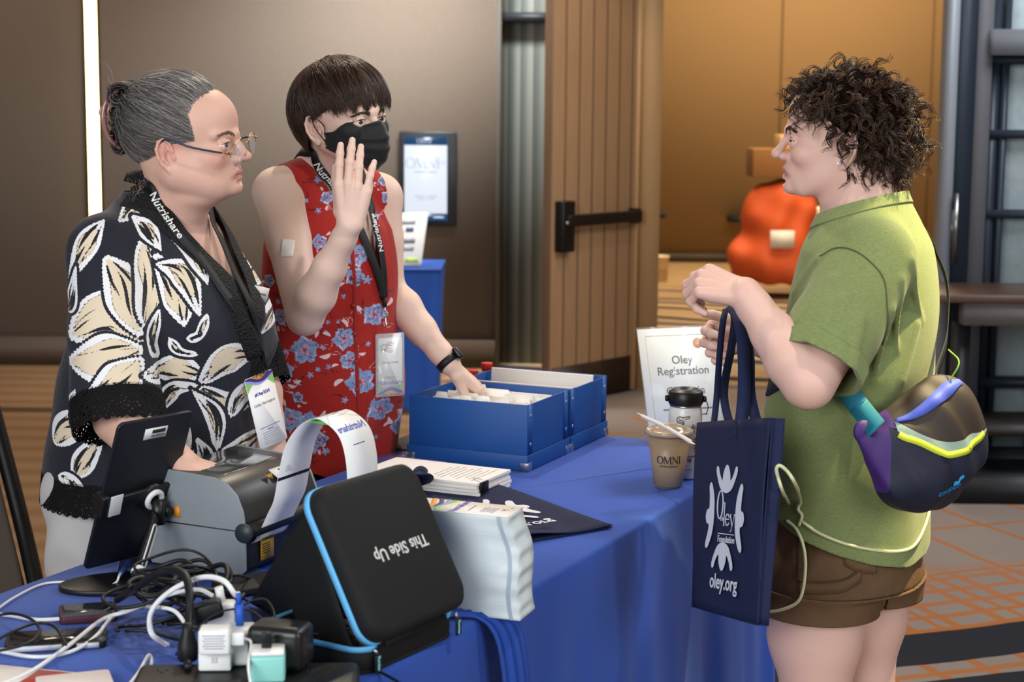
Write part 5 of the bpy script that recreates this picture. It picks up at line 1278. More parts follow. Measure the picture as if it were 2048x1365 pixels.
def mask_b(root, H, body):
    mk_ = NT('black pleated mask'); mk_.color(lin('101215')); mk_.set(Roughness=.62, Sheen_Weight=.2); mk_.b.inputs['Specular IOR Level'].default_value = .35; w = mk_.n('TexNoise'); w.inputs['Scale'].default_value = 900; mk_.bump(w.outputs[0], .15, .0005)
    nu, nv = 41, 31; V = []
    for j in range(nv):
        v = j/(nv-1)
        for i in range(nu):
            u = i/(nu-1)*2-1; au = abs(u)
            zt = .002 - .026*au**1.2 - .006*(1-au)**3*0; zb = -.108 + .050*au**1.6; z = zt + (zb-zt)*v
            bulge = math.sin(PI*min(1, v*.92+.08))**.7
            x = .110 - .080*au**1.9 - .012*au; x += (.022*bulge + .006)*(1-au**1.5) - .004; x -= .018*max(0, v-.72)/.28*(1-au) + .010*max(0, .16-v)/.16*(1-au*.5)
            y = u*.071*(1-.05*abs(v-.5)); pl = .0022*math.sin(v*PI*2*4.0)*(1-.35*au); V.append(H.w(*(A(x+pl, y, z)*1.0)))
    V = np.array(V); d = body.ev(V); V = np.where((d < .003)[:, None], snap(body, V, .003, 2), V)
    m = mk('face_mask', V, [(j*nu+i, (j+1)*nu+i, (j+1)*nu+i+1, j*nu+i+1) for j in range(nv-1) for i in range(nu-1)], mk_.m, root); thicken(m, .0012, 0)
    for q in (1, -1):
        i = 0 if q < 0 else nu-1; top, bot = V[3*nu+i], V[(nv-3)*nu+i]; er = H.w(-.018, q*.083, .012)
        for P in ([top, H.w(.02, q*.079, -.006), H.w(-.012, q*.086, .018)], [bot, H.w(.022, q*.072, -.05), H.w(-.002, q*.084, -.012), H.w(-.008, q*.088, .016)]):
            p = spline(P, 20); dd = body.ev(p); p = np.where((dd < .0015)[:, None], snap(body, p, .0015, 2), p); mk('ear_loop', *tube_geo(p, .0013, 6), mat('121317', .7, name='loop elastic'), root)
def lanyard_b(s, B, J, body):
    M = mat('0b0c0e', .6, name='black webbing'); nb = J['nb']
    both = SDF(); both.fun(J['core'].ev, 0); both.fun(s.ev, 0)
    ln = empty('lanyard', tuple(trace(both, 740, 500)), 'black lanyard with white writing hanging over the red floral top', 'lanyard')
    nk = lambda x, y: trace(both, x, y, off=.004)
    P = spline([nb + A(-.045, .05, .04), nb + A(-.058, .01, .04)] + [nk(x, y) for x, y in ((622, 305), (632, 325), (652, 355), (676, 388), (702, 424))] + [trace(both, x, y, off=.006) for x, y in ((722, 462), (742, 510), (760, 560), (768, 596))], 70)
    mt = mat('e4e6e4', .6); P, S1, _ = webbing(P, both, .021, M, ln, off=.004)
    if np.cross(np.gradient(P, axis=0)[25], S1[25])@(CAM-P[25]) < 0: S1 = -S1
    L = np.r_[0, np.cumsum(np.linalg.norm(np.diff(P, axis=0), axis=1))]; i0 = int(np.argmin(np.abs(proj(P)[:, 1] - 326)))
    band_text('Nutrishare', .0235, P, S1, mt, ln, L[i0], off=.0014)
    P2 = spline([nb + A(-.045, .05, .04), nb + A(.045, .03, .03), nk(738, 398), nk(745, 430)] + [trace(both, x, y, off=.006) for x, y in ((752, 460), (762, 500), (768, 545), (770, 596))], 60)
    P2, S2, _ = webbing(P2, both, .020, M, ln, off=.004)
    P2r, S2r = P2[::-1], S2[::-1]
    if np.cross(np.gradient(P2r, axis=0)[12], S2r[12])@(CAM-P2r[12]) < 0: S2r = -S2r
    L = np.r_[0, np.cumsum(np.linalg.norm(np.diff(P2r, axis=0), axis=1))]; i0 = int(np.argmin(np.abs(proj(P2r)[:, 1] - 503)))
    band_text('Nutrishare', .0215, P2r, S2r, mt, ln, L[i0], off=.0014)
    p = P[-1]; q = trace(both, 773, 655, off=.016); met = mat('c0c0c0', .25, 1, name='bright metal')
    mk('clip', *tube_geo([p, p*.7+q*.3], .005, 8), M, ln); r = p*.45+q*.55; n = nrm(CAM-r); a = nrm(np.cross(ZV, n)); b = np.cross(n, a)
    mk('ring', *tube_geo(np.array([r + (a*math.cos(t) + b*math.sin(t))*.0055 for t in np.linspace(0, 2*PI, 20)]), .0014, 6), met, ln); mk('snap_hook', *tube_geo(spline([p*.7+q*.3, r + b*.005], 5), .002, 6), met, ln); mk('snap_hook', *tube_geo(spline([r - b*.005, q], 6), .002, 6), met, ln)
    o = trace(both, 780, 732, off=.024); ax = nrm(A(.93, .34, .0)); ay = nrm(A(.01, .02, 1) - ax*.15); ay = nrm(ay-ax*(ax@ay)); ax = nrm(ax + ay*.03)
    bd, f, ax, ay, az = badge('name_badge', o, ax, ay, .056, .126, 'name badge in a clear sleeve hanging against the red floral top', 'Tiffany Dodd', '', [(-.20, .42, '9a9ca4'), (-.225, .26, '9a9ca4'), (.42, .3, '8c8cc0'), (.39, .38, '7a7a90'), (.36, .3, '7a7a90'), (.31, .42, 'c8b25a'), (.27, .4, '9a9ca4'), (.245, .2, '9a9ca4')], False)
    text('Nutrishare', .0135, mat('5a62b0', .6), f - ay*.126*.30, ax, ay, bd, bold=.0002)
    for k_, cc in enumerate(('9fcbe0', '8ccf6a', '3c4a92', 'f0b050')):
        V, F_ = poly_geo(logo_fig(.18, k_*PI/2 + (PI if 0 else 0), .011), .0004); mk('emblem', place(V, f + ay*.042 - ax*.014, ax, ay), F_, mat(cc, .6), bd, False)
    hs = mat('d8dcde', .08, name='clear sleeve', alpha=.22, coat=1); MB().prism(rrect(.066, .142, .004), o + az*.0016 + ay*.002, ax, ay, az, .0006).build('sleeve', hs, bd); MB().prism(rrect(.066, .142, .004), o - az*.002 + ay*.002, ax, ay, az, .0006).build('sleeve', hs, bd)
# ============================================================ visitor in the green T-shirt
def build_man_c():
    f_h = A(-.985, .17, 0); X, Y, Z = basis(f_h, 0, .02); sc = 1.03
    H = Fr(W(1682, 281, 3.15), X, Y, Z)
    bx, by, bz = basis((-.82, .57)); c0 = W(1703, 900, 3.20); O = A(c0[0], c0[1], 0); B = Fr(O, bx, by, bz)
    root = empty('person', (O[0], O[1], 0), 'person with curly brown hair in green T-shirt and brown shorts holding a tote bag', 'person')
    s = SDF(); head_sdf(s, H, sc, slit=.0026, nose=1.02, openm=.0028)
    nb = B.w(-.010, 0, 1.355)
    s.cap(H.w(-.025, 0, -.04), nb, .058, .064, .03); s.cap(H.w(.0, 0, -.085), B.w(.025, 0, 1.30), .034, .050, .04)
    s.frame(O, bx, by, bz)
    s.loft([(.70, 0, 0, .120, .145), (.85, 0, 0, .112, .145), (1.0, -.005, 0, .12, .155), (1.18, -.01, 0, .105, .165), (1.28, -.015, 0, .09, .155), (1.35, -.01, 0, .06, .08)], .04)
    hipn, hipf = (.02, .080, .76), (.0, -.083, .76)
    for (x, y, z) in (hipn, hipf):
        s.cap((x, y, z-.05), (x+.005, y, .56), .092, .086, .03); s.cap((x+.005, y, .56), (x, y, .44), .084, .062, .03); s.cap((x, y, .44), (x-.015, y, .30), .060, .062, .03); s.cap((x-.015, y, .30), (x-.02, y, .08), .058, .040, .03); s.cap((x-.03, y, .045), (x+.14, y*1.1, .035), .040, .032, .02)
    s.M = None
    sh_l = W(1742, 520, 3.02); el_l = W(1617, 766, 2.92); wr_l = W(1490, 588, 2.96)
    sh_r = B.w(-.01, -.15, 1.245); el_r = W(1632, 745, 3.42); wr_r = W(1502, 668, 3.20)
    limb(s, [sh_l, (sh_l+el_l)/2, el_l], [.062, .056, .046]); forearm(s, el_l, wr_l, .044, .0285)
    limb(s, [sh_r, (sh_r+el_r)/2, el_r], [.060, .054, .044]); forearm(s, el_r, wr_r, .042, .029)
    kn = W(1418, 566, 2.99); hl = hand_sdf(s, wr_l, nrm(kn - wr_l), A(-.10, -.55, .85), -1, [(.75, 1.1, .6), (.85, 1.15, .6), (.95, 1.2, .6), (1.05, 1.2, .6)], (.05, .0, -.05, -.10), (.55, 1.1, .3), .95)
    hr = hand_sdf(s, wr_r, A(-.80, -.28, -.10), A(-.42, .88, .10), 1, [(.85, .75, .4), (.9, .8, .4), (1.0, .8, .45), (1.0, .9, .5)], (.05, .0, -.08, -.14), (.5, .2, .25), .92)
    parts = [(H.o-A(.158, .158, .128), H.o+.158, .002), (hl[0].w(.07, 0, -.02)-.11, hl[0].w(.07, 0, -.02)+.11, .0022), (hr[0].w(.07, 0, -.02)-.105, hr[0].w(.07, 0, -.02)+.105, .0022)]
    finish_body(s, O+A(-.55, -.5, 0), O+A(.45, .5, 1.66), parts, skin_mat('dfb6a6', 'd18a7e'), root, H, sc, .45, .0055)
    eyes(H, sc, X*.8+Y*.6, '4a3a2a', root)
    J = dict(sh_l=sh_l, el_l=el_l, wr_l=wr_l, sh_r=sh_r, el_r=el_r, hipn=hipn, hipf=hipf, hl=hl, hr=hr, nb=nb)
    dress_c(root, H, B, s, J, sc); return root, H, B, s, J
def dress_c(root, H, B, body, J, sc):
    t = NT('heather green jersey'); mp = t.n('Mapping'); t.l(t.obj(), mp.inputs[0]); mp.inputs['Scale'].default_value = (1, 1, 5)
    n = t.noise(170, 3, .6, vec=mp.outputs[0]); t.color(t.mix(n, lin('59663a'), lin('929e68'))); t.set(Roughness=.9, Sheen_Weight=.15); t.b.inputs['Specular IOR Level'].default_value = .15; t.bump(t.noise(600, 2), .2, .0006); M_G = t.m
    s = SDF(); s.frame(B.o, B.X, B.Y, B.Z)
    s.loft([(.62, .006, 0, .150, .190), (.74, .010, 0, .151, .190), (.86, .014, 0, .150, .188), (.98, .006, 0, .142, .184), (1.08, -.004, 0, .134, .186), (1.18, -.014, 0, .126, .188), (1.28, -.018, 0, .108, .176), (1.335, -.016, 0, .088, .13), (1.385, -.012, 0, .072, .078), (1.41, -.010, 0, .066, .070)], 0)
    s.M = None
    da = nrm(J['el_l']-J['sh_l']); db = nrm(J['el_r']-J['sh_r']); cl = W(1611, 724, 2.93); cl = J['sh_l'] + da*((cl-J['sh_l'])@da); cr = J['sh_r'] + db*.20
    sl = SDF(); sl.cap(J['sh_l'] + A(0, 0, -.005), J['sh_l']+da*.16, .080, .078, 0); sl.cap(J['sh_l']+da*.16, J['sh_l']+da*.42, .078, .070, .03)
    sr = SDF(); sr.cap(J['sh_r'], J['sh_r']+db*.35, .070, .068, 0)
    s.fun(sl.ev, .03); s.fun(sr.ev, .03)
    for k in (J['sh_l'], J['sh_r']): s.cap(B.w(-.02, 0, 1.345), k, .055, .062, .04)
    def folds(P):
        L = B.l(P); x, y, z = L[..., 0], L[..., 1], L[..., 2]
        drape = .0055*np.sin(34*y + 6*x + 7*z + 2*np.sin(6*z)) * np.clip((1.22-z)/.4, 0, 1)
        low = .006*np.sin(30*z - 14*x + 3*np.sin(9*y)) * np.exp(-((z-.95)/.16)**2)
        return drape + low
    s.fun(folds, 0, 0)
    # drawn folds on the sleeve and from the armpit
    for (a, b, r) in (((1655, 640), (1610, 700), .006), ((1720, 640), (1700, 740), .008), ((1820, 520), (1840, 640), .007), ((1830, 650), (1800, 760), .008), ((1665, 560), (1600, 640), .007), ((1690, 600), (1620, 690), .008), ((1640, 520), (1590, 590), .006), ((1780, 620), (1745, 760), .008), ((1800, 560), (1790, 700), .006), ((1600, 850), (1580, 960), .007)):
        p0, p1 = trace(s, *a, off=-.004), trace(s, *b, off=-.004); s.cap(p0, p1, r, r*.6, .018)
    V, Q = s.mesh(B.o+A(-.42, -.42, .62), B.o+A(.40, .42, 1.44), .0042, 1); L = B.l(V); x, y, z = L.T
    tor = s.p[0][0](V); nl, nr = sl.ev(V) < tor - .004, sr.ev(V) < tor - .004
    # hem: higher at the front, a vent at the side, dropped tail
    az_ = np.degrees(np.arctan2(y, x-.012)) % 360
    hem = np.interp(az_, [0, 52, 61, 66, 75, 93, 111, 132, 163, 200, 290, 360], [.828, .826, .824, .812, .797, .768, .745, .726, .712, .712, .80, .828])
    col = 1.372 + .25*np.clip(x*-.0+0, 0, 1) - .20*(x+.048)
    g = np.where(nl, (V-cl)@da, np.where(nr, (V-cr)@db, np.maximum(hem - z, z - (1.366 - .34*(x+.015)))))
    Vs, Fs = clip_mesh(V, Q, g); o = mk('t_shirt', Vs, Fs, M_G, root, True); thicken(o, .0022, -1)
    gc = np.where(nl, np.maximum((V-cl)@da - .001, -((V-cl)@da) - .030), 1.); Vc, Fc = clip_mesh(V, Q, gc)
    if len(Fc): thicken(mk('sleeve_cuff', Vc, Fc, M_G, root, True), .005, 1)
    gk = np.where(~nl & ~nr, np.maximum(z - (1.368 - .34*(x+.015)), (1.346 - .34*(x+.015)) - z), 1.); Vk, Fk = clip_mesh(V, Q, gk)
    if len(Fk): thicken(mk('collar_rib', Vk, Fk, M_G, root, True), .003, 1)
    # shoulder seam
    P = np.array([trace(s, a, b, off=.0005) for a, b in ((1640, 512), (1668, 497), (1705, 500), (1742, 525), (1768, 560), (1775, 620), (1765, 690))]); sp = cling(spline(P, 40), s, .0006, True); mk('seam', *tube_geo(sp, .0014, 5), mat('4f5a38', .9), root)
    # ---- shorts
    bt = NT('brown cotton twill'); nn = bt.noise(30, 4); bt.color(bt.mix(nn, lin('5b4430'), lin('70563d'))); bt.set(Roughness=.85); bt.b.inputs['Specular IOR Level'].default_value = .2; bt.bump(bt.noise(26, 3), .3, .008); M_S = bt.m
    t = SDF(); t.frame(B.o, B.X, B.Y, B.Z); t.loft([(.66, .008, 0, .140, .170), (.74, .008, 0, .138, .170), (.85, .0, 0, .130, .163), (.92, 0, 0, .12, .15)], 0); hn, hf = J['hipn'], J['hipf']
    t.cap((hn[0], hn[1]-.006, .665), (hn[0]+.006, hn[1], .52), .110, .103, .03); t.cap((hf[0], hf[1]+.006, .665), (hf[0]+.004, hf[1], .52), .112, .104, .03)
    t.fun(lambda P: .0025*np.sin(P[..., 2]*60 + 9*np.sin(P[..., 0]*13)) * np.exp(-((P[..., 2]-.78)/.09)**2), 0, 0)
    V, Q = t.mesh(B.o+A(-.32, -.32, .50), B.o+A(.32, .32, .98), .005, 1); L = B.l(V)
    h0 = .612; Vs, Fs = clip_mesh(V, Q, h0 - L[:, 2]); thicken(mk('shorts', Vs, Fs, M_S, root, True), .003, -1)
    for q in (1, -1):
        gg = np.where((L[:, 1]*q > .0), np.maximum(h0 - .002 - L[:, 2], L[:, 2] - h0 - .048), 1.); Vc, Fc = clip_mesh(V, Q, gg); thicken(mk('turned_cuff', Vc, Fc, M_S, root, True), .006, 1)
    md = mat('4a3626', .9, name='brown seam')
    def line(pts, r=.0012, S=t, off=.001, n=40): return cling(spline([trace(S, *p, off=off) for p in pts], n), S, off, True)
    mk('side_seam', *tube_geo(line([(1595, 1075), (1597, 1130), (1600, 1190), (1603, 1250)]), .0016, 5), md, root)
    # patch pocket: a raised stitched panel with its opening edge
    po = [(1598, 1163), (1640, 1166), (1690, 1160), (1722, 1140)]; P = line(po, off=.003); Sd = np.repeat(A(0, 0, 1.)[None], 40, 0); mk('pocket_band', *ribbon_geo(P - A(0, 0, .012), Sd, .022, .002), M_S, root); mk('pocket_edge', *tube_geo(P, .0024, 6), md, root)
    P = line([(1555, 1010), (1575, 1045), (1597, 1058)], off=.002); mk('pocket_edge', *tube_geo(P, .003, 6), M_S, root)
    P = line([(1690, 1122), (1720, 1135), (1752, 1138)], off=.003); mk('pocket_band', *ribbon_geo(P, A(0, 0, 1.), .020, .002), M_S, root)
    # ---- shoes (below the picture)
    for (x, y, z) in (hn, hf):
        sh = SDF(); sh.frame(B.o, B.X, B.Y, B.Z); sh.cap((x-.045, y, .05), (x+.16, y*1.1, .04), .045, .040, .02); sh.cap((x-.02, y, .06), (x-.02, y, .10), .048, .050, .02); sh.fun(lambda P: .004 - P[..., 2], .004, 2); sh.M = None
        V, Q = sh.mesh(B.w(x, y, 0)+A(-.26, -.26, -.01), B.w(x, y, 0)+A(.26, .26, .2), .008, 0); mk('shoe', V, Q, mat('2b2c30', .7, name='dark shoe'), root)
    # ---- curly hair
    hm = hair_mat('1d110a', '3c2515', '82562e', .48, 'curly brown hair'); c = A(-.012, 0, .030)*sc; rad = A(.101, .077, .089)*sc; P = []; rd = []
    tries = 0
    while len(P) < 4200 and tries < 40000:
        tries += 1; u = nrm(rng.normal(0, 1, 3)); q = c + u*rad*1.0; x, y, z = q/sc
        line_ = np.interp(x, [-.12, -.045, -.02, .015, .04, .06, .10], [-.066, -.058, -.018, .026, .040, .066, .076])
        if z < line_: continue
        nu_ = nrm(u/rad); fwd = max(0, x)/.09; low = np.clip((.05-z)/.1, 0, 1); back = np.clip(-x/.1, 0, 1); top = np.clip((z-.03)/.08, 0, 1)
        ln = rng.uniform(.030, .050) + .032*low*back; tt = np.linspace(0, 1, 20)[:, None]
        outw = (.015 + .013*rng.random() + .003*top + .010*back)*(1 - .25*fwd)*(.75 if z < .0 else 1)*.85
        dr = nrm(A(.45*fwd - .1*back + rng.normal(0, .28), .3*np.sign(y)+rng.normal(0, .28), -.85 + .55*top + rng.normal(0, .2)))
        e1 = nrm(np.cross(dr, nu_)); e2 = np.cross(dr, e1); r = rng.uniform(.0045, .0100); w = rng.uniform(6, 11)*rng.choice([-1, 1]); ph = rng.random()*6.28; tone = np.clip(rng.random()*.6 + .35*top*rng.random(), 0, 1)
        for j in range(7):
            jit = rng.normal(0, .0016, 3); base = q + jit + nu_*outw*(1+rng.normal(0, .05))*np.sin(tt*PI*.6) + dr*ln*(1+rng.normal(0, .08))*tt**1.2; pj = ph + rng.normal(0, .22)
            P.append(base + (e1*np.cos(w*tt+pj) + e2*np.sin(w*tt+pj))*r*(1+rng.normal(0, .12))*np.minimum(1, tt*4)); rd.append(np.clip(tone + rng.normal(0, .08), 0, 1))
    strands('hair', H.W(np.array(P)), .0008, hm, root, rnd=np.array(rd))
    P = []
    for i in range(16):   # fringe curls over the brow and temple
        px, py = rng.uniform(1588, 1668), rng.uniform(205, 232); a = trace(body, px, py, off=.008); tt = np.linspace(0, 1, 24)[:, None]; L_ = rng.uniform(.030, .062); r = rng.uniform(.006, .011); w = rng.uniform(5, 9)*rng.choice([-1, 1]); ph = rng.random()*6
        for j in range(5): P.append(a + rng.normal(0, .0012, 3) + ZV*(.02 - L_*tt*1.15) + H.X*(.004*np.sin(tt*3)) - RT*(.004*tt) + (RT*np.cos(w*tt+ph+rng.normal(0, .15)) + ZV*.6*np.sin(w*tt+ph))*r*np.minimum(1, tt*3) - FW*(.004+.004*np.sin(w*tt)))
    strands('fringe', np.array(P), .0006, hm, root)
    cap = SDF(); cap.frame(H.o, H.X, H.Y, H.Z); cap.ell(c, rad*1.10, 0); cap.M = None; V, Q = cap.mesh(H.o-.17, H.o+.17, .005, 0); L = H.l(V)/sc
    hl_ = np.interp(L[:, 0], [-.12, -.045, -.02, .02, .05, .07, .1], [-.060, -.045, .0, .034, .060, .080, .09]); V, F_ = clip_mesh(V, Q, hl_ - L[:, 2]); mk('hair_base', V, F_, mat('150c07', .95, name='hair base', spec=.05), root)
    brows(H, sc, hair_mat('2a1a10', '3a2516', '5a3a22', name='dark brow'), root, body, n=110, r=.0007)
    lash_a(H, root, .004)
    p = trace(body, 1676, 327, off=.002); er = MB().lathe([(.0005, -.003), (.0022, -.002), (.003, 0), (.0022, .002), (.0005, .003)], p, n=14).build('earring', mat('eeeaf0', .2, name='pearl', coat=.5), None, True); tag(er, 'tiny round pale stud earring in the ear below the curly hair', 'earring')
    cord_c(s, t); sling_c(s, B, J)
def cord_c(s, t):
    S = SDF(); S.fun(s.ev, 0); S.fun(t.ev, 0)
    m = mat('cfcfa0', .35, name='pale tube', coat=.3); cd = empty('thin_tube', tuple(trace(S, 1600, 1050)), 'thin pale greenish tube looping from the shorts pocket round the green T-shirt hem', 'tube')
    def run(pts, off=.0035, n=70):
        far = lambda p: (lambda q: q if np.linalg.norm(q-CAM) < 3.9 else W(*p, 3.14))(trace(S, *p, off=off)); P = cling(spline([far(p) for p in pts], n), S, off); mk('tube_run', *tube_geo(P, .0031, 8), m, cd)
    run([(1578, 1008), (1566, 985), (1556, 955), (1553, 938), (1560, 932), (1575, 944), (1590, 968), (1602, 1005), (1604, 1032), (1598, 1052)], .004, 50)
    run([(1603, 1043), (1640, 1068), (1700, 1091), (1760, 1102), (1800, 1103), (1828, 1092), (1846, 1062), (1858, 1025), (1860, 995)])
    run([(1574, 1042), (1592, 1058), (1606, 1090), (1611, 1130), (1606, 1180), (1594, 1206), (1565, 1220), (1535, 1224), (1518, 1221)])
def sling_c(s, B, J):
    bg = empty('sling_bag', tuple(W(1850, 900, 3.0)), 'navy, brown and purple sling bag with yellow zip worn across the green T-shirt back', 'bag')
    o = W(1856, 892, 3.00); U = nrm(A(.93, .36, .02)); N = nrm(A(.40, -.91, .12)); N = nrm(N - U*(N@U)); Vv = np.cross(N, U)*1.0
    if Vv[2] < 0: Vv = -Vv
    tilt = math.radians(10); U, Vv = U*math.cos(tilt)+Vv*math.sin(tilt), Vv*math.cos(tilt)-U*math.sin(tilt)
    F = Fr(o, U, Vv, N); b = SDF(); b.frame(F.o, F.X, F.Y, F.Z)
    b.ell((.0, -.005, 0), (.118, .098, .050), 0); b.ell((.035, .045, -.005), (.078, .070, .045), .03); b.ell((-.03, -.05, .0), (.082, .060, .05), .03); b.cap((-.09, .02, -.01), (-.112, .052, -.016), .040, .026, .03, 1, (F.Z*0+A(0, 0, 1), .45))
    b.fun(lambda P: .0022*np.sin((P@F.X)*70 + 3*np.sin((P@F.Y)*60)) + .002*np.sin((P@F.Y)*80+2*np.sin((P@F.X)*50)), 0, 0); b.M = None
    V, Q = b.mesh(o-.20, o+.20, .0035, 1); L = F.l(V); u, v = L[:, 0], L[:, 1]
    arc = -.018 + 5.6*(u-.035)**2*np.where(u < .035, 1.0, .55); e1 = arc - .0; e2 = arc + .022*np.clip((.118-np.abs(u))/.05, .15, 1)
    def part(nm, g, m): 
        Vp, Fp = clip_mesh(V, Q, g)
        if len(Fp): return mk(nm, Vp, Fp, m, bg, True)
    tab = -(u + .080 - .25*(v-.02))      # >0 on the strap side
    navy, brown, pale, purp, blue = [mat(c, .6, var=.12, vscale=40, name=n_, bump=.3, bscale=900, bdist=.0005) for c, n_ in (('11172c', 'navy nylon'), ('2b211d', 'dark brown nylon'), ('8aa096', 'pale grey green nylon'), ('3d1f66', 'purple nylon'), ('4c5fc0', 'blue lining'))]
    part('lower_panel', np.maximum.reduce([v - e1, tab - .012]), navy); part('zip_band', np.maximum.reduce([v - e2, e1 - v, tab]), pale); top = np.maximum.reduce([e2 - v, tab])
    lin_ = v - (.078 - .55*(u+.02)*0) + .9*np.clip(.075-u, -1, .3)*-.55
    part('upper_panel', top, brown); part('strap_tab', np.maximum(-tab, (tab - .012)*0 + e1*0 - 1 + 0*v) if False else np.where(v > e1, -tab, -(tab-.012)), purp)
    # yellow zip along the arc and the blue lining showing at the upper edge
    zp = []
    for uu in np.linspace(-.078, .105, 60): zp.append(F.w(uu, -.018 + 5.6*(uu-.035)**2*(1.0 if uu < .035 else .55) + .001, .06))
    P = snap(b, np.array(zp), .0015); N_ = grad(b, P); sd = np.cross(np.gradient(P, axis=0), N_); mk('zip_tape', *ribbon_geo(P, sd, .0115, .002), mat('c9d83a', .5, name='yellow zip'), bg)
    zp = [F.w(uu, .020 + .25*(uu+.05) + 3.2*max(0, uu-.02)**2 + .014*math.sin((uu+.06)*25), .06) for uu in np.linspace(-.062, .055, 40)]
    P = np.array([trace(b, *p_, off=.002) for p_ in ((1792, 842), (1835, 826), (1870, 800), (1900, 774), (1922, 764))]); P = snap(b, spline(P, 30), .002); N_ = grad(b, P); sd = np.cross(np.gradient(P, axis=0), N_); mk('blue_lining', *ribbon_geo(P, sd, np.interp(np.linspace(0, 1, 30), [0, .3, .7, 1], [.006, .018, .026, .010]), .003), blue, bg)
    # straps: teal webbing under the arm, dark webbing up over the back
    teal = mat('1b7288', .7, name='teal webbing'); blk = mat('17191e', .7, name='black strap')
    core = SDF(); core.p = s.p[:1]+[s.p[5]]; cr = lambda x_, y_: trace(core, x_, y_, off=.006)
    P = spline([cr(1684, 764), cr(1696, 782), cr(1714, 808), F.w(-.108, .060, .022)], 24); webbing(P, core, .038, teal, bg, off=.010, t=.002)
    P = spline([F.w(.055, .095, .0), B.w(-.165, .02, 1.06), B.w(-.15, -.07, 1.13), B.w(-.11, -.14, 1.24), B.w(-.03, -.12, 1.345), B.w(.07, -.09, 1.27), B.w(.13, -.01, 1.14), B.w(.13, .09, 1.02), cr(1640, 720), cr(1684, 764)], 90); webbing(P, s, .030, blk, bg, off=.004, t=.002)
    lime = mat('7fae3a', .5); P = spline([F.w(.05, .10, .02), W(1918, 726, 2.99), W(1897, 700, 3.03)], 14); mk('strap_edge', *tube_geo(P, .0016, 6), lime, bg)
    def mark(V, px, py, deg):
        c0 = trace(b, px, py); n = grad(b, c0)[0]; ax = nrm(np.cross(ZV, n)); ay = np.cross(n, ax); a = math.radians(deg); ax, ay = ax*math.cos(a)+ay*math.sin(a), ay*math.cos(a)-ax*math.sin(a); return snap(b, c0 + V[:, :1]*ax + V[:, 1:2]*ay + n*.004, .0008)
    V, Fs = text_geo('cotopaxi', .0165, bold=.0003, align='CENTER', shear=.2); mk('lettering', mark(V, 1897, 980, 14), Fs, mat('2d9fd8', .5), bg, False)
    V, Fs = poly_geo([[(-.012, -.010), (.004, -.012), (.006, -.002), (.016, .004), (.014, .012), (.004, .008), (.0, -.002), (-.008, .000)]]); mk('emblem', mark(V*.8, 1916, 961, 10), Fs, mat('2d9fd8', .5), bg, False)
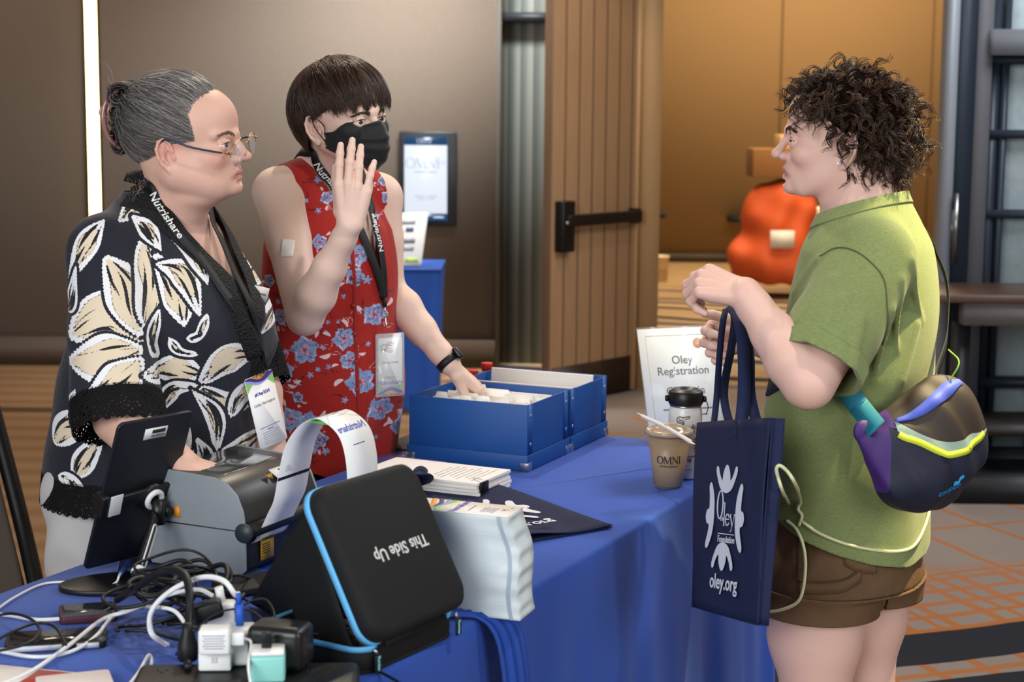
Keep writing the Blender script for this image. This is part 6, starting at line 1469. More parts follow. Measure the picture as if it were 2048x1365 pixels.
# ============================================================ things on the table
def onT(px, py, z=TZ): return Zp(px, py, z)
EPS = .0012
def std(name, pts, off=EPS): pass
def file_boxes():
    bl = NT('blue embossed board'); bl.color(lin('104a90')); bl.set(Roughness=.5); bl.b.inputs['Specular IOR Level'].default_value = .4; bl.bump(bl.noise(700, 2), .25, .0006); M = bl.m
    met = mat('b9bcc0', .25, 1, name='bright rivet'); ink = mat('0c2f63', .7, name='inner blue')
    F = onT(1056, 946); R = onT(1215, 871); L = onT(853, 909); au = nrm(R-F); an = A(au[1], -au[0], 0)   # au along the row, an towards the visitor
    Wd = np.linalg.norm(L-F); Dd = np.linalg.norm(R-F)/2 - .002; zb = TZ + .001
    out = []
    for k in range(2):
        o = F + au*(Dd+.004)*k - an*Wd/2 + au*Dd/2; o[2] = zb
        fb = empty('file_box', tuple(o), ('blue card file box with silver rivets nearest the coffee, full of white cards', 'blue card file box behind the card-filled one, holding a white folder')[k], 'box', 'blue file boxes on the table')
        fb['label'] = ('blue file box full of white cards with a hand reaching inside', 'blue file box standing behind the one the hand reaches into')[k]
        def wall(mb, u0, u1, n0, n1, z0, z1): mb.box(o + au*(u0+u1)/2 + an*(n0+n1)/2 + A(0, 0, (z0+z1)/2), au, an, ZV, (u1-u0)/2, (n1-n0)/2, (z1-z0)/2)
        hu, hn, H, t = Dd/2, Wd/2, .148, .003
        mb = MB(); wall(mb, -hu, hu, -hn, hn, 0, .003)
        for s_ in (-1, 1): wall(mb, s_*hu-(t if s_ > 0 else 0), s_*hu+(0 if s_ > 0 else t), -hn, hn, 0, .036); wall(mb, -hu, hu, s_*hn-(t if s_ > 0 else 0), s_*hn+(0 if s_ > 0 else t), 0, .036)
        mb.build('lid_tray', M, fb, bev=.0012)
        hu -= .004; hn -= .004; mb = MB(); wall(mb, -hu, hu, -hn, hn, .0035, .006)
        for s_ in (-1, 1): wall(mb, s_*hu-(t if s_ > 0 else 0), s_*hu+(0 if s_ > 0 else t), -hn, hn, .0035, H); wall(mb, -hu+t, hu-t, s_*hn-(t if s_ > 0 else 0), s_*hn+(0 if s_ > 0 else t), .0035, H-(.002 if k else 0))
        mb.build('box_body', M, fb, bev=.001)
        for s_ in (-1, 1):
            mb = MB(); wall(mb, s_*(hu-.014)-.013, s_*(hu-.014)+.013, hn, hn+.0012, .036, H); mb.build('corner_strip', M, fb)
            for z in (.058, H-.026): MB().lathe([(.0045, 0), (.0042, .0012), (.002, .002), (0, .0021)], o + au*s_*(hu-.014) + an*(hn+.001) + A(0, 0, z), au, ZV, an, 14).build('rivet', met, fb, True)
        for s_ in (-1, 1):
            for q in (1, -1):
                c = o + au*s_*(Dd/2) + an*q*Wd/2; mb = MB(); mb.box(c + A(0, 0, .009) - au*s_*.009, au, an*q, ZV, .011, .0012, .010); mb.box(c + A(0, 0, .009) - an*q*.009, au*s_, an*q, ZV, .0012, .011, .010); mb.build('corner_fitting', met, fb, bev=.0008)
        out.append((o, hu, hn, H, au, an))
    # cards and tabs standing in the first box, and the folder in the second
    o, hu, hn, H, au, an = out[0]; cols = ('ddd9d2', 'd3cec8', 'e4e2de'); rg = np.random.default_rng(4); k = 0
    for j, (n0, n1, u) in enumerate([(-.12, .0, -.082+.0095*i) for i in range(6)] + [(-.02, .12, -.075+.0105*i) for i in range(6)] + [(-.125, .12, .01+.011*i) for i in range(7)]):
        if abs(u) > hu-.008: continue
        h = .132 + rg.random()*.012; lean = .05 + .0*rg.normal(); up = nrm(ZV + au*lean); c = o + au*u + an*(n0+n1)/2 + A(0, 0, .0075)
        a = -(n1-n0)/2; tb = a + (n1-n0)*rg.choice([.05, .38, .66]); tw = (n1-n0)*.27
        poly = [(a, 0), (-a, 0), (-a, h-.012), (tb+tw, h-.012), (tb+tw-.004, h), (tb+.004, h), (tb, h-.012), (a, h-.012)]
        q = MB().prism(poly, c, an, up, nrm(np.cross(an, up)), .0012).build('index_card', mat(cols[k % 3], .8, name='white card'), None); k += 1
        tag(q, 'white tabbed index card standing in the blue box the hand reaches into', 'card', 'index cards in the blue box')
    o, hu, hn, H, au, an = out[1]
    for i, (u, h) in enumerate(((.05, .150), (-.045, .135))):
        q = MB().box(o + au*u + A(0, 0, .008+h/2), an, nrm(ZV+au*.12*(1 if i == 0 else -1)), nrm(au), hn-.012, h/2-.002, .003).build('folder', mat(('e6e1d9', 'dcd6cd')[i], .7, name='white folder'), None, bev=.001)
        tag(q, ('white folder at the far side of the rear blue box', 'lower white folder at the near side of the rear blue box')[i], 'folder')
    return out
def bottles():
    for (x, y), z1, lab in (((974, 727), .158, 'clear bottle with red cap, fully seen above the blue file boxes'), ((945, 741), .148, 'clear bottle with red cap, half hidden behind the wrist')):
        r = ray(x, y); d = (TZ + z1 - CAM_H)/r[2]; p = CAM + r*d; o = A(p[0], p[1], TZ+.0015)
        t = empty('bottle', tuple(o), lab, 'bottle', 'red capped bottles behind the boxes')
        gl = mat('dfe8e4', .05, name='clear plastic', trans=.95, ior=1.33); MB().lathe([(.024, 0), (.027, .004), (.027, z1*.55), (.026, z1*.66), (.016, z1-.032), (.012, z1-.024), (.012, z1-.014)], o, n=24).build('bottle_body', gl, t, True)
        MB().lathe([(.0115, z1-.020), (.0142, z1-.019), (.0145, z1-.002), (.0135, z1), (0, z1+.0002)], o, n=28).build('bottle_cap', mat('c22a24', .45, name='red cap'), t, True)
def coffee():
    o = onT(1336, 974); o[2] = TZ+.001; k = 1.0; t = empty('iced_coffee_cup', tuple(o), 'clear plastic cup of iced coffee with dark lettering and a flat lid', 'cup')
    cof = mat('a88a62', .35, var=.10, vscale=30, name='milky coffee'); pl = mat('e6e2da', .06, name='clear cup', alpha=.10, coat=1)
    h = .118; r0, r1 = .031, .0475; rad = lambda z: r0+(r1-r0)*z/h
    MB().lathe([(0, .004), (rad(.004)-.0012, .004), (rad(.05)-.0012, .05), (rad(h-.012)-.0012, h-.012), (0, h-.012)], o, n=40).build('coffee', cof, t, True)
    MB().lathe([(r0-.002, 0), (r0, .001), (rad(.06), .06), (r1, h), (r1+.002, h+.001), (r1+.002, h+.003)], o, n=40).build('cup_wall', pl, t, True)
    MB().lathe([(r1+.003, h-.004), (r1+.0035, h+.004), (r1-.001, h+.006), (r1-.003, h+.003), (r1-.010, h+.0035), (r1-.012, h+.010), (r1-.022, h+.015), (.012, h+.017), (0, h+.017)], o, n=40).build('lid', mat('c9b093', .15, name='milky lid', alpha=.8, coat=.6), t, True)
    dv = nrm(CAM-o); dv = nrm(A(dv[0], dv[1], 0)); a0 = math.atan2(dv[1], dv[0])
    def wrap(V, zc, off=.0008):
        z = zc + V[:, 1]; r = rad(z) + off; a = a0 + V[:, 0]/r; return np.c_[o[0]+r*np.cos(a), o[1]+r*np.sin(a), o[2]+z]
    V, Fs = omni_geo(.0165); V[:, 0] -= .0255; mk('lettering', wrap(V, .064), Fs, mat('17120e', .6), t, False)
    V, Fs = text_geo('HOTELS & RESORTS', .0044, bold=.0001); mk('lettering', wrap(V, .050), Fs, mat('17120e', .6), t, False)
    # wrapped straw resting across the lid
    zt = TZ + h + .0205; p0, p1 = onT(1285, 833, zt+.010), onT(1381, 884, zt-.004); st_ = empty('wrapped_straw', tuple((p0+p1)/2), 'white paper wrapped straw lying across the iced coffee lid', 'straw'); pw = mat('eee9e0', .8, name='straw paper')
    P = spline([p0, (p0+p1)/2+A(0, 0, .003), p1], 20); mk('paper_sleeve', *tube_geo(P, .0042, 8), pw, st_)
    d = nrm(p1-p0); s_ = nrm(np.cross(d, ZV)); mk('twisted_end', *ribbon_geo(np.array([p0, p0-d*.006+A(0, 0, .001), p0-d*.014+A(0, 0, .002)]), s_+ZV*.4, [.008, .006, .015], .001), pw, st_); mk('twisted_end', *ribbon_geo(np.array([p1, p1+d*.006, p1+d*.012-A(0, 0, .002)]), s_+ZV*.4, [.008, .010, .012], .001), pw, st_)
    mk('lettering', place(text_geo('OMNI', .005)[0], (p0+p1)/2 + A(0, 0, .0075), d, nrm(np.cross(ZV, d))), text_geo('OMNI', .005)[1], mat('9a8f80', .7), st_, False)
def flask():
    o = onT(1368, 954); o[2] = TZ+.001; t = empty('drinks_flask', tuple(o), 'white insulated flask with black lid and hand doodles beside the coffee', 'flask'); wh = mat('e3e2e0', .35, name='white powder coat', coat=.2); bk = mat('111214', .4, name='black lid'); r = .0365
    MB().lathe([(r-.003, 0), (r, .003), (r, .135), (r-.001, .148), (r-.003, .152), (r-.003, .156)], o, n=44).build('flask_body', wh, t, True); MB().lathe([(r-.002, .156), (r-.002, .160), (r-.004, .160)], o, n=40).build('steel_ring', mat('b5b5b5', .25, 1), t, True)
    MB().lathe([(r-.001, .160), (r+.001, .163), (r+.001, .188), (r-.002, .1905), (r-.006, .191), (r-.008, .194), (r-.010, .194), (r-.012, .1895), (0, .189)], o, n=44).build('flask_lid', bk, t, True)
    L = nrm(np.cross(ZV, A(*(CAM-o)[:2], 0)))
    for q in (1, -1): MB().lathe([(.007, 0), (.007, .005), (.005, .007), (0, .0072)], o + L*q*(r+.001) + A(0, 0, .172), (0, 1, 0), (0, 0, 1), L*q, 14).build('strap_lug', bk, t, True)
    P = spline([o + L*(r+.006) + A(0, 0, .172), o + L*(r+.012) + A(0, 0, .155), o + L*(r+.008) + A(0, 0, .138)], 12); mk('strap_loop', *ribbon_geo(P, nrm(CAM-o), .010, .002), bk, t)
    dv = CAM-o; a0 = math.atan2(dv[1], dv[0]); ik = mat('1d1f20', .6, name='black print')
    def wrap(V, u0, z0): 
        a = a0 + (u0+V[:, 0])/(r+.0005); z = z0+V[:, 1]; return np.c_[o[0]+(r+.0006)*np.cos(a), o[1]+(r+.0006)*np.sin(a), o[2]+z]
    def pen(S, u0, z0, sc): 
        S2 = [(spline(p, 24) if len(p) > 2 else p, w) for p, w in S]; V, Fs = strokes_geo(S2, sc); mk('doodle', wrap(V, u0, z0), Fs, ik, t, False)
    fist = [([(-.5, -.1), (-.6, .3), (-.3, .5), (.1, .5), (.2, .35)], .10), ([(.1, .45), (.6, .55), (.95, .62), (.9, .40), (.4, .25)], .10), ([(-.5, -.1), (-.2, -.5), (.2, -.4), (.3, .1)], .10), ([(-.35, .3), (-.1, .1), (.2, .15)], .09), ([(-.4, .05), (-.1, -.12), (.2, -.05)], .09), ([(-.3, -.2), (0, -.32), (.2, -.2)], .09)]
    pen(fist, -.008, .128, .018)
    palm = [([(-.4, .3), (-.15, -.1), (-.1, -.7)], .11), ([(-.15, .6), (-.05, 0)], .11), ([(.1, .65), (.08, 0)], .11), ([(.35, .5), (.2, 0)], .11), ([(.55, .1), (.25, -.25), (.3, -.7)], .11)]
    pen(palm, .018, .112, .015); pen(palm, -.002, .030, .012); pen(fist, .012, .045, .012)
    for i, ch in enumerate('WASHY'): V, Fs = text_geo(ch, .0075, bold=.0002); mk('lettering', wrap(np.c_[V[:, 1], -V[:, 0], V[:, 2]], .022, .088-.0066*i), Fs, ik, t, False)
    V, Fs = text_geo('Hydro Flask', .0042); mk('lettering', wrap(V, .008, .022), Fs, ik, t, False)
def reg_sign():
    p = onT(1304, 893); d = Dz(1304, 893); tl = W(1276, 659, d+.05); tr = W(1441, 652, d+.125); bl = W(1302, 886, d); bl[2] = TZ+.004
    ax = nrm(tr-tl); ay = nrm((tl-bl) - ax*((tl-bl)@ax)); az = np.cross(ax, ay); w, h = .215, .279; c = bl + ax*w/2 + ay*h/2
    t = empty('registration_sign', tuple(bl), 'white registration sign with dark green writing and an orange dot behind the flask', 'sign')
    MB().box(c, ax, ay, az, w/2, h/2, .0015).build('sheet', mat('e9e8e4', .5, name='white sheet'), t)
    ac = mat('dfe6e8', .05, name='clear acrylic', alpha=.12, coat=1); MB().box(c+az*.0035, ax, ay, az, w/2+.004, h/2+.004, .0012).build('acrylic_front', ac, t)
    MB().box(bl + ax*w/2 - az*.035 + A(0, 0, -.001), ax, nrm(np.cross(ax, ZV)), ZV, w/2, .036, .0012).build('acrylic_foot', ac, t)
    f = c + az*.0018; ol = mat('b9b49c', .6, name='thin border'); gr = mat('24382f', .6, name='green ink'); i = .018
    mb = MB()
    for q in (1, -1): mb.box(f + ay*q*(h/2-i), ax, ay, az, w/2-i, .0007, .0001); mb.box(f + ax*q*(w/2-i), ax, ay, az, .0007, h/2-i, .0001)
    mb.build('border_line', ol, t)
    MB().lathe([(.0125, 0), (.0125, .0003), (0, .0003)], f + ax*.047 + ay*.100, ax, ay, az, 30).build('orange_dot', mat('ea8a2c', .5), t); text('\u2193', .016, mat('f6d2a4', .5), f + ax*.047 + ay*.100 + az*.0005, ax, ay, t, bold=.0004)
    for s_, y in (('Oley', .060), ('Registration', .033), ('Check-in', -.016)): text(s_, .0285, gr, f + ay*y, ax, ay, t, bold=.0002)
    for y, ww in ((-.06, .13), (-.075, .10)): MB().box(f + ay*y, ax, ay, az, ww/2, .002, .0001).build('print_line', gr, t)
def papers():
    # white hand-outs held with a binder clip
    a, b, c = onT(845, 985, TZ+.03), onT(957, 975, TZ+.002), onT(976, 932, TZ+.03); az = ZV; ax = nrm(onT(978, 950)-onT(845, 975)); ax = nrm(TU*.30 - TN*-.95); ax, ay = TN, TU
    ref = onT(954, 968, TZ+.038); ref[2] = TZ; rg = np.random.default_rng(2); o = ref - ax*.14 + ay*.078
    for i in range(5):
        j = A(rg.normal(0, .003), rg.normal(0, .003), 0); q = MB().box(o + j + A(0, 0, .0045+.0075*i), nrm(ax+ay*rg.normal(0, .02)), nrm(ay-ax*rg.normal(0, .01)), ZV, .138, .077, .0034).build('handout', mat('e9e3dc', .8, name='white paper'), None, bev=.0006)
        tag(q, ('topmost printed handout of the white paper pile behind the flat tote bag', 'second handout from the top of the white paper pile', 'middle handout of the white paper pile', 'second handout from the bottom of the white paper pile', 'bottom handout of the white paper pile behind the flat tote bag')[4-i], 'paper', 'handouts in the white paper pile')
        if i == 4:
            mb = MB(); n = nrm(ay)
            for k in range(9): mb.box(o + j + ax*(.115-.012*k) + A(0, 0, .0380), ay, ax, ZV, .058-.010*(k % 3), .0011, .00015)
            mb.build('print_line', mat('a79e98', .8), q)
    p = o + ax*.139 - ay*.05 + A(0, 0, .020); cl = empty('binder_clip', tuple(p), 'black binder clip on the edge of the white paper pile', 'clip'); MB().prism([(-.012, -.014), (.006, -.018), (.006, .018), (-.012, .014)], p - ay*.016, ax, ZV, ay, .032).build('clip_body', mat('101012', .3, .3), cl, bev=.001)
    for s_ in (1, -1): mk('wire_handle', *tube_geo(spline([p + ay*.009 + A(0, 0, s_*.017), p + ay*.006 - ax*.018 + A(0, 0, s_*.021), p - ay*.006 - ax*.018 + A(0, 0, s_*.021), p - ay*.009 + A(0, 0, s_*.017)], 16), .0009, 6), mat('aeb0b4', .3, 1), cl)
    q = onT(805, 918); bx = nrm(A(.9, .3, 0)); by = np.cross(ZV, bx); bk = empty('booklet', tuple(q), 'glossy violet booklet lying behind the white paper pile', 'booklet'); MB().box(q + A(0, 0, .0035), bx, by, ZV, .075, .095, .0022).build('pages', mat('e2dde2', .6), bk); pm = NT('violet cover'); nz = pm.noise(9, 2); pm.color(pm.mix(nz, lin('4b418c'), lin('8d86c0'))); pm.set(Roughness=.2); MB().box(q + A(0, 0, .0060), bx, by, ZV, .0755, .0955, .0003).build('cover', pm.m, bk)
    q = onT(835, 893); k = MB().box(q + A(0, 0, .006), TU, TN, ZV, .09, .06, .005).build('black_folder', mat('14181b', .5, name='black folder'), None, bev=.001); tag(k, 'flat black folder lying left of the blue file boxes', 'folder')
def emblem(parent, o, ax, ay, m, R, z=0.):
    # lily-like figure above and below, a long curved figure with a round bump on each side
    half = [(0, .48), (-.27, .55), (-.43, .71), (-.55, .90), (-.53, 1.0), (-.44, .99), (-.36, .86), (-.22, .73), (-.18, .86), (-.10, .99), (0, 1.04)]; top = half + [(-x, y) for x, y in half[::-1][1:-1]]
    top = [tuple(p) for p in spline(np.array(top), 90, True)]
    side = [(-.80, .68), (-.70, .60), (-.58, .35), (-.55, 0), (-.60, -.30), (-.76, -.56), (-.90, -.64), (-.95, -.54), (-.84, -.30), (-.82, -.17), (-.94, -.13), (-1.0, 0), (-.94, .13), (-.83, .17), (-.84, .40), (-.88, .60)]; side = [tuple(p) for p in spline(np.array(side), 80, True)]
    polys = [[(x*R, y*R*1.06) for x, y in P] for P in (top[::-1], [(x, -y) for x, y in top], side, [(-x, y) for x, y in side][::-1])]
    V, Fs = poly_geo(polys, .0003); mk('emblem', place(V + A(0, 0, z), o, ax, ay), Fs, m, parent, False)
def oley_word(parent, o, ax, ay, m, h, fn=None):
    S = [ell_stroke(.34, .62, .30, .60, .05, .15, 40), ([(.84, -.25), (.84, .72)], .11), ([(.74, .70), (.84, .74)], .05), ell_stroke(1.20, .0, .20, .24, .05, .10, 30, .35, 2*PI-.5), ([(1.0, .02), (1.40, .02)], .05), ([(1.50, .22), (1.72, -.22)], .10), ([(1.95, .22), (1.66, -.44), (1.54, -.50)], .05), ([(1.44, .23), (1.58, .23)], .04), ([(1.86, .23), (2.02, .23)], .04), ([(.76, -.26), (.92, -.26)], .04), ([(.25, -.62), (2.0, -.62)], .035)]
    V, Fs = strokes_geo(S, h); V[:, 0] -= h*1.05; mk('lettering', place(V, o, ax, ay), Fs, m, parent, False)
    text('The', h*.30, m, o + ax*(-h*.42) + ay*h*.02, ax, ay, parent, bold=.0001); text('Foundation', h*.40, m, o + ax*h*.10 - ay*h*.86, ax, ay, parent, bold=.0002)
NAVY = None
def fabric_navy():
    t = NT('navy non-woven'); n = t.noise(500, 2); t.color(t.mix(n, lin('171d3c'), lin('1f2748'))); t.set(Roughness=.8); t.b.inputs['Specular IOR Level'].default_value = .25; v = t.n('TexVoronoi'); t.l(t.obj(), v.inputs['Vector']); v.inputs['Scale'].default_value = 700; t.bump(v.outputs[0], .25, .0006); return t.m
def sheet(name, corners, m, parent, fn=None, nu=24, nv=24, th=.0016, smooth=True):
    """a soft sheet through four corners (a b / d c), fn(u,v) adds an offset"""
    a, b, c, d = [np.asarray(x, float) for x in corners]; V = []
    for j in range(nv+1):
        for i in range(nu+1):
            u, v = i/nu, j/nv; p = (a*(1-u)+b*u)*(1-v) + (d*(1-u)+c*u)*v; V.append(p + (fn(u, v) if fn else 0))
    N = nu+1; o = mk(name, V, [(j*N+i, (j+1)*N+i, (j+1)*N+i+1, j*N+i+1) for j in range(nv) for i in range(nu)], m, parent, smooth); thicken(o, th, 0); return o
def flat_tote():
    M = fabric_navy(); z = TZ+.003; wm = mat('d9dbe2', .7, name='white print')
    a, b, c = onT(842, 968, z), onT(905, 951, z), onT(1225, 1056, z); ax = nrm(c-b); d = onT(1070, 1165, z); ay = nrm((d-c) - ax*((d-c)@ax)); w = .30; L = np.linalg.norm(c-b)
    t = empty('tote_bag', tuple(b), 'flat navy tote bag with white web address lying on the table by the badge stack', 'bag')
    p0, p1, p2, p3 = b, b + ax*L, b + ax*L + ay*w, b + ay*w
    sheet('bag_front', (p0, p1, p2, p3), M, t, lambda u, v: A(0, 0, .006 + .004*math.sin(u*5+v*3) + .003*math.sin(v*9+u*2) + .006*max(0, u-.8)*5*v)); sheet('bag_back', (p0, p1, p2, p3), M, t, lambda u, v: A(0, 0, .0015 + .001*math.sin(u*4)))
    o = p1 + ay*w*.5 - ax*.055; text('oley.org', .040, wm, o + A(0, 0, .0185), -ay, ax, t, bold=.0006) if False else None
    V, Fs = text_geo('oley.org', .036, bold=.0006); mk('lettering', place(V, p1 - ax*.055 + ay*w*.52 + A(0, 0, .0165), -ay, ax), Fs, wm, t, False)
    emblem(t, p1 - ax*.185 + ay*w*.5 + A(0, 0, .0150), -ay, ax, wm, .085)
    # bunched handles at the bag mouth
    for k, pts in enumerate(([(812, 968, .006), (822, 930, .030), (836, 914, .040), (850, 935, .022), (846, 965, .006)], [(826, 972, .006), (842, 935, .030), (828, 922, .038), (815, 945, .020), (822, 975, .006)], [(838, 972, .008), (856, 940, .026), (846, 918, .044), (834, 940, .024), (836, 972, .008)])):
        P = spline([onT(x, y + zz*700, TZ+zz+.042*(0 if zz < .01 else 1)*.5) for x, y, zz in pts], 26); mk('handle', *ribbon_geo(P, nrm(A(.3+.3*k, .8, .5-.3*k)), .030, .0016), M, t)
    st_ = mat('0e1226', .8); mb = MB()
    for i in range(26): mb.box(p0 + ax*.030 + ay*w*(i+.5)/26 + A(0, 0, .0125), ay, ax, ZV, .0022, .0004, .0003)
    mb.build('stitching', st_, t)
def held_tote(PC):
    M = fabric_navy(); wm = mat('ccd0dc', .7, name='white print')
    # hangs from the hands: four bag corners at their own distance
    tl, tr, br, bl = W(1396, 846, 3.12), W(1544, 836, 2.83), W(1513, 1251, 2.80), W(1383, 1214, 3.09); ax = nrm((tr-tl)+(br-bl)); ay = nrm((tl-bl)+(tr-br)); ay = nrm(ay-ax*(ax@ay)); az = np.cross(ax, ay)
    t = empty('tote_bag', tuple((tl+tr)/2), 'navy tote bag with white emblem hanging from the visitor\'s hands', 'bag')
    dep = .022
    bul = lambda u, v: az*(.006*math.sin(PI*u) + .004*math.sin(PI*v*1.2+.4))
    sheet('front_panel', (tl, tr, br, bl), M, t, bul); sheet('back_panel', (tl-az*dep, tr-az*dep, br-az*dep, bl-az*dep), M, t, lambda u, v: -bul(u, v)*.5)
    sheet('side_panel', (tr, tr-az*dep, br-az*dep, br), M, t, lambda u, v: -ax*.006*math.sin(PI*u), 6, 20); sheet('side_panel', (tl-az*dep, tl, bl, bl-az*dep), M, t, lambda u, v: ax*.006*math.sin(PI*u), 6, 20); sheet('bottom_panel', (bl, br, br-az*dep, bl-az*dep), M, t, None, 12, 4)
    c = (tl+tr+br+bl)/4 + az*.0115; w = np.linalg.norm(tr-tl); sx = w/.148*.0
    P0 = lambda px, py: plane_hit(px, py, c, az)
    emblem(t, P0(1449, 1036), ax, ay, wm, .083); oley_word(t, P0(1452, 1040), ax, ay, wm, .040)
    text('oley.org', .036, wm, P0(1446, 1167), ax, ay, t, bold=.0006)
    for px in (1432, 1480): pass
    # handles: two loops, from the bag mouth up over the fingers
    up = W(1447, 628, 3.06)
    def hand(pts, w_, side, nm='handle'): P = spline(pts, 40); mk(nm, *ribbon_geo(P, side, w_, .0014), M, t)
    tv = lambda u, dz=0: tl*(1-u)+tr*u
    hand([tv(.24)-ay*.03+az*.003, W(1433, 800, 3.10), W(1440, 700, 3.06), W(1446, 645, 3.04), W(1452, 618, 3.07)], [.012]*40, A(1, .2, 0))
    hand([tv(.62)-ay*.03+az*.003, W(1488, 790, 2.96), W(1488, 710, 2.98), W(1480, 645, 3.01), W(1464, 616, 3.05)], [.024]*40, A(1, .2, 0))
    hand([tv(.36)-az*dep-ay*.03, W(1448, 790, 3.12), W(1462, 700, 3.10), W(1470, 640, 3.09), W(1462, 614, 3.10)], [.020]*40, A(.8, .6, 0))
    hand([tv(.72)-az*dep-ay*.03, W(1500, 790, 2.98), W(1497, 710, 3.0), W(1484, 645, 3.03), W(1466, 613, 3.08)], [.022]*40, A(.8, -.5, 0))
def badge_stack():
    pp = NT('stacked badge paper'); sp = pp.n('SeparateXYZ'); pp.l(pp.obj(), sp.inputs[0]); f = pp.math('FRACT', pp.math('MULTIPLY', sp.outputs[2], 900)); n = pp.n('TexNoise', noise_dimensions='1D'); pp.l(sp.outputs[2], n.inputs['W']); n.inputs['Scale'].default_value = 700; pp.color(pp.mix(n.outputs[0], lin('c4d2d8'), lin('e6eef0'))); pp.set(Roughness=.8); M = pp.m
    C, R, L = onT(1043, 1244), onT(1087, 1208), onT(905, 1213); h = .168; ar = nrm(R-C); al = A(-ar[1], ar[0], 0); 
    if al@(L-C) < 0: al = -al
    wr, wl = .072, .155
    t = empty('badge_stack', tuple(C), 'tall stack of blank white badges with coloured waves on the top one', 'badge stack')
    K = 40; V = []; 
    def shift(z): u = z/h; return -al*0 - nrm(A(.75, .2, 0))*(.020*u + .006*math.sin(u*7.5+.5)*(1-u*.3)) + ar*.003*math.sin(u*11)
    per = [(0, 0), (.25, 0), (.5, 0), (.75, 0), (1, 0), (1, .5), (1, 1), (.5, 1), (0, 1), (0, .5)]
    for k in range(K+1):
        z = h*k/K; s_ = shift(z)
        for u, v in per: V.append(C + ar*wr*u + al*wl*v + s_ + A(0, 0, .001+z) + (ar*0 + ZV*0) + (al*.004*math.sin(u*PI)*math.sin(k*.9) if v == 0 else 0))
    n = len(per); Fs = [(k*n+i, k*n+(i+1) % n, (k+1)*n+(i+1) % n, (k+1)*n+i) for k in range(K) for i in range(n)] + [tuple(range(n))[::-1], tuple(K*n+i for i in range(n))]
    if np.cross(ar, al)[2] < 0: Fs = [f_[::-1] for f_ in Fs]
    mk('paper_block', V, Fs, M, t, False)
    # grey perforation marks on the front edge
    mbk = MB(); gm = mat('a9b9c6', .8, name='grey edge marks')
    for k in range(K): 
        s0 = shift(h*k/K); s1 = shift(h*(k+1)/K); o = C + s0 + al*.010 - ar*.0008; o1 = C + s1 + al*.010 - ar*.0008; z0, z1 = .001+h*k/K, .001+h*(k+1)/K
        mbk.add([o + A(0, 0, z0), o + al*.006 + A(0, 0, z0), o1 + al*.006 + A(0, 0, z1), o1 + A(0, 0, z1)], [(0, 1, 2, 3)])
    mbk.build('edge_marks', gm, t)
    top = C + shift(h) + A(0, 0, h+.0016); tx, ty = al, -ar; o = top + ar*wr/2 + al*wl/2
    ax_, ay_ = al, np.cross(ZV, al)
    MB().box(top + ar*(wr/2-.002) + al*(wl/2+.03), al, ar, ZV, wl/2+.032, wr/2+.001, .0005).build('top_badge', mat('efe6dd', .6, name='badge face'), t)
    f = top + A(0, 0, .0007)
    for k, cc in enumerate(('8ccf6a', '9fa9dc', '4b3a86', 'f0a53c')):
        c0 = al*(.118+.008*k); P = [(f + c0 + ar*wr*u + al*(.006*math.sin(u*5+k))) for u in np.linspace(0, 1, 12)]; mk('wave_print', *ribbon_geo(P, al, .008, .0003+.0001*k), mat(cc, .5), t)
    tdir = -al if True else al
    V, F_ = text_geo('Nutrishare', .017, bold=.0003); mk('lettering', place(V, f + al*.092 + ar*wr*.48, -ar*-1, np.cross(ZV, ar)), F_, mat('5a62b0', .6), t, False)
    MB().box(f + al*.070 + ar*wr*.45, ar, al, ZV, .018, .0007, .0002).build('print_line', mat('4b4a9a', .6), t)
    for k, cc in enumerate(('3c4a92', 'f0b050', '9fd06a')): V, F_ = poly_geo(logo_fig(.15, k*PI/2, .008), .0004); mk('emblem', place(V, f + al*.014 + ar*wr*(.5+.12*k), ar, al), F_, mat(cc, .6), t, False)
    for k in range(5): MB().box(f + al*(.030+.005*k) + ar*wr*.4, ar, al, ZV, .016-.002*(k % 3), .0008, .0002).build('print_line', mat('8a8a9a', .6), t)
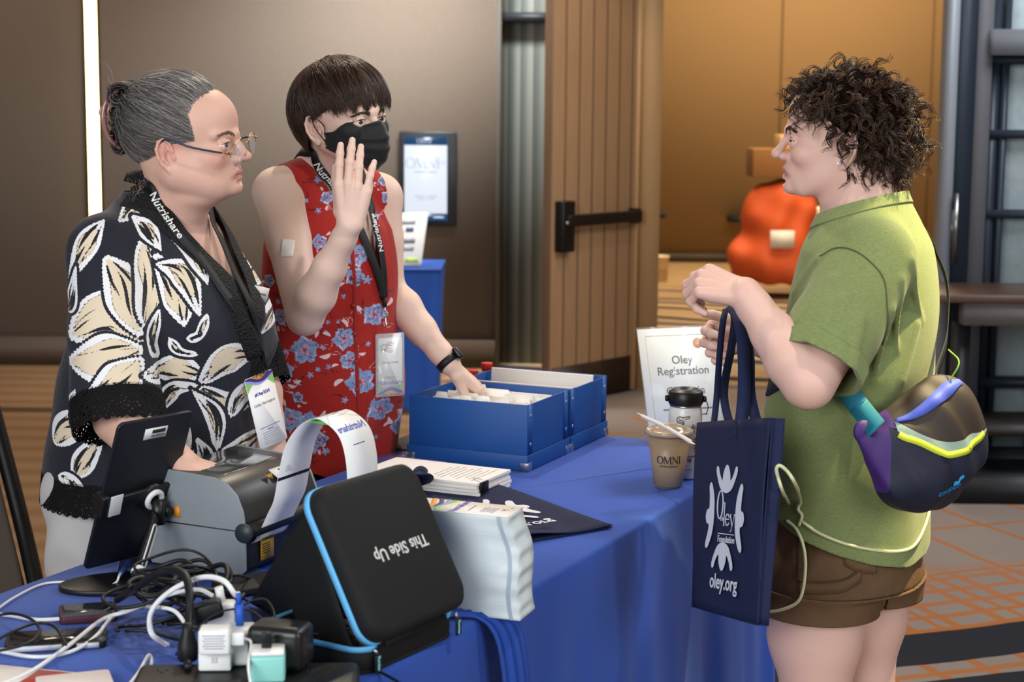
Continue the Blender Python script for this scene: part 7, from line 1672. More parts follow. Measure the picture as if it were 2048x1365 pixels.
def label_printer():
    gy = mat('82888c', .45, var=.05, vscale=30, name='grey printer side'); dk = mat('2b2a29', .4, name='dark printer shell'); bk = mat('141416', .5, name='black base')
    o = onT(345, 1140); o = onT(310, 1136); o[2] = TZ+.001
    # side panel lies in the plane (TN, up) facing the near end; body extends along TU
    T_, U_ = TN, TU; f = onT(492, 1156); f[2] = TZ+.001; wd = .205
    b0 = f - T_*wd
    t = empty('label_printer', tuple(f), 'grey and black label printer feeding a white badge strip', 'printer')
    out = [(0, .012), (.006, 0), (wd-.012, 0), (wd, .010), (wd, .085), (wd-.004, .112), (wd-.016, .140), (wd-.036, .158), (wd-.062, .166), (.030, .172), (.008, .160), (0, .135)]
    dep = .225; up = ZV
    MB().prism(out, b0, T_, up, -U_*-1, .004).build('side_panel', gy, t, bev=.002); 
    inn = [(x*.985+.0015, y*.985+.001) for x, y in out]; MB().prism(inn, b0 + U_*.004, T_, up, U_, dep).build('printer_shell', dk, t, bev=.003); MB().prism(out, b0 + U_*(dep+.004), T_, up, U_, .004).build('side_panel', gy, t, bev=.002)
    MB().box(b0 + T_*(wd/2) + A(0, 0, .078) - U_*.0006, T_, U_, up, wd/2-.012, .0008, .0008).build('lid_seam', bk, t)
    MB().box(b0 + T_*(wd*.42) + U_*(dep*.5) + A(0, 0, .1665), nrm(T_ - up*.05), U_, up, .055, dep*.36, .002).build('view_window', mat('3a3c3c', .08, name='dark window', coat=1), t, bev=.001)
    fx = b0 + T_*(wd+.003)
    mk('feed_roller', *tube_geo([fx + A(0, 0, .080) + T_*.004 - U_*.012, fx + A(0, 0, .080) + T_*.004 + U_*(dep*.8)], .013, 18), bk, t)
    MB().lathe([(.016, 0), (.017, .002), (.016, .008), (0, .008)], fx + A(0, 0, .080) + T_*.004 - U_*.018, T_, up, U_, 24).build('roller_knob', mat('2c3238', .45), t, True)
    MB().box(fx + A(0, 0, .040) + U_*.06 + T_*.000, U_, up, T_, .019, .021, .001).build('attention_sticker', mat('b8912c', .5, name='yellow sticker'), t)
    ik = mat('2a2412', .6); text('ATTENTION', .0062, ik, fx + A(0, 0, .055) + U_*.06 + T_*.0016, U_, up, t, bold=.0001)
    for k in range(5): MB().box(fx + A(0, 0, .047-.004*k) + U_*.055 + T_*.0014, U_, up, T_, .012, .0007, .0003).build('print_line', ik, t)
    p = b0 + T_*(wd-.022) + U_*.145 + A(0, 0, .1535); nx = nrm(T_ - up*.62); nz = np.cross(U_, nx); nz = nz if nz[2] > 0 else -nz
    MB().box(p, U_, nx, nz, .026, .012, .0008).build('asset_sticker', mat('dcdcd8', .5, name='white sticker'), t); MB().box(p + nz*.0010 + U_*.008 + nx*-.003, U_, nx, nz, .013, .0045, .0002).build('print_block', mat('222222', .6), t); text('DRA 902', .006, mat('333333', .6), p + nz*.0011 + U_*.008 + nx*.006, U_, -nx, t)
    MB().prism([(.0, 0), (.022, 0), (.011, .014)], p - U_*.05 - nx*.004 - nz*.0005, U_, nx, nz, .0008).build('amber_light', mat('9a6a1e', .3), t)
    MB().box(b0 + T_*.064 + A(0, 0, .098) - U_*.0008, T_, up, U_, .006, .010, .0006).build('amber_tab', mat('d58a1f', .5), t)
    # continuous badge strip looping from the feed slot
    n0 = fx + U_*.020; e = lambda px, py: plane_hit(px, py, n0, TU)
    path = [e(509, 1082) - T_*.012 - A(0, 0, .010), e(512, 1078), e(535, 1030), e(548, 1000), e(557, 950), e(570, 895), e(596, 855), e(628, 838), e(656, 850), e(680, 878), e(692, 925), e(695, 985), e(694, 1040), e(694, 1100)]
    P = spline(path, 90); Pz = P.copy(); Pz[:, 2] = np.maximum(Pz[:, 2], TZ+.006); bs = empty('badge_strip', tuple(P[2]), 'white printed badge strip curling up and over from the label printer', 'badge strip'); wdt = .098
    ctr = Pz + U_*wdt/2; mk('strip', *ribbon_geo(ctr, np.repeat(U_[None], 90, 0), wdt, .0006), mat('e8e8e8', .5, name='badge paper'), bs)
    L = np.r_[0, np.cumsum(np.linalg.norm(np.diff(ctr, axis=0), axis=1))]; TT = np.gradient(ctr, axis=0); TT /= np.linalg.norm(TT, axis=1)[:, None]; NN = np.cross(TT, U_)
    def fn(u0, flip=1, sgn=1, rot=0):
        def g(V):
            x, y = (V[:, 0], V[:, 1]) if not rot else (V[:, 1]*-1, V[:, 0]); u = u0 + y; f3 = lambda Q: np.stack([np.interp(u, L, Q[:, i]) for i in range(3)], 1); return f3(ctr) + U_*x[:, None]*flip + f3(NN)*(sgn*(.0006 + V[:, 2:3]))
        return g
    side = 1 if NN[50]@(CAM-ctr[50])*0 + NN[45][2] > 0 else -1
    top = L[int(np.argmax(ctr[:, 2]))]
    for k, cc in enumerate(('8ccf6a', '9fa9dc', '4b3a86', 'f0a53c')):
        V = []; nn = 30
        for i in range(nn): x = -wdt/2+.001 + (wdt-.002)*i/(nn-1); y0, y1 = [(-.022, .030*(abs(2*i/(nn-1)-1))**1.2), (-.014, .012), (-.012, .003), (-.014, -.004)][k]; wv = .004*math.sin(x*70+k); V += [(x, y0+wv, .0001*k), (x, max(y0, y1)+wv, .0001*k)]
        mk('wave_print', fn(top-.004, 1, side)(np.array(V)), [(2*i, 2*i+1, 2*i+3, 2*i+2) for i in range(nn-1)], mat(cc, .5), bs, False)
    V, F_ = text_geo('Nutrishare', .019, bold=.0004); mk('lettering', fn(top+.040, -1*1, side)(V*A(1, -1, 1)) if False else fn(top+.042, -1, side)(V*A(1, -1, 1)*A(1, 1, 1)), F_, mat('5a62b0', .6), bs, False)
    MB_ = [(-.018, 0, 0), (.018, 0, 0), (.018, .0016, 0), (-.018, .0016, 0)]; mk('print_line', fn(top+.072, 1, side)(np.array(MB_)), [(0, 1, 2, 3)], mat('4b4a9a', .6), bs, False)
    for k, cc in enumerate(('3c4a92', '9fd06a', 'f0b050')): V, F_ = poly_geo(logo_fig(.15, k*PI/2, .011), .0004); mk('emblem', fn(top+.15, 1, side)(V + A(.015, 0, 0)), F_, mat(cc, .6), bs, False)
    for k in range(4): mk('print_line', fn(top+.142+.006*k, 1, side)(np.array([(-.04, 0, 0), (-.008-.004*(k % 2), 0, 0), (-.008, .0014, 0), (-.04, .0014, 0)])), [(0, 1, 2, 3)], mat('8a8aa0', .6), bs, False)
    q = L[int(np.argmin(np.abs(proj(P)[:, 1] - 962) + (np.arange(90) > 45)*1e4))]; mk('black_mark', fn(q, 1, -side)(np.array([(-wdt/2, -.003, 0), (wdt/2, -.003, 0), (wdt/2, .003, 0), (-wdt/2, .003, 0)])), [(0, 1, 2, 3)], mat('121212', .6), bs, False)
    for k in range(3): mk('print_line', fn(q+.012+.004*k, 1, -side)(np.array([(-.030, 0, 0), (-.008-.005*k, 0, 0), (-.008-.005*k, .001, 0), (-.03, .001, 0)])), [(0, 1, 2, 3)], mat('4a4a4a', .6), bs, False)
def case():
    """hard zip case, open: tray on the table, lid leaning back"""
    bk = NT('black eva shell'); bk.color(lin('121212')); bk.set(Roughness=.75); bk.b.inputs['Specular IOR Level'].default_value = .35; bk.bump(bk.noise(1400, 2), .5, .0005); M = bk.m; blu = mat('64b6e8', .6, name='light blue zip tape', bump=.6, bscale=900, bdist=.0004)
    h1, h2 = onT(741, 1302, TZ+.034), onT(912, 1226, TZ+.034); ax = nrm(A(*(h2-h1)[:2], 0)); w = .238; mid = h2 - ax*.119; back = np.cross(ZV, ax); hgt = .036
    t = empty('zip_case', (mid[0], mid[1], TZ), 'black hard zip case with light blue zip, lid leaning open and upside-down writing', 'case')
    ctr = A(mid[0], mid[1], TZ+.001) + back*.100; out = rrect(w, .205, .030, 8)
    MB().prism(out, ctr, ax, back, ZV, .004).build('tray_floor', M, t)
    n = len(out); inn = rrect(w-.008, .197, .027, 8); V = [ctr + ax*x*k + back*y*k + A(0, 0, z) for z, k in ((0, .97), (.010, 1.), (hgt, 1.)) for x, y in out] + [ctr + ax*x + back*y + A(0, 0, z) for z in (hgt, .004) for x, y in inn]
    mk('tray_wall', V, [(k*n+i, k*n+(i+1) % n, (k+1)*n+(i+1) % n, (k+1)*n+i) for k in range(4) for i in range(n)], M, t)
    rim = np.array([ctr + ax*x*1.004 + back*y*1.004 + A(0, 0, hgt) for x, y in out]); open_ = [p for p in rim if (p-ctr)@back > -.098 or abs((p-ctr)@ax) > .055]
    idx = [i for i in range(n)]; P = np.vstack([rim, rim[:1]]); 
    lo = [i for i, (x, y) in enumerate(out)]; start = max(range(n), key=lambda i: (out[i][1] < -.09)*1e3 - abs(out[i][0]-.07)); seq = [(start+i) % n for i in range(n)]
    P = rim[[i for i in range(n) if not (out[i][1] < -.1 and abs(out[i][0]) < .07)]]; k0 = int(np.argmax([out[i][0] > 0 and out[i][1] < -.0999 for i in range(n)])) ; P = np.vstack([rim[k0:], rim[:k0]]) if k0 else rim; P = np.vstack([P, P[:1]])[:-1]
    mk('zip_tape', *ribbon_geo(P, ZV, .008, .003), blu, t)
    # lid
    lean = math.radians(62); up = nrm(back*math.cos(lean) + ZV*math.sin(lean)); nz = np.cross(ax, up); nz = nz if nz@(CAM-mid) > 0 else -nz; rx, ru = ax, up
    lid_o = mid + A(0, 0, .002); tl, tr = W(583, 962, 2.62), W(806, 936, 2.78); hh = .235
    lc = A(mid[0], mid[1], TZ+.001+hgt+.003) + up*(hh/2) ; lo_ = rrect(w, hh, .032, 8); V = []
    rings = [(1., 0.), (1., .022), (.985, .030), (.95, .0345), (.90, .036)]
    for k, z in rings: V += [lc + rx*x*k*1 + ru*y*k + nz*z for x, y in lo_]
    V += [lc + rx*x*.965 + ru*y*.965 + nz*z for z in (0, .028) for x, y in lo_]
    m_ = len(rings); Fs = [(k*n+i, (k+1)*n+i, (k+1)*n+(i+1) % n, k*n+(i+1) % n) for k in range(m_-1) for i in range(n)] + [tuple((m_-1)*n+i for i in range(n))[::-1]] + [(i, m_*n+i, m_*n+(i+1) % n, (i+1) % n)[::-1] for i in range(n)] + [(m_*n+i, (m_+1)*n+i, (m_+1)*n+(i+1) % n, m_*n+(i+1) % n)[::-1] for i in range(n)] + [tuple((m_+1)*n+i for i in range(n))]
    if np.cross(rx, ru)@nz > 0: Fs = [f[::-1] for f in Fs]
    mk('lid', V, Fs, M, t, True)
    R_ = np.array([lc + rx*x*1.004 + ru*y*1.004 + nz*.004 for x, y in lo_]); k0 = int(np.argmax([x > 0 and y < -hh/2+1e-4 for x, y in lo_])); P = np.vstack([R_[k0:], R_[:k0]]); mk('zip_tape', *ribbon_geo(P, nz, .010, .003), blu, t)
    groove = np.array([lc + rx*x*.955 + ru*y*.955 + nz*.0345 for x, y in lo_])
    wt = mat('d5d5d2', .6, name='white print'); V, F_ = text_geo('This Side Up', .0255, bold=.0005); tx = -rx if np.cross(-rx, -ru)@nz > 0 else rx; mk('lettering', place(V, lc + nz*.0364 - ru*.004 + rx*.006, -rx, -ru), F_, wt, t, False)
    # hinge flap and two zip pulls
    MB().box(A(mid[0], mid[1], TZ+hgt+.002) - back*.003, ax, nz, nrm(np.cross(ax, nz)), .07, .002, .006).build('hinge', M, t)
    met = mat('b0b2b4', .3, 1, name='zip metal'); lc2 = mat('7cd3e6', .6, name='cyan print')
    for s_, base in ((-1, A(mid[0], mid[1], 0) - ax*w*.40 - back*.004), (1, A(mid[0], mid[1], 0) + ax*w*.46 - back*.004)):
        b = A(base[0], base[1], TZ+hgt+.001); mk('zip_slider', *tube_geo([b, b - back*.004 - A(0, 0, .008)], .0035, 8), met, t); c = b - back*.007 - A(0, 0, .021); MB().box(c, ax, ZV, -back, .0075, .013, .0012).build('zip_pull', mat('1a1a1c', .5), t, bev=.001); V, F_ = text_geo('Rovier', .0082, bold=.0003); mk('lettering', place(V, c - back*.0015, -ZV, ax), F_, lc2, t, False)
    G_ = onT(500, 1206, TZ+.006); TLc = lc - rx*w*.46 + ru*hh*.43 + nz*.001; HL = A(mid[0], mid[1], TZ+.012) - ax*w*.47 + back*.012; TRc = lc + rx*w*.40 + ru*hh*.40 + nz*.001; GR_ = HL + ax*w*.85 + back*.20
    sheet('fabric_gusset', (TLc, TLc*.5+G_*.5, G_, HL), M, t, None, 10, 10, .0012); sheet('fabric_gusset', (TLc - nz*.004, TRc - nz*.004, GR_, G_), M, t, None, 10, 10, .0012)
    pq = onT(535, 1172); pq = MB().box(pq + A(0, 0, .0075), nrm(A(.8, .6, 0)), nrm(A(-.6, .8, 0)), ZV, .085, .040, .006).build('flat_pouch', mat('2a2321', .7, name='dark pouch'), None, bev=.003); tag(pq, 'flat dark brown pouch lying between the printer and the open zip case', 'pouch')
    # dark interior clutter
    dk = mat('17181a', .6, name='dark cable'); rg = np.random.default_rng(9)
    for i in range(7):
        c = ctr + ax*rg.uniform(-.06, .05) + back*rg.uniform(-.05, .06) + A(0, 0, .012+.003*i); a = np.linspace(0, 5.5, 30) + rg.random()*6; r = rg.uniform(.018, .034); P = c + np.outer(np.cos(a)*r, ax) + np.outer(np.sin(a)*r*.9, back) + np.outer(.002*np.sin(a*3), ZV)
        q = mk('coiled_cable', *tube_geo(P, .0022, 6), dk, None); tag(q, 'thin dark cable coiled inside the open zip case', 'cable', 'cables inside the zip case')
def tablet():
    bk = mat('2c2d33', .38, .55, name='space grey metal'); tl, tr, bl = W(235, 850, 2.80), W(386, 823, 2.925), W(168, 1142, 2.905); ax = nrm(tr-tl); ay = nrm((tl-bl) - ax*((tl-bl)@ax)); az = np.cross(ax, ay); w = np.linalg.norm(tr-tl); h = np.linalg.norm(tl-bl); c = bl + ax*w/2 + ay*h/2
    t = empty('tablet', tuple(bl), 'dark grey tablet seen from behind in a black clamp stand', 'tablet')
    MB().prism(rrect(w, h, .012), c - az*.0065, ax, ay, az, .0065).build('tablet_body', bk, t, bev=.0022, seg=3)
    MB().prism(rrect(w-.006, h-.006, .010), c - az*.0072, ax, ay, az, .0006).build('screen', mat('0a0c10', .1, coat=1), t)
    p = plane_hit(311, 866, c, az) + az*.0004; MB().box(p, ax, ay, az, .024, .0105, .0003).build('asset_sticker', mat('d8d9d6', .5, name='white sticker'), t); MB().box(p + az*.0005 + ax*.006 + ay*.0035, ax, ay, az, .014, .0035, .0001).build('print_block', mat('232323', .6), t); text('PAD 157 02 Disc', .0042, mat('333333', .6), p + az*.0006 + ax*.006 - ay*.0045, ax, ay, t)
    MB().lathe([(.0012, 0), (.0012, .0004), (0, .0004)], plane_hit(254, 862, c, az), ax, ay, az, 10).build('microphone_hole', M_BLACK, t)
    # stand
    s = empty('tablet_stand', tuple(onT(225, 1175)), 'black adjustable tablet stand with white pads and a flat oval base', 'stand'); wh = mat('dcdcda', .45, name='white pads'); B_ = mat('121214', .4, name='black stand')
    bc = onT(246, 1174); bc[2] = TZ+.001; ba = nrm(A(.92, .28, 0)); bb = np.cross(ZV, ba); ell = [(.104*math.cos(a), .060*math.sin(a)) for a in np.linspace(0, 2*PI, 48, endpoint=False)]; MB().prism(ell, bc, ba, bb, ZV, .009).build('base', B_, s, bev=.002)
    cm = plane_hit(297, 990, c, az) + az*.006
    cl = plane_hit(200, 1010, c, az) + az*.004; cr_ = plane_hit(368, 962, c, az) + az*.004; d = nrm(cr_-cl); n2 = az; u2 = np.cross(n2, d)
    MB().box((cl+cr_)/2 + az*.004, d, u2, n2, np.linalg.norm(cr_-cl)/2, .013, .005).build('clamp_bar', B_, s, bev=.003)
    for q, pt in ((-1, cl), (1, cr_)):
        MB().box(pt - d*q*.001 - n2*.002, d, u2, n2, .007, .021, .013).build('clamp_jaw', B_, s, bev=.003)
        MB().box(pt - d*q*.022 + n2*.0098, nrm(d), u2, n2, .0125, .020, .0009).build('white_pad', wh, s, bev=.0005)
    MB().lathe([(.026, 0), (.027, .004), (.024, .010), (.010, .012), (0, .012)], cm + n2*.000 - n2*.002, d, u2, n2, 30).build('swivel_housing', B_, s, True)
    ring = np.array([cm + n2*.011 + (d*math.cos(a) + u2*math.sin(a))*.0145 for a in np.linspace(0, 2*PI, 33)]); mk('white_ring', *tube_geo(ring, .0052, 10, False), wh, s)
    bj = cm + n2*.014 + d*.003 - ZV*.010; mk('ball_joint', *tube_geo([cm + n2*.008, bj + n2*.006], .006, 10), B_, s)
    ft = onT(272, 1158, TZ+.02); ft = bc + ba*.026 + A(0, 0, .022); top = bj + n2*.004; mk('arm_head', *tube_geo([top + ZV*.012, top - ZV*.030], .0115, 14), B_, s); MB().lathe([(.010, 0), (.011, .004), (.009, .012), (0, .012)], top + d*.010 - ZV*.012, u2, n2, d, 16).build('tension_knob', B_, s, True)
    hc_ = nrm(A(*(CAM-ft)[:2], 0)); am = nrm(top - ft); sd = nrm(np.cross(am, az)); MB().box((top+ft)/2 - am*.012, sd, am, az, .0125, np.linalg.norm(top-ft)/2-.006, .0055).build('arm', B_, s, bev=.003)
    e = [(.0072*math.cos(a), .040*np.sign(math.sin(a)) + .0072*math.sin(a)) for a in np.linspace(.01, 2*PI-.01, 40)]; o_ = (top+ft)/2 - am*.016 + az*.0062; mk('white_slot', *tube_geo(np.array([o_ + sd*x + am*y for x, y in e] + [o_ + sd*e[0][0] + am*e[0][1]]), .0020, 8), wh, s)
    MB().lathe([(.0125, 0), (.013, .002), (.011, .005), (.004, .006), (0, .006)], ft + hc_*.014 + A(0, 0, .004), np.cross(ZV, hc_), ZV, hc_, 26).build('pivot_cap', wh, s, True); MB().lathe([(.015, -.012), (.015, .012)], ft + A(0, 0, .002), am, az, sd, 24).build('pivot', B_, s, True)
    # its charging lead
    P = [c - ay*(h/2+.004) + ax*.020, onT(240, 1150, TZ+.020), onT(232, 1166, TZ+.010), onT(205, 1176, TZ+.006), onT(160, 1166, TZ+.005), onT(90, 1168, TZ+.004), onT(30, 1195, TZ+.004), onT(-20, 1230, TZ+.004)]
    cb = empty('charging_cable', tuple(P[2]), 'white cable with blue plug running from the tablet across the table edge', 'cable'); P = spline(P, 60); mk('lead', *tube_geo(P[7:], .0021, 8), mat('dfe0de', .5, name='white cable'), cb); mk('plug', *tube_geo(P[:9], .0042, 8), mat('234a94', .5, name='blue plug'), cb)
def cables_and_power():
    wh = mat('e4e4e2', .45, name='white cable'); bk = mat('101113', .5, name='black cable'); wp = mat('e9e8e5', .35, name='white plastic', coat=.2); bl = mat('2052b8', .5, name='blue plug sleeve')
    # power strip
    c = onT(492, 1352, TZ+.04); c[2] = TZ+.020; ax = nrm(A(.985, .06, 0)); ay = np.cross(ZV, ax); hx, hy, hz = .150, .062, .0185
    ps = empty('power_strip', tuple(c), 'wide black power strip at the near edge of the table holding chargers', 'power strip'); MB().box(c, ax, ay, ZV, hx, hy, hz).build('housing', mat('161617', .45, name='black housing', bump=.15, bscale=800), ps, bev=.010, seg=4)
    top = c + A(0, 0, hz+.0003); dk = mat('050505', .5); i = 0
    for u in (-.115, -.07, -.02, .03, .08, .12):
        for v in (-.032, .030):
            mb = MB(); o = top + ax*u + ay*v
            for q in (-1, 1): mb.box(o + ax*q*.006, ax, ay, ZV, .0011, .004, .0003)
            mb.box(o - ay*.009, ax, ay, ZV, .0022, .0022, .0003); mb.build('socket', dk, ps)
    zt = TZ + .039
    def cube(name, px, py, w, d, h, m, lab, cat, zz=zt, yaw=0., bev=.004, extra=None):
        o = onT(px, py, zz); o[2] = zz + .0006; a = nrm(A(math.cos(yaw), math.sin(yaw), 0)); b = np.cross(ZV, a); e = empty(name, tuple(o), lab, cat); MB().box(o + A(0, 0, h/2), a, b, ZV, w/2, d/2, h/2).build('charger_body', m, e, bev=bev, seg=3)
        return e, o, a, b
    e, o, a, b = cube('usb_charger', 432, 1338, .044, .028, .027, wp, 'lower white plug block with small mark, nearest the left of the power strip', 'charger', yaw=.05, bev=.003)
    text('\u25A4', .010, mat('9a9a9a', .6), o + A(0, 0, .015) - b*.0145, a, ZV, e)
    e2, o2, a2, b2 = cube('usb_charger', 431, 1305, .042, .034, .034, wp, 'white phone charger with grey printed lines stacked on the lower white block', 'charger', zz=zt+.0282, yaw=.05)
    for k in range(6): MB().box(o2 + A(0, 0, .027-.0035*k) - b2*.0172, a2, ZV, -b2, .015-.002*(k % 2), .0006, .0002).build('print_line', mat('9a9a9c', .6), e2)
    o3 = o2 + a2*.021 + A(0, 0, .018); pl = empty('cable_plug', tuple(o3), 'white plug and lead in the side of the stacked white phone charger', 'plug'); MB().box(o3 + a2*.009, a2, b2, ZV, .009, .006, .0085).build('plug_body', wp, pl, bev=.002); P = spline([o3 + a2*.017, o3 + a2*.027 - A(0, 0, .006), onT(500, 1320, zt+.03) - b2*.02, onT(507, 1360, zt+.005)-b2*.03, onT(507, 1420, zt)], 30); mk('lead', *tube_geo(P, .0021, 8), wh, pl)
    e4, o4, a4, b4 = cube('usb_charger', 481, 1326, .048, .044, .052, mat('e2e2e0', .3, name='white glossy plastic', coat=.3), 'large white charger cube with a blue sleeved lead plugged into its top', 'charger', yaw=.12, bev=.008)
    sp = o4 + A(0, 0, .052); lead = empty('charging_cable', tuple(sp), 'white cable with blue sleeve arching up from the large white charger cube', 'cable'); mk('plug', *tube_geo([sp + A(0, 0, .001), sp + A(-.001, 0, .030)], .0058, 10), bl, lead); mk('plug_collar', *tube_geo([sp + A(-.001, 0, .030), sp + A(-.002, 0, .046)], .0036, 10), bl, lead)
    d0 = Dz(476, 1250, TZ+.1)
    P = spline([sp + A(-.002, 0, .044), W(470, 1190, 2.44), W(448, 1163, 2.46), W(408, 1155, 2.48), W(360, 1172, 2.50), W(325, 1196, 2.50), W(304, 1222, 2.50), W(299, 1248, 2.50), W(306, 1272, 2.49), onT(335, 1292, TZ+.006)], 60); mk('lead', *tube_geo(P, .0040, 10), wh, lead)
    e6, o6, a6, b6 = cube('usb_charger', 444, 1258, .040, .030, .040, wp, 'white plug block at the back of the power strip behind the phone charger', 'charger', yaw=.1); mk('white_lead_end', *tube_geo([o6 + A(0, 0, .040), o6 + A(-.004, 0, .062)], .0065, 8), wp, e6)
    # black adapters
    ad = onT(562, 1334, zt); ad[2] = zt+.0008; e5 = empty('power_adapter', tuple(ad), 'bulky black power adapter plugged into the right half of the power strip', 'adapter'); yx = nrm(A(.95, -.25, 0)); yy = np.cross(ZV, yx); MB().box(ad + A(0, 0, .031), yx, yy, ZV, .040, .028, .030).build('adapter_body', mat('151517', .4, name='black gloss plastic', coat=.2), e5, bev=.011, seg=4)
    mn = NT('mint plastic'); mn.color(lin('8fd3c8')); mn.set(Roughness=.4)
    o7 = onT(537, 1358, zt); o7[2] = zt+.0006; e7 = empty('usb_charger', tuple(o7), 'mint green and white charger cube with a black plug on top', 'charger'); a7 = nrm(A(.99, .1, 0)); b7 = np.cross(ZV, a7); MB().box(o7 + A(0, 0, .018), a7, b7, ZV, .0225, .021, .018).build('mint_sleeve', mn.m, e7, bev=.004, seg=3); MB().box(o7 + A(0, 0, .039), a7, b7, ZV, .0218, .0203, .0028).build('white_face', wp, e7, bev=.002)
    s7 = o7 + A(-.002, 0, .042); c7 = empty('charging_cable', tuple(s7), 'thin black cable plugged into the mint green charger cube', 'cable'); MB().box(s7 + A(0, 0, .011), a7, b7, ZV, .0070, .0045, .0105).build('plug', mat('0f0f10', .4), c7, bev=.0015); P = spline([s7 + A(0, 0, .020), W(531, 1262, 2.36), W(520, 1235, 2.40), W(492, 1220, 2.42), W(450, 1222, 2.43), W(415, 1240, 2.42), W(380, 1275, 2.40), onT(352, 1310, TZ+.012)], 50); mk('lead', *tube_geo(P, .0017, 8), bk, c7)
    # white adapter with a black network lead, right of the strip
    oa = onT(662, 1312, TZ+.01); oa[2] = TZ+.016; net = empty('cable_adapter', tuple(oa), 'small white adapter joining a white lead to a black lead by the zip case', 'adapter'); xa = nrm(A(.90, -.42, -.05)); ya = np.cross(ZV, xa); MB().box(oa, nrm(xa), nrm(ya), np.cross(nrm(xa), nrm(ya)), .021, .0105, .010).build('adapter_body', wp, net, bev=.002); text('B-LINK', .004, mat('777777', .6), oa + A(0, 0, .0105), xa, ya, net)
    P = spline([oa + xa*.019, oa + xa*.035 - A(0, 0, .004), onT(725, 1330, TZ+.004), onT(770, 1350, TZ+.003), onT(830, 1385, TZ+.003)], 30); mk('boot', *tube_geo(P[:9], np.linspace(.0065, .0042, 9), 10), bk, net); mk('black_lead', *tube_geo(P[8:], .0022, 8), bk, net); P = spline([oa - xa*.020, oa - xa*.032 + A(0, 0, .002), onT(590, 1270, TZ+.03), onT(560, 1250, TZ+.02)], 24); mk('white_lead', *tube_geo(P, .0035, 8), wh, net)
    # long white leads crossing the table
    def lead_(name, pts, r, m, lab, n=60): P = spline(pts, n); o = mk(name, *tube_geo(P, r, 8), m, None); tag(o, lab, 'cable'); return o
    lead_('white_lead', [W(425, 1192, 2.50), W(395, 1180, 2.53), W(340, 1190, 2.56), onT(260, 1222, TZ+.03), onT(205, 1240, TZ+.018), onT(140, 1290, TZ+.012), onT(60, 1345, TZ+.006), onT(-30, 1382, TZ+.005)], .0033, wh, 'thick white lead running diagonally to the lower left corner of the table')
    lead_('white_lead', [W(372, 1250, 2.46), W(350, 1224, 2.49), W(320, 1216, 2.52), onT(270, 1216, TZ+.02), onT(225, 1235, TZ+.018), onT(190, 1275, TZ+.012), onT(140, 1305, TZ+.005), onT(70, 1315, TZ+.004), onT(-20, 1300, TZ+.004)], .0029, wh, 'white lead bending under the other one beside the phones')
    lead_('white_lead', [onT(255, 1375, TZ+.004), onT(278, 1345, TZ+.012), onT(297, 1312, TZ+.016), onT(303, 1325, TZ+.010), onT(293, 1370, TZ+.004), onT(300, 1392, TZ+.004)], .0026, wh, 'short white lead looped upright left of the power strip')
    lead_('white_lead', [onT(-20, 1228, TZ+.004), onT(20, 1232, TZ+.004), onT(70, 1240, TZ+.005), onT(100, 1240, TZ+.006), onT(128, 1238, TZ+.010)], .0032, wh, 'white lead plugged into the maroon phone from the left')
    # black bundle
    rg = np.random.default_rng(21)
    lead_('black_cable', [onT(235, 1200, TZ+.02), W(275, 1175, 2.56), W(310, 1150, 2.52), W(345, 1141, 2.50), W(370, 1152, 2.47), W(379, 1190, 2.44), W(378, 1240, 2.42), W(376, 1300, 2.38), onT(376, 1335, TZ+.045)], .0062, bk, 'thick black mains cable arching over the cable heap')
    pl = onT(376, 1318, TZ+.042); pb = empty('mains_plug', (pl[0], pl[1], TZ+.0395), 'black mains plug of the arching cable at the left end of the power strip', 'plug'); MB().lathe([(.012, 0), (.015, .004), (.014, .022), (.008, .040), (.0065, .052)], (pl[0], pl[1], TZ+.0400), n=20).build('plug_body', bk, pb, True)
    hc = W(415, 1222, 2.46); MB_ = MB().box(hc, nrm(A(.9, .2, .25)), nrm(A(-.2, .9, 0)), nrm(A(-.25, 0, .9)), .022, .014, .013).build('cable_block', bk, None, bev=.006, seg=3); tag(MB_, 'black moulded cable block in the middle of the cable heap', 'plug')
    for i in range(14):
        cx, cy = rg.uniform(290, 430), rg.uniform(1205, 1265); o = onT(cx, cy, TZ+.012); o[2] = TZ + .010 + .006*i; r1, r2 = rg.uniform(.035, .065), rg.uniform(.030, .055); a = np.linspace(0, 5.9, 44) + rg.random()*6; ph = rg.random()*6
        P = o + np.c_[np.cos(a)*r1, np.sin(a)*r2, .007*np.sin(a*2+ph) + .004*np.sin(a*3+ph)]; P[:, 2] = np.maximum(P[:, 2], TZ+.005); q = mk('black_cable', *tube_geo(P, rg.uniform(.0024, .0042), 8), bk, None); tag(q, 'black cable coiled in the heap beside the tablet stand', 'cable', 'coiled black cables in the heap')
    lead_('black_cable', [onT(405, 1200, TZ+.03), W(450, 1182, 2.60), onT(500, 1205, TZ+.03), onT(545, 1218, TZ+.012), onT(620, 1215, TZ+.04)], .0016, mat('1c2a26', .5), 'thin dark green cable running from the heap to the zip case')
    lead_('black_cable', [onT(440, 1170, TZ+.01), W(470, 1152, 2.72), onT(500, 1158, TZ+.012), onT(530, 1166, TZ+.008)], .0022, bk, 'black cable behind the heap at the foot of the printer')
    lead_('black_cable', [W(470, 1225, 2.42), W(500, 1204, 2.44), W(530, 1200, 2.44), W(547, 1222, 2.41), W(549, 1250, 2.38)], .0018, bk, 'thin dark cable arching behind the mint charger')
    lead_('black_cable', [onT(-30, 1238, TZ+.01), onT(20, 1228, TZ+.018), onT(60, 1238, TZ+.03), onT(80, 1262, TZ+.03), onT(60, 1285, TZ+.03), onT(10, 1300, TZ+.024), onT(-40, 1305, TZ+.02)], .0024, bk, 'black cable looping over the phone at the left edge')
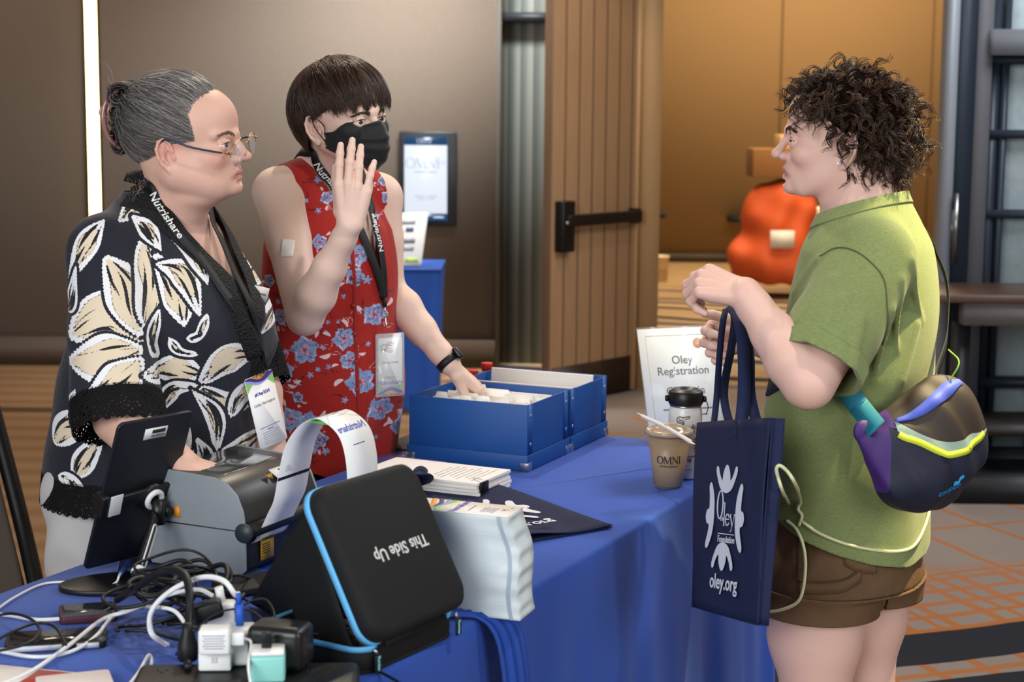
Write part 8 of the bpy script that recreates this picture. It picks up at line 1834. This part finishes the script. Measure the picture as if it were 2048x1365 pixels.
    lead_('black_cable', [onT(-20, 1290, TZ+.02), onT(30, 1262, TZ+.034), onT(75, 1247, TZ+.032), onT(110, 1255, TZ+.030), onT(132, 1290, TZ+.028)], .0024, bk, 'second black cable curving across the phone at the left edge')
    # phones
    def slab_phone(name, a, b, c, th, m, scr, lab, z0):
        A_, B_, C_ = onT(*a, z0), onT(*b, z0), onT(*c, z0); x = nrm(B_-A_); w = np.linalg.norm(B_-A_); y = np.cross(ZV, x); h = .074; o = A_ + x*w/2 + y*h/2; e = empty(name, tuple(o), lab, 'phone'); MB().prism(rrect(w, h, .010), o, x, y, ZV, th).build('phone_body', m, e, bev=.002); MB().prism(rrect(w-.010, h-.008, .008), o + A(0, 0, th), x, y, ZV, .0006).build('screen', scr, e); return e, o, x, y, w, h
    gl = mat('1c1712', .04, name='phone glass', coat=1); e8, o8, x8, y8, w8, h8 = slab_phone('smartphone', (8, 1309), (213, 1297), (213, 1260), .011, mat('101012', .5), gl, 'black phone with white label strips lying at the left edge', TZ+.001)
    for u, ww in ((-.035, .044), (.046, .016)): MB().box(o8 + x8*u - y8*(h8/2+.0004) + A(0, 0, .0055), x8, ZV, -y8, ww, .0040, .0004).build('label_strip', mat('cfd3dc', .5), e8)
    slab_phone('smartphone', (118, 1252), (236, 1244), (236, 1220), .012, mat('4a2230', .5, name='maroon case'), mat('4e5054', .12, coat=1), 'phone in a maroon case lying behind the black phone', TZ+.001)
    # leaflets at the corner
    for i, (px, py, w, h, yaw, m_, lab) in enumerate(((28, 1362, .075, .045, -.25, 'ddd6d2', 'white and red card in a clear sleeve at the lower left corner'), (150, 1378, .050, .036, .35, 'e2d6d2', 'pale plastic card beside the red and white card'))):
        o = onT(px, py); e = empty('card', tuple(o), lab, 'card'); x = A(math.cos(yaw), math.sin(yaw), 0); y = np.cross(ZV, x); MB().prism(rrect(w*2, h*2, .006), o + A(0, 0, .001), x, y, ZV, .003 if i == 0 else .010).build('card_face', mat(m_, .5), e, bev=.001)
        if i == 0: MB().box(o + A(0, 0, .0042) + x*.045 + y*.010, x, y, ZV, .028, .030, .0003).build('red_block', mat('b04030', .5), e)
def build_items(PC):
    file_boxes(); bottles(); coffee(); flask(); reg_sign(); papers(); flat_tote(); held_tote(PC); badge_stack(); label_printer(); case(); tablet(); cables_and_power()
# ============================================================ camera and light
def area(name, loc, target, sx, sy, power, color, spread=180):
    l = bpy.data.lights.new(name, 'AREA'); l.shape = 'RECTANGLE'; l.size = sx; l.size_y = sy; l.energy = power; l.color = color; l.spread = math.radians(spread)
    o = bpy.data.objects.new(name, l); COL.objects.link(o); o.location = loc
    o.rotation_euler = (Vector(target)-Vector(loc)).to_track_quat('-Z', 'Y').to_euler(); return o
def spot(name, loc, target, power, color, angle, r=.05, blend=.5):
    l = bpy.data.lights.new(name, 'SPOT'); l.energy = power; l.color = color; l.spot_size = math.radians(angle); l.spot_blend = blend; l.shadow_soft_size = r
    o = bpy.data.objects.new(name, l); COL.objects.link(o); o.location = loc
    o.rotation_euler = (Vector(target)-Vector(loc)).to_track_quat('-Z', 'Y').to_euler(); return o
def build_light():
    w = bpy.data.worlds.new('room ambience'); SC.world = w; w.use_nodes = True
    bg = w.node_tree.nodes['Background']; bg.inputs[0].default_value = (.93, .96, 1, 1); bg.inputs[1].default_value = .14
    area('window_and_fill', (-2.4, -1.8, 2.5), (0, 3.4, 1.1), 3.2, 2.4, 230, (.93, .96, 1))
    area('window_and_fill', (3.2, -1.2, 2.4), (.6, 3.4, 1.0), 2.2, 2.0, 95, (.92, .96, 1))  # weaker fill added from camera right, not a known window
    spot('downlight_and_fill', (1.80, 3.34, 3.35), (.84, 3.16, 1.34), 1050, (1, .80, .38), 14, .03, .8)
    spot('downlight_and_fill', (-.2, 4.9, 3.4), (.1, 3.4, .8), 150, (1, .86, .66), 60, .05)
    spot('downlight_and_fill', (1.2, 2.2, 3.3), (.2, 3.2, .74), 90, (1, .93, .82), 60, .05)
    area('added_wall_wash', (-.35, 8.7, 2.9), (-.40, 9.95, 1.0), .9, .3, 58, (.95, .97, 1), 110)  # cool light added to lift the right part of the wall, no fixture
    area('added_wall_wash', (-2.6, 8.6, 3.2), (-2.4, 9.9, .6), 1.2, .3, 9, (1, .62, .34))  # warm light added to tint the wall around the strip, no fixture
    area('far_room_lamp_and_fill', (2.6, 14.2, 4.0), (2.4, 15, 0), 4, 3, 300, (1, .78, .52))
    area('far_room_lamp_and_fill', (2.8, 12.2, 2.9), (2.6, 17, 1.0), 2.5, 1.2, 75, (1, .74, .44))  # lower fill added to even out the back wall, not a ceiling lamp
    area('far_room_lamp_and_fill', (1.2, 10.6, 3.9), (.9, 10, 0), 1.6, 1, 70, (1, .76, .48))
    spot('downlight_and_fill', (.9, 7.2, 3.4), (.45, 8.9, 1.0), 80, (1, .84, .66), 46, .08)  # warm spot added to colour the plank door, no known lamp
    area('lobby_lamp_and_fill', (2.5, 5.0, 3.5), (2.2, 6.3, 0), 1.6, 1.6, 120, (.96, .96, 1))  # light added to brighten the glass partition
    area('lobby_lamp_and_fill', (-1.9, 6.2, 3.5), (-1.9, 6.2, 0), 1.4, 1.0, 40, (1, .80, .58))
def build_camera():
    cd = bpy.data.cameras.new('camera'); cd.sensor_width = 36; cd.lens = F_PX*36/2048; cd.clip_start = .05
    cd.dof.use_dof = True; cd.dof.focus_distance = 3.25; cd.dof.aperture_fstop = 6.0
    o = bpy.data.objects.new('camera', cd); COL.objects.link(o)
    o.matrix_world = Matrix((( RT[0], UP[0], -FW[0], CAM[0]), (RT[1], UP[1], -FW[1], CAM[1]), (RT[2], UP[2], -FW[2], CAM[2]), (0, 0, 0, 1)))
    SC.camera = o
    v = SC.view_settings; v.view_transform = 'Standard'; v.look = 'None'; v.gamma = 1; v.use_curve_mapping = False; v.exposure = .06
# ============================================================ build
import time as _t
_t0 = _t.time()
def lap(n): print('LAP', n, round(_t.time()-_t0, 1))
NEST = {('file_box', 'rivet'): 'box_body', ('file_box', 'corner_strip'): 'box_body', ('file_box', 'corner_fitting'): 'lid_tray', ('iced_coffee_cup', 'lettering'): 'cup_wall', ('drinks_flask', 'lettering'): 'flask_body', ('drinks_flask', 'doodle'): 'flask_body', ('drinks_flask', 'strap_lug'): 'flask_lid',
 ('registration_sign', 'lettering'): 'sheet', ('registration_sign', 'border_line'): 'sheet', ('registration_sign', 'orange_dot'): 'sheet', ('registration_sign', 'print_line'): 'sheet', ('name_badge', 'lettering'): 'card', ('name_badge', 'wave_print'): 'card', ('name_badge', 'print_line'): 'card', ('name_badge', 'emblem'): 'card',
 ('tote_bag', 'lettering'): 'bag_front', ('tote_bag', 'emblem'): 'bag_front', ('tote_bag.001', 'lettering'): 'front_panel', ('tote_bag.001', 'emblem'): 'front_panel', ('zip_case', 'lettering'): 'lid', ('tablet', 'screen'): 'tablet_body', ('tablet', 'asset_sticker'): 'tablet_body', ('tablet', 'print_block'): 'tablet_body', ('tablet', 'microphone_hole'): 'tablet_body', ('tablet', 'lettering'): 'tablet_body',
 ('label_printer', 'attention_sticker'): 'printer_shell', ('label_printer', 'view_window'): 'printer_shell', ('label_printer', 'roller_knob'): 'feed_roller', ('usb_charger', 'print_line'): 'charger_body', ('usb_charger', 'lettering'): 'charger_body', ('badge_strip', 'lettering'): 'strip', ('badge_strip', 'wave_print'): 'strip', ('badge_strip', 'print_line'): 'strip', ('badge_strip', 'emblem'): 'strip',
 ('wall_screen', 'screen_lettering'): 'display', ('wall_screen', 'text_line'): 'display', ('wall_screen', 'footer_text'): 'footer_bar', ('person', 'lace_cuff'): 'blouse', ('person', 'lace_hem'): 'blouse', ('person', 'lace_collar'): 'blouse', ('person', 'tassel'): 'tie_cord', ('person.001', 'ear_loop'): 'face_mask', ('person.001', 'placket'): 'floral_top', ('person.001', 'button'): 'floral_top', ('person.002', 'sleeve_cuff'): 't_shirt', ('person.002', 'collar_rib'): 't_shirt', ('person.002', 'turned_cuff'): 'shorts', ('person.002', 'pocket_band'): 'shorts', ('person.002', 'pocket_edge'): 'shorts',
 ('power_strip', 'socket'): 'housing', ('eyeglasses', 'temple_tip'): 'temple', ('hair_clip', 'tooth'): 'claw', ('lanyard', 'lettering'): 'strap', ('sling_bag', 'lettering'): 'lower_panel', ('sling_bag', 'emblem'): 'lower_panel', ('notice_board', 'print_block'): 'board', ('covered_cart', 'label_card'): 'orange_cover', ('smartphone', 'screen'): 'phone_body', ('bottle', 'bottle_cap'): None}
def nest():
    """pieces that belong to one part go one level below it"""
    base = lambda n: n.split('.')[0]
    for r in [o for o in bpy.data.objects if o.parent is None and o.type == 'EMPTY']:
        kids = list(r.children)
        for c in kids:
            tgt = NEST.get((r.name, base(c.name))) or NEST.get((base(r.name), base(c.name)) if base(r.name) not in ('person', 'tote_bag') else None)
            if not tgt: continue
            cand = [k for k in kids if base(k.name) == tgt]
            if cand:
                c.parent = cand[0]; c.matrix_parent_inverse = Matrix.Identity(4)
build_room(); build_far_room(); build_chair(); build_tables(); lap('room')
import os
WHO = os.environ.get('WHO', 'ABC')
if 'A' in WHO: PA = build_woman_a(); lap('A')
if 'B' in WHO: PB = build_woman_b(); lap('B')
if 'C' in WHO: PC = build_man_c(); lap('C')
build_items(None); lap('items')
nest(); lap('nest')
build_light(); build_camera()
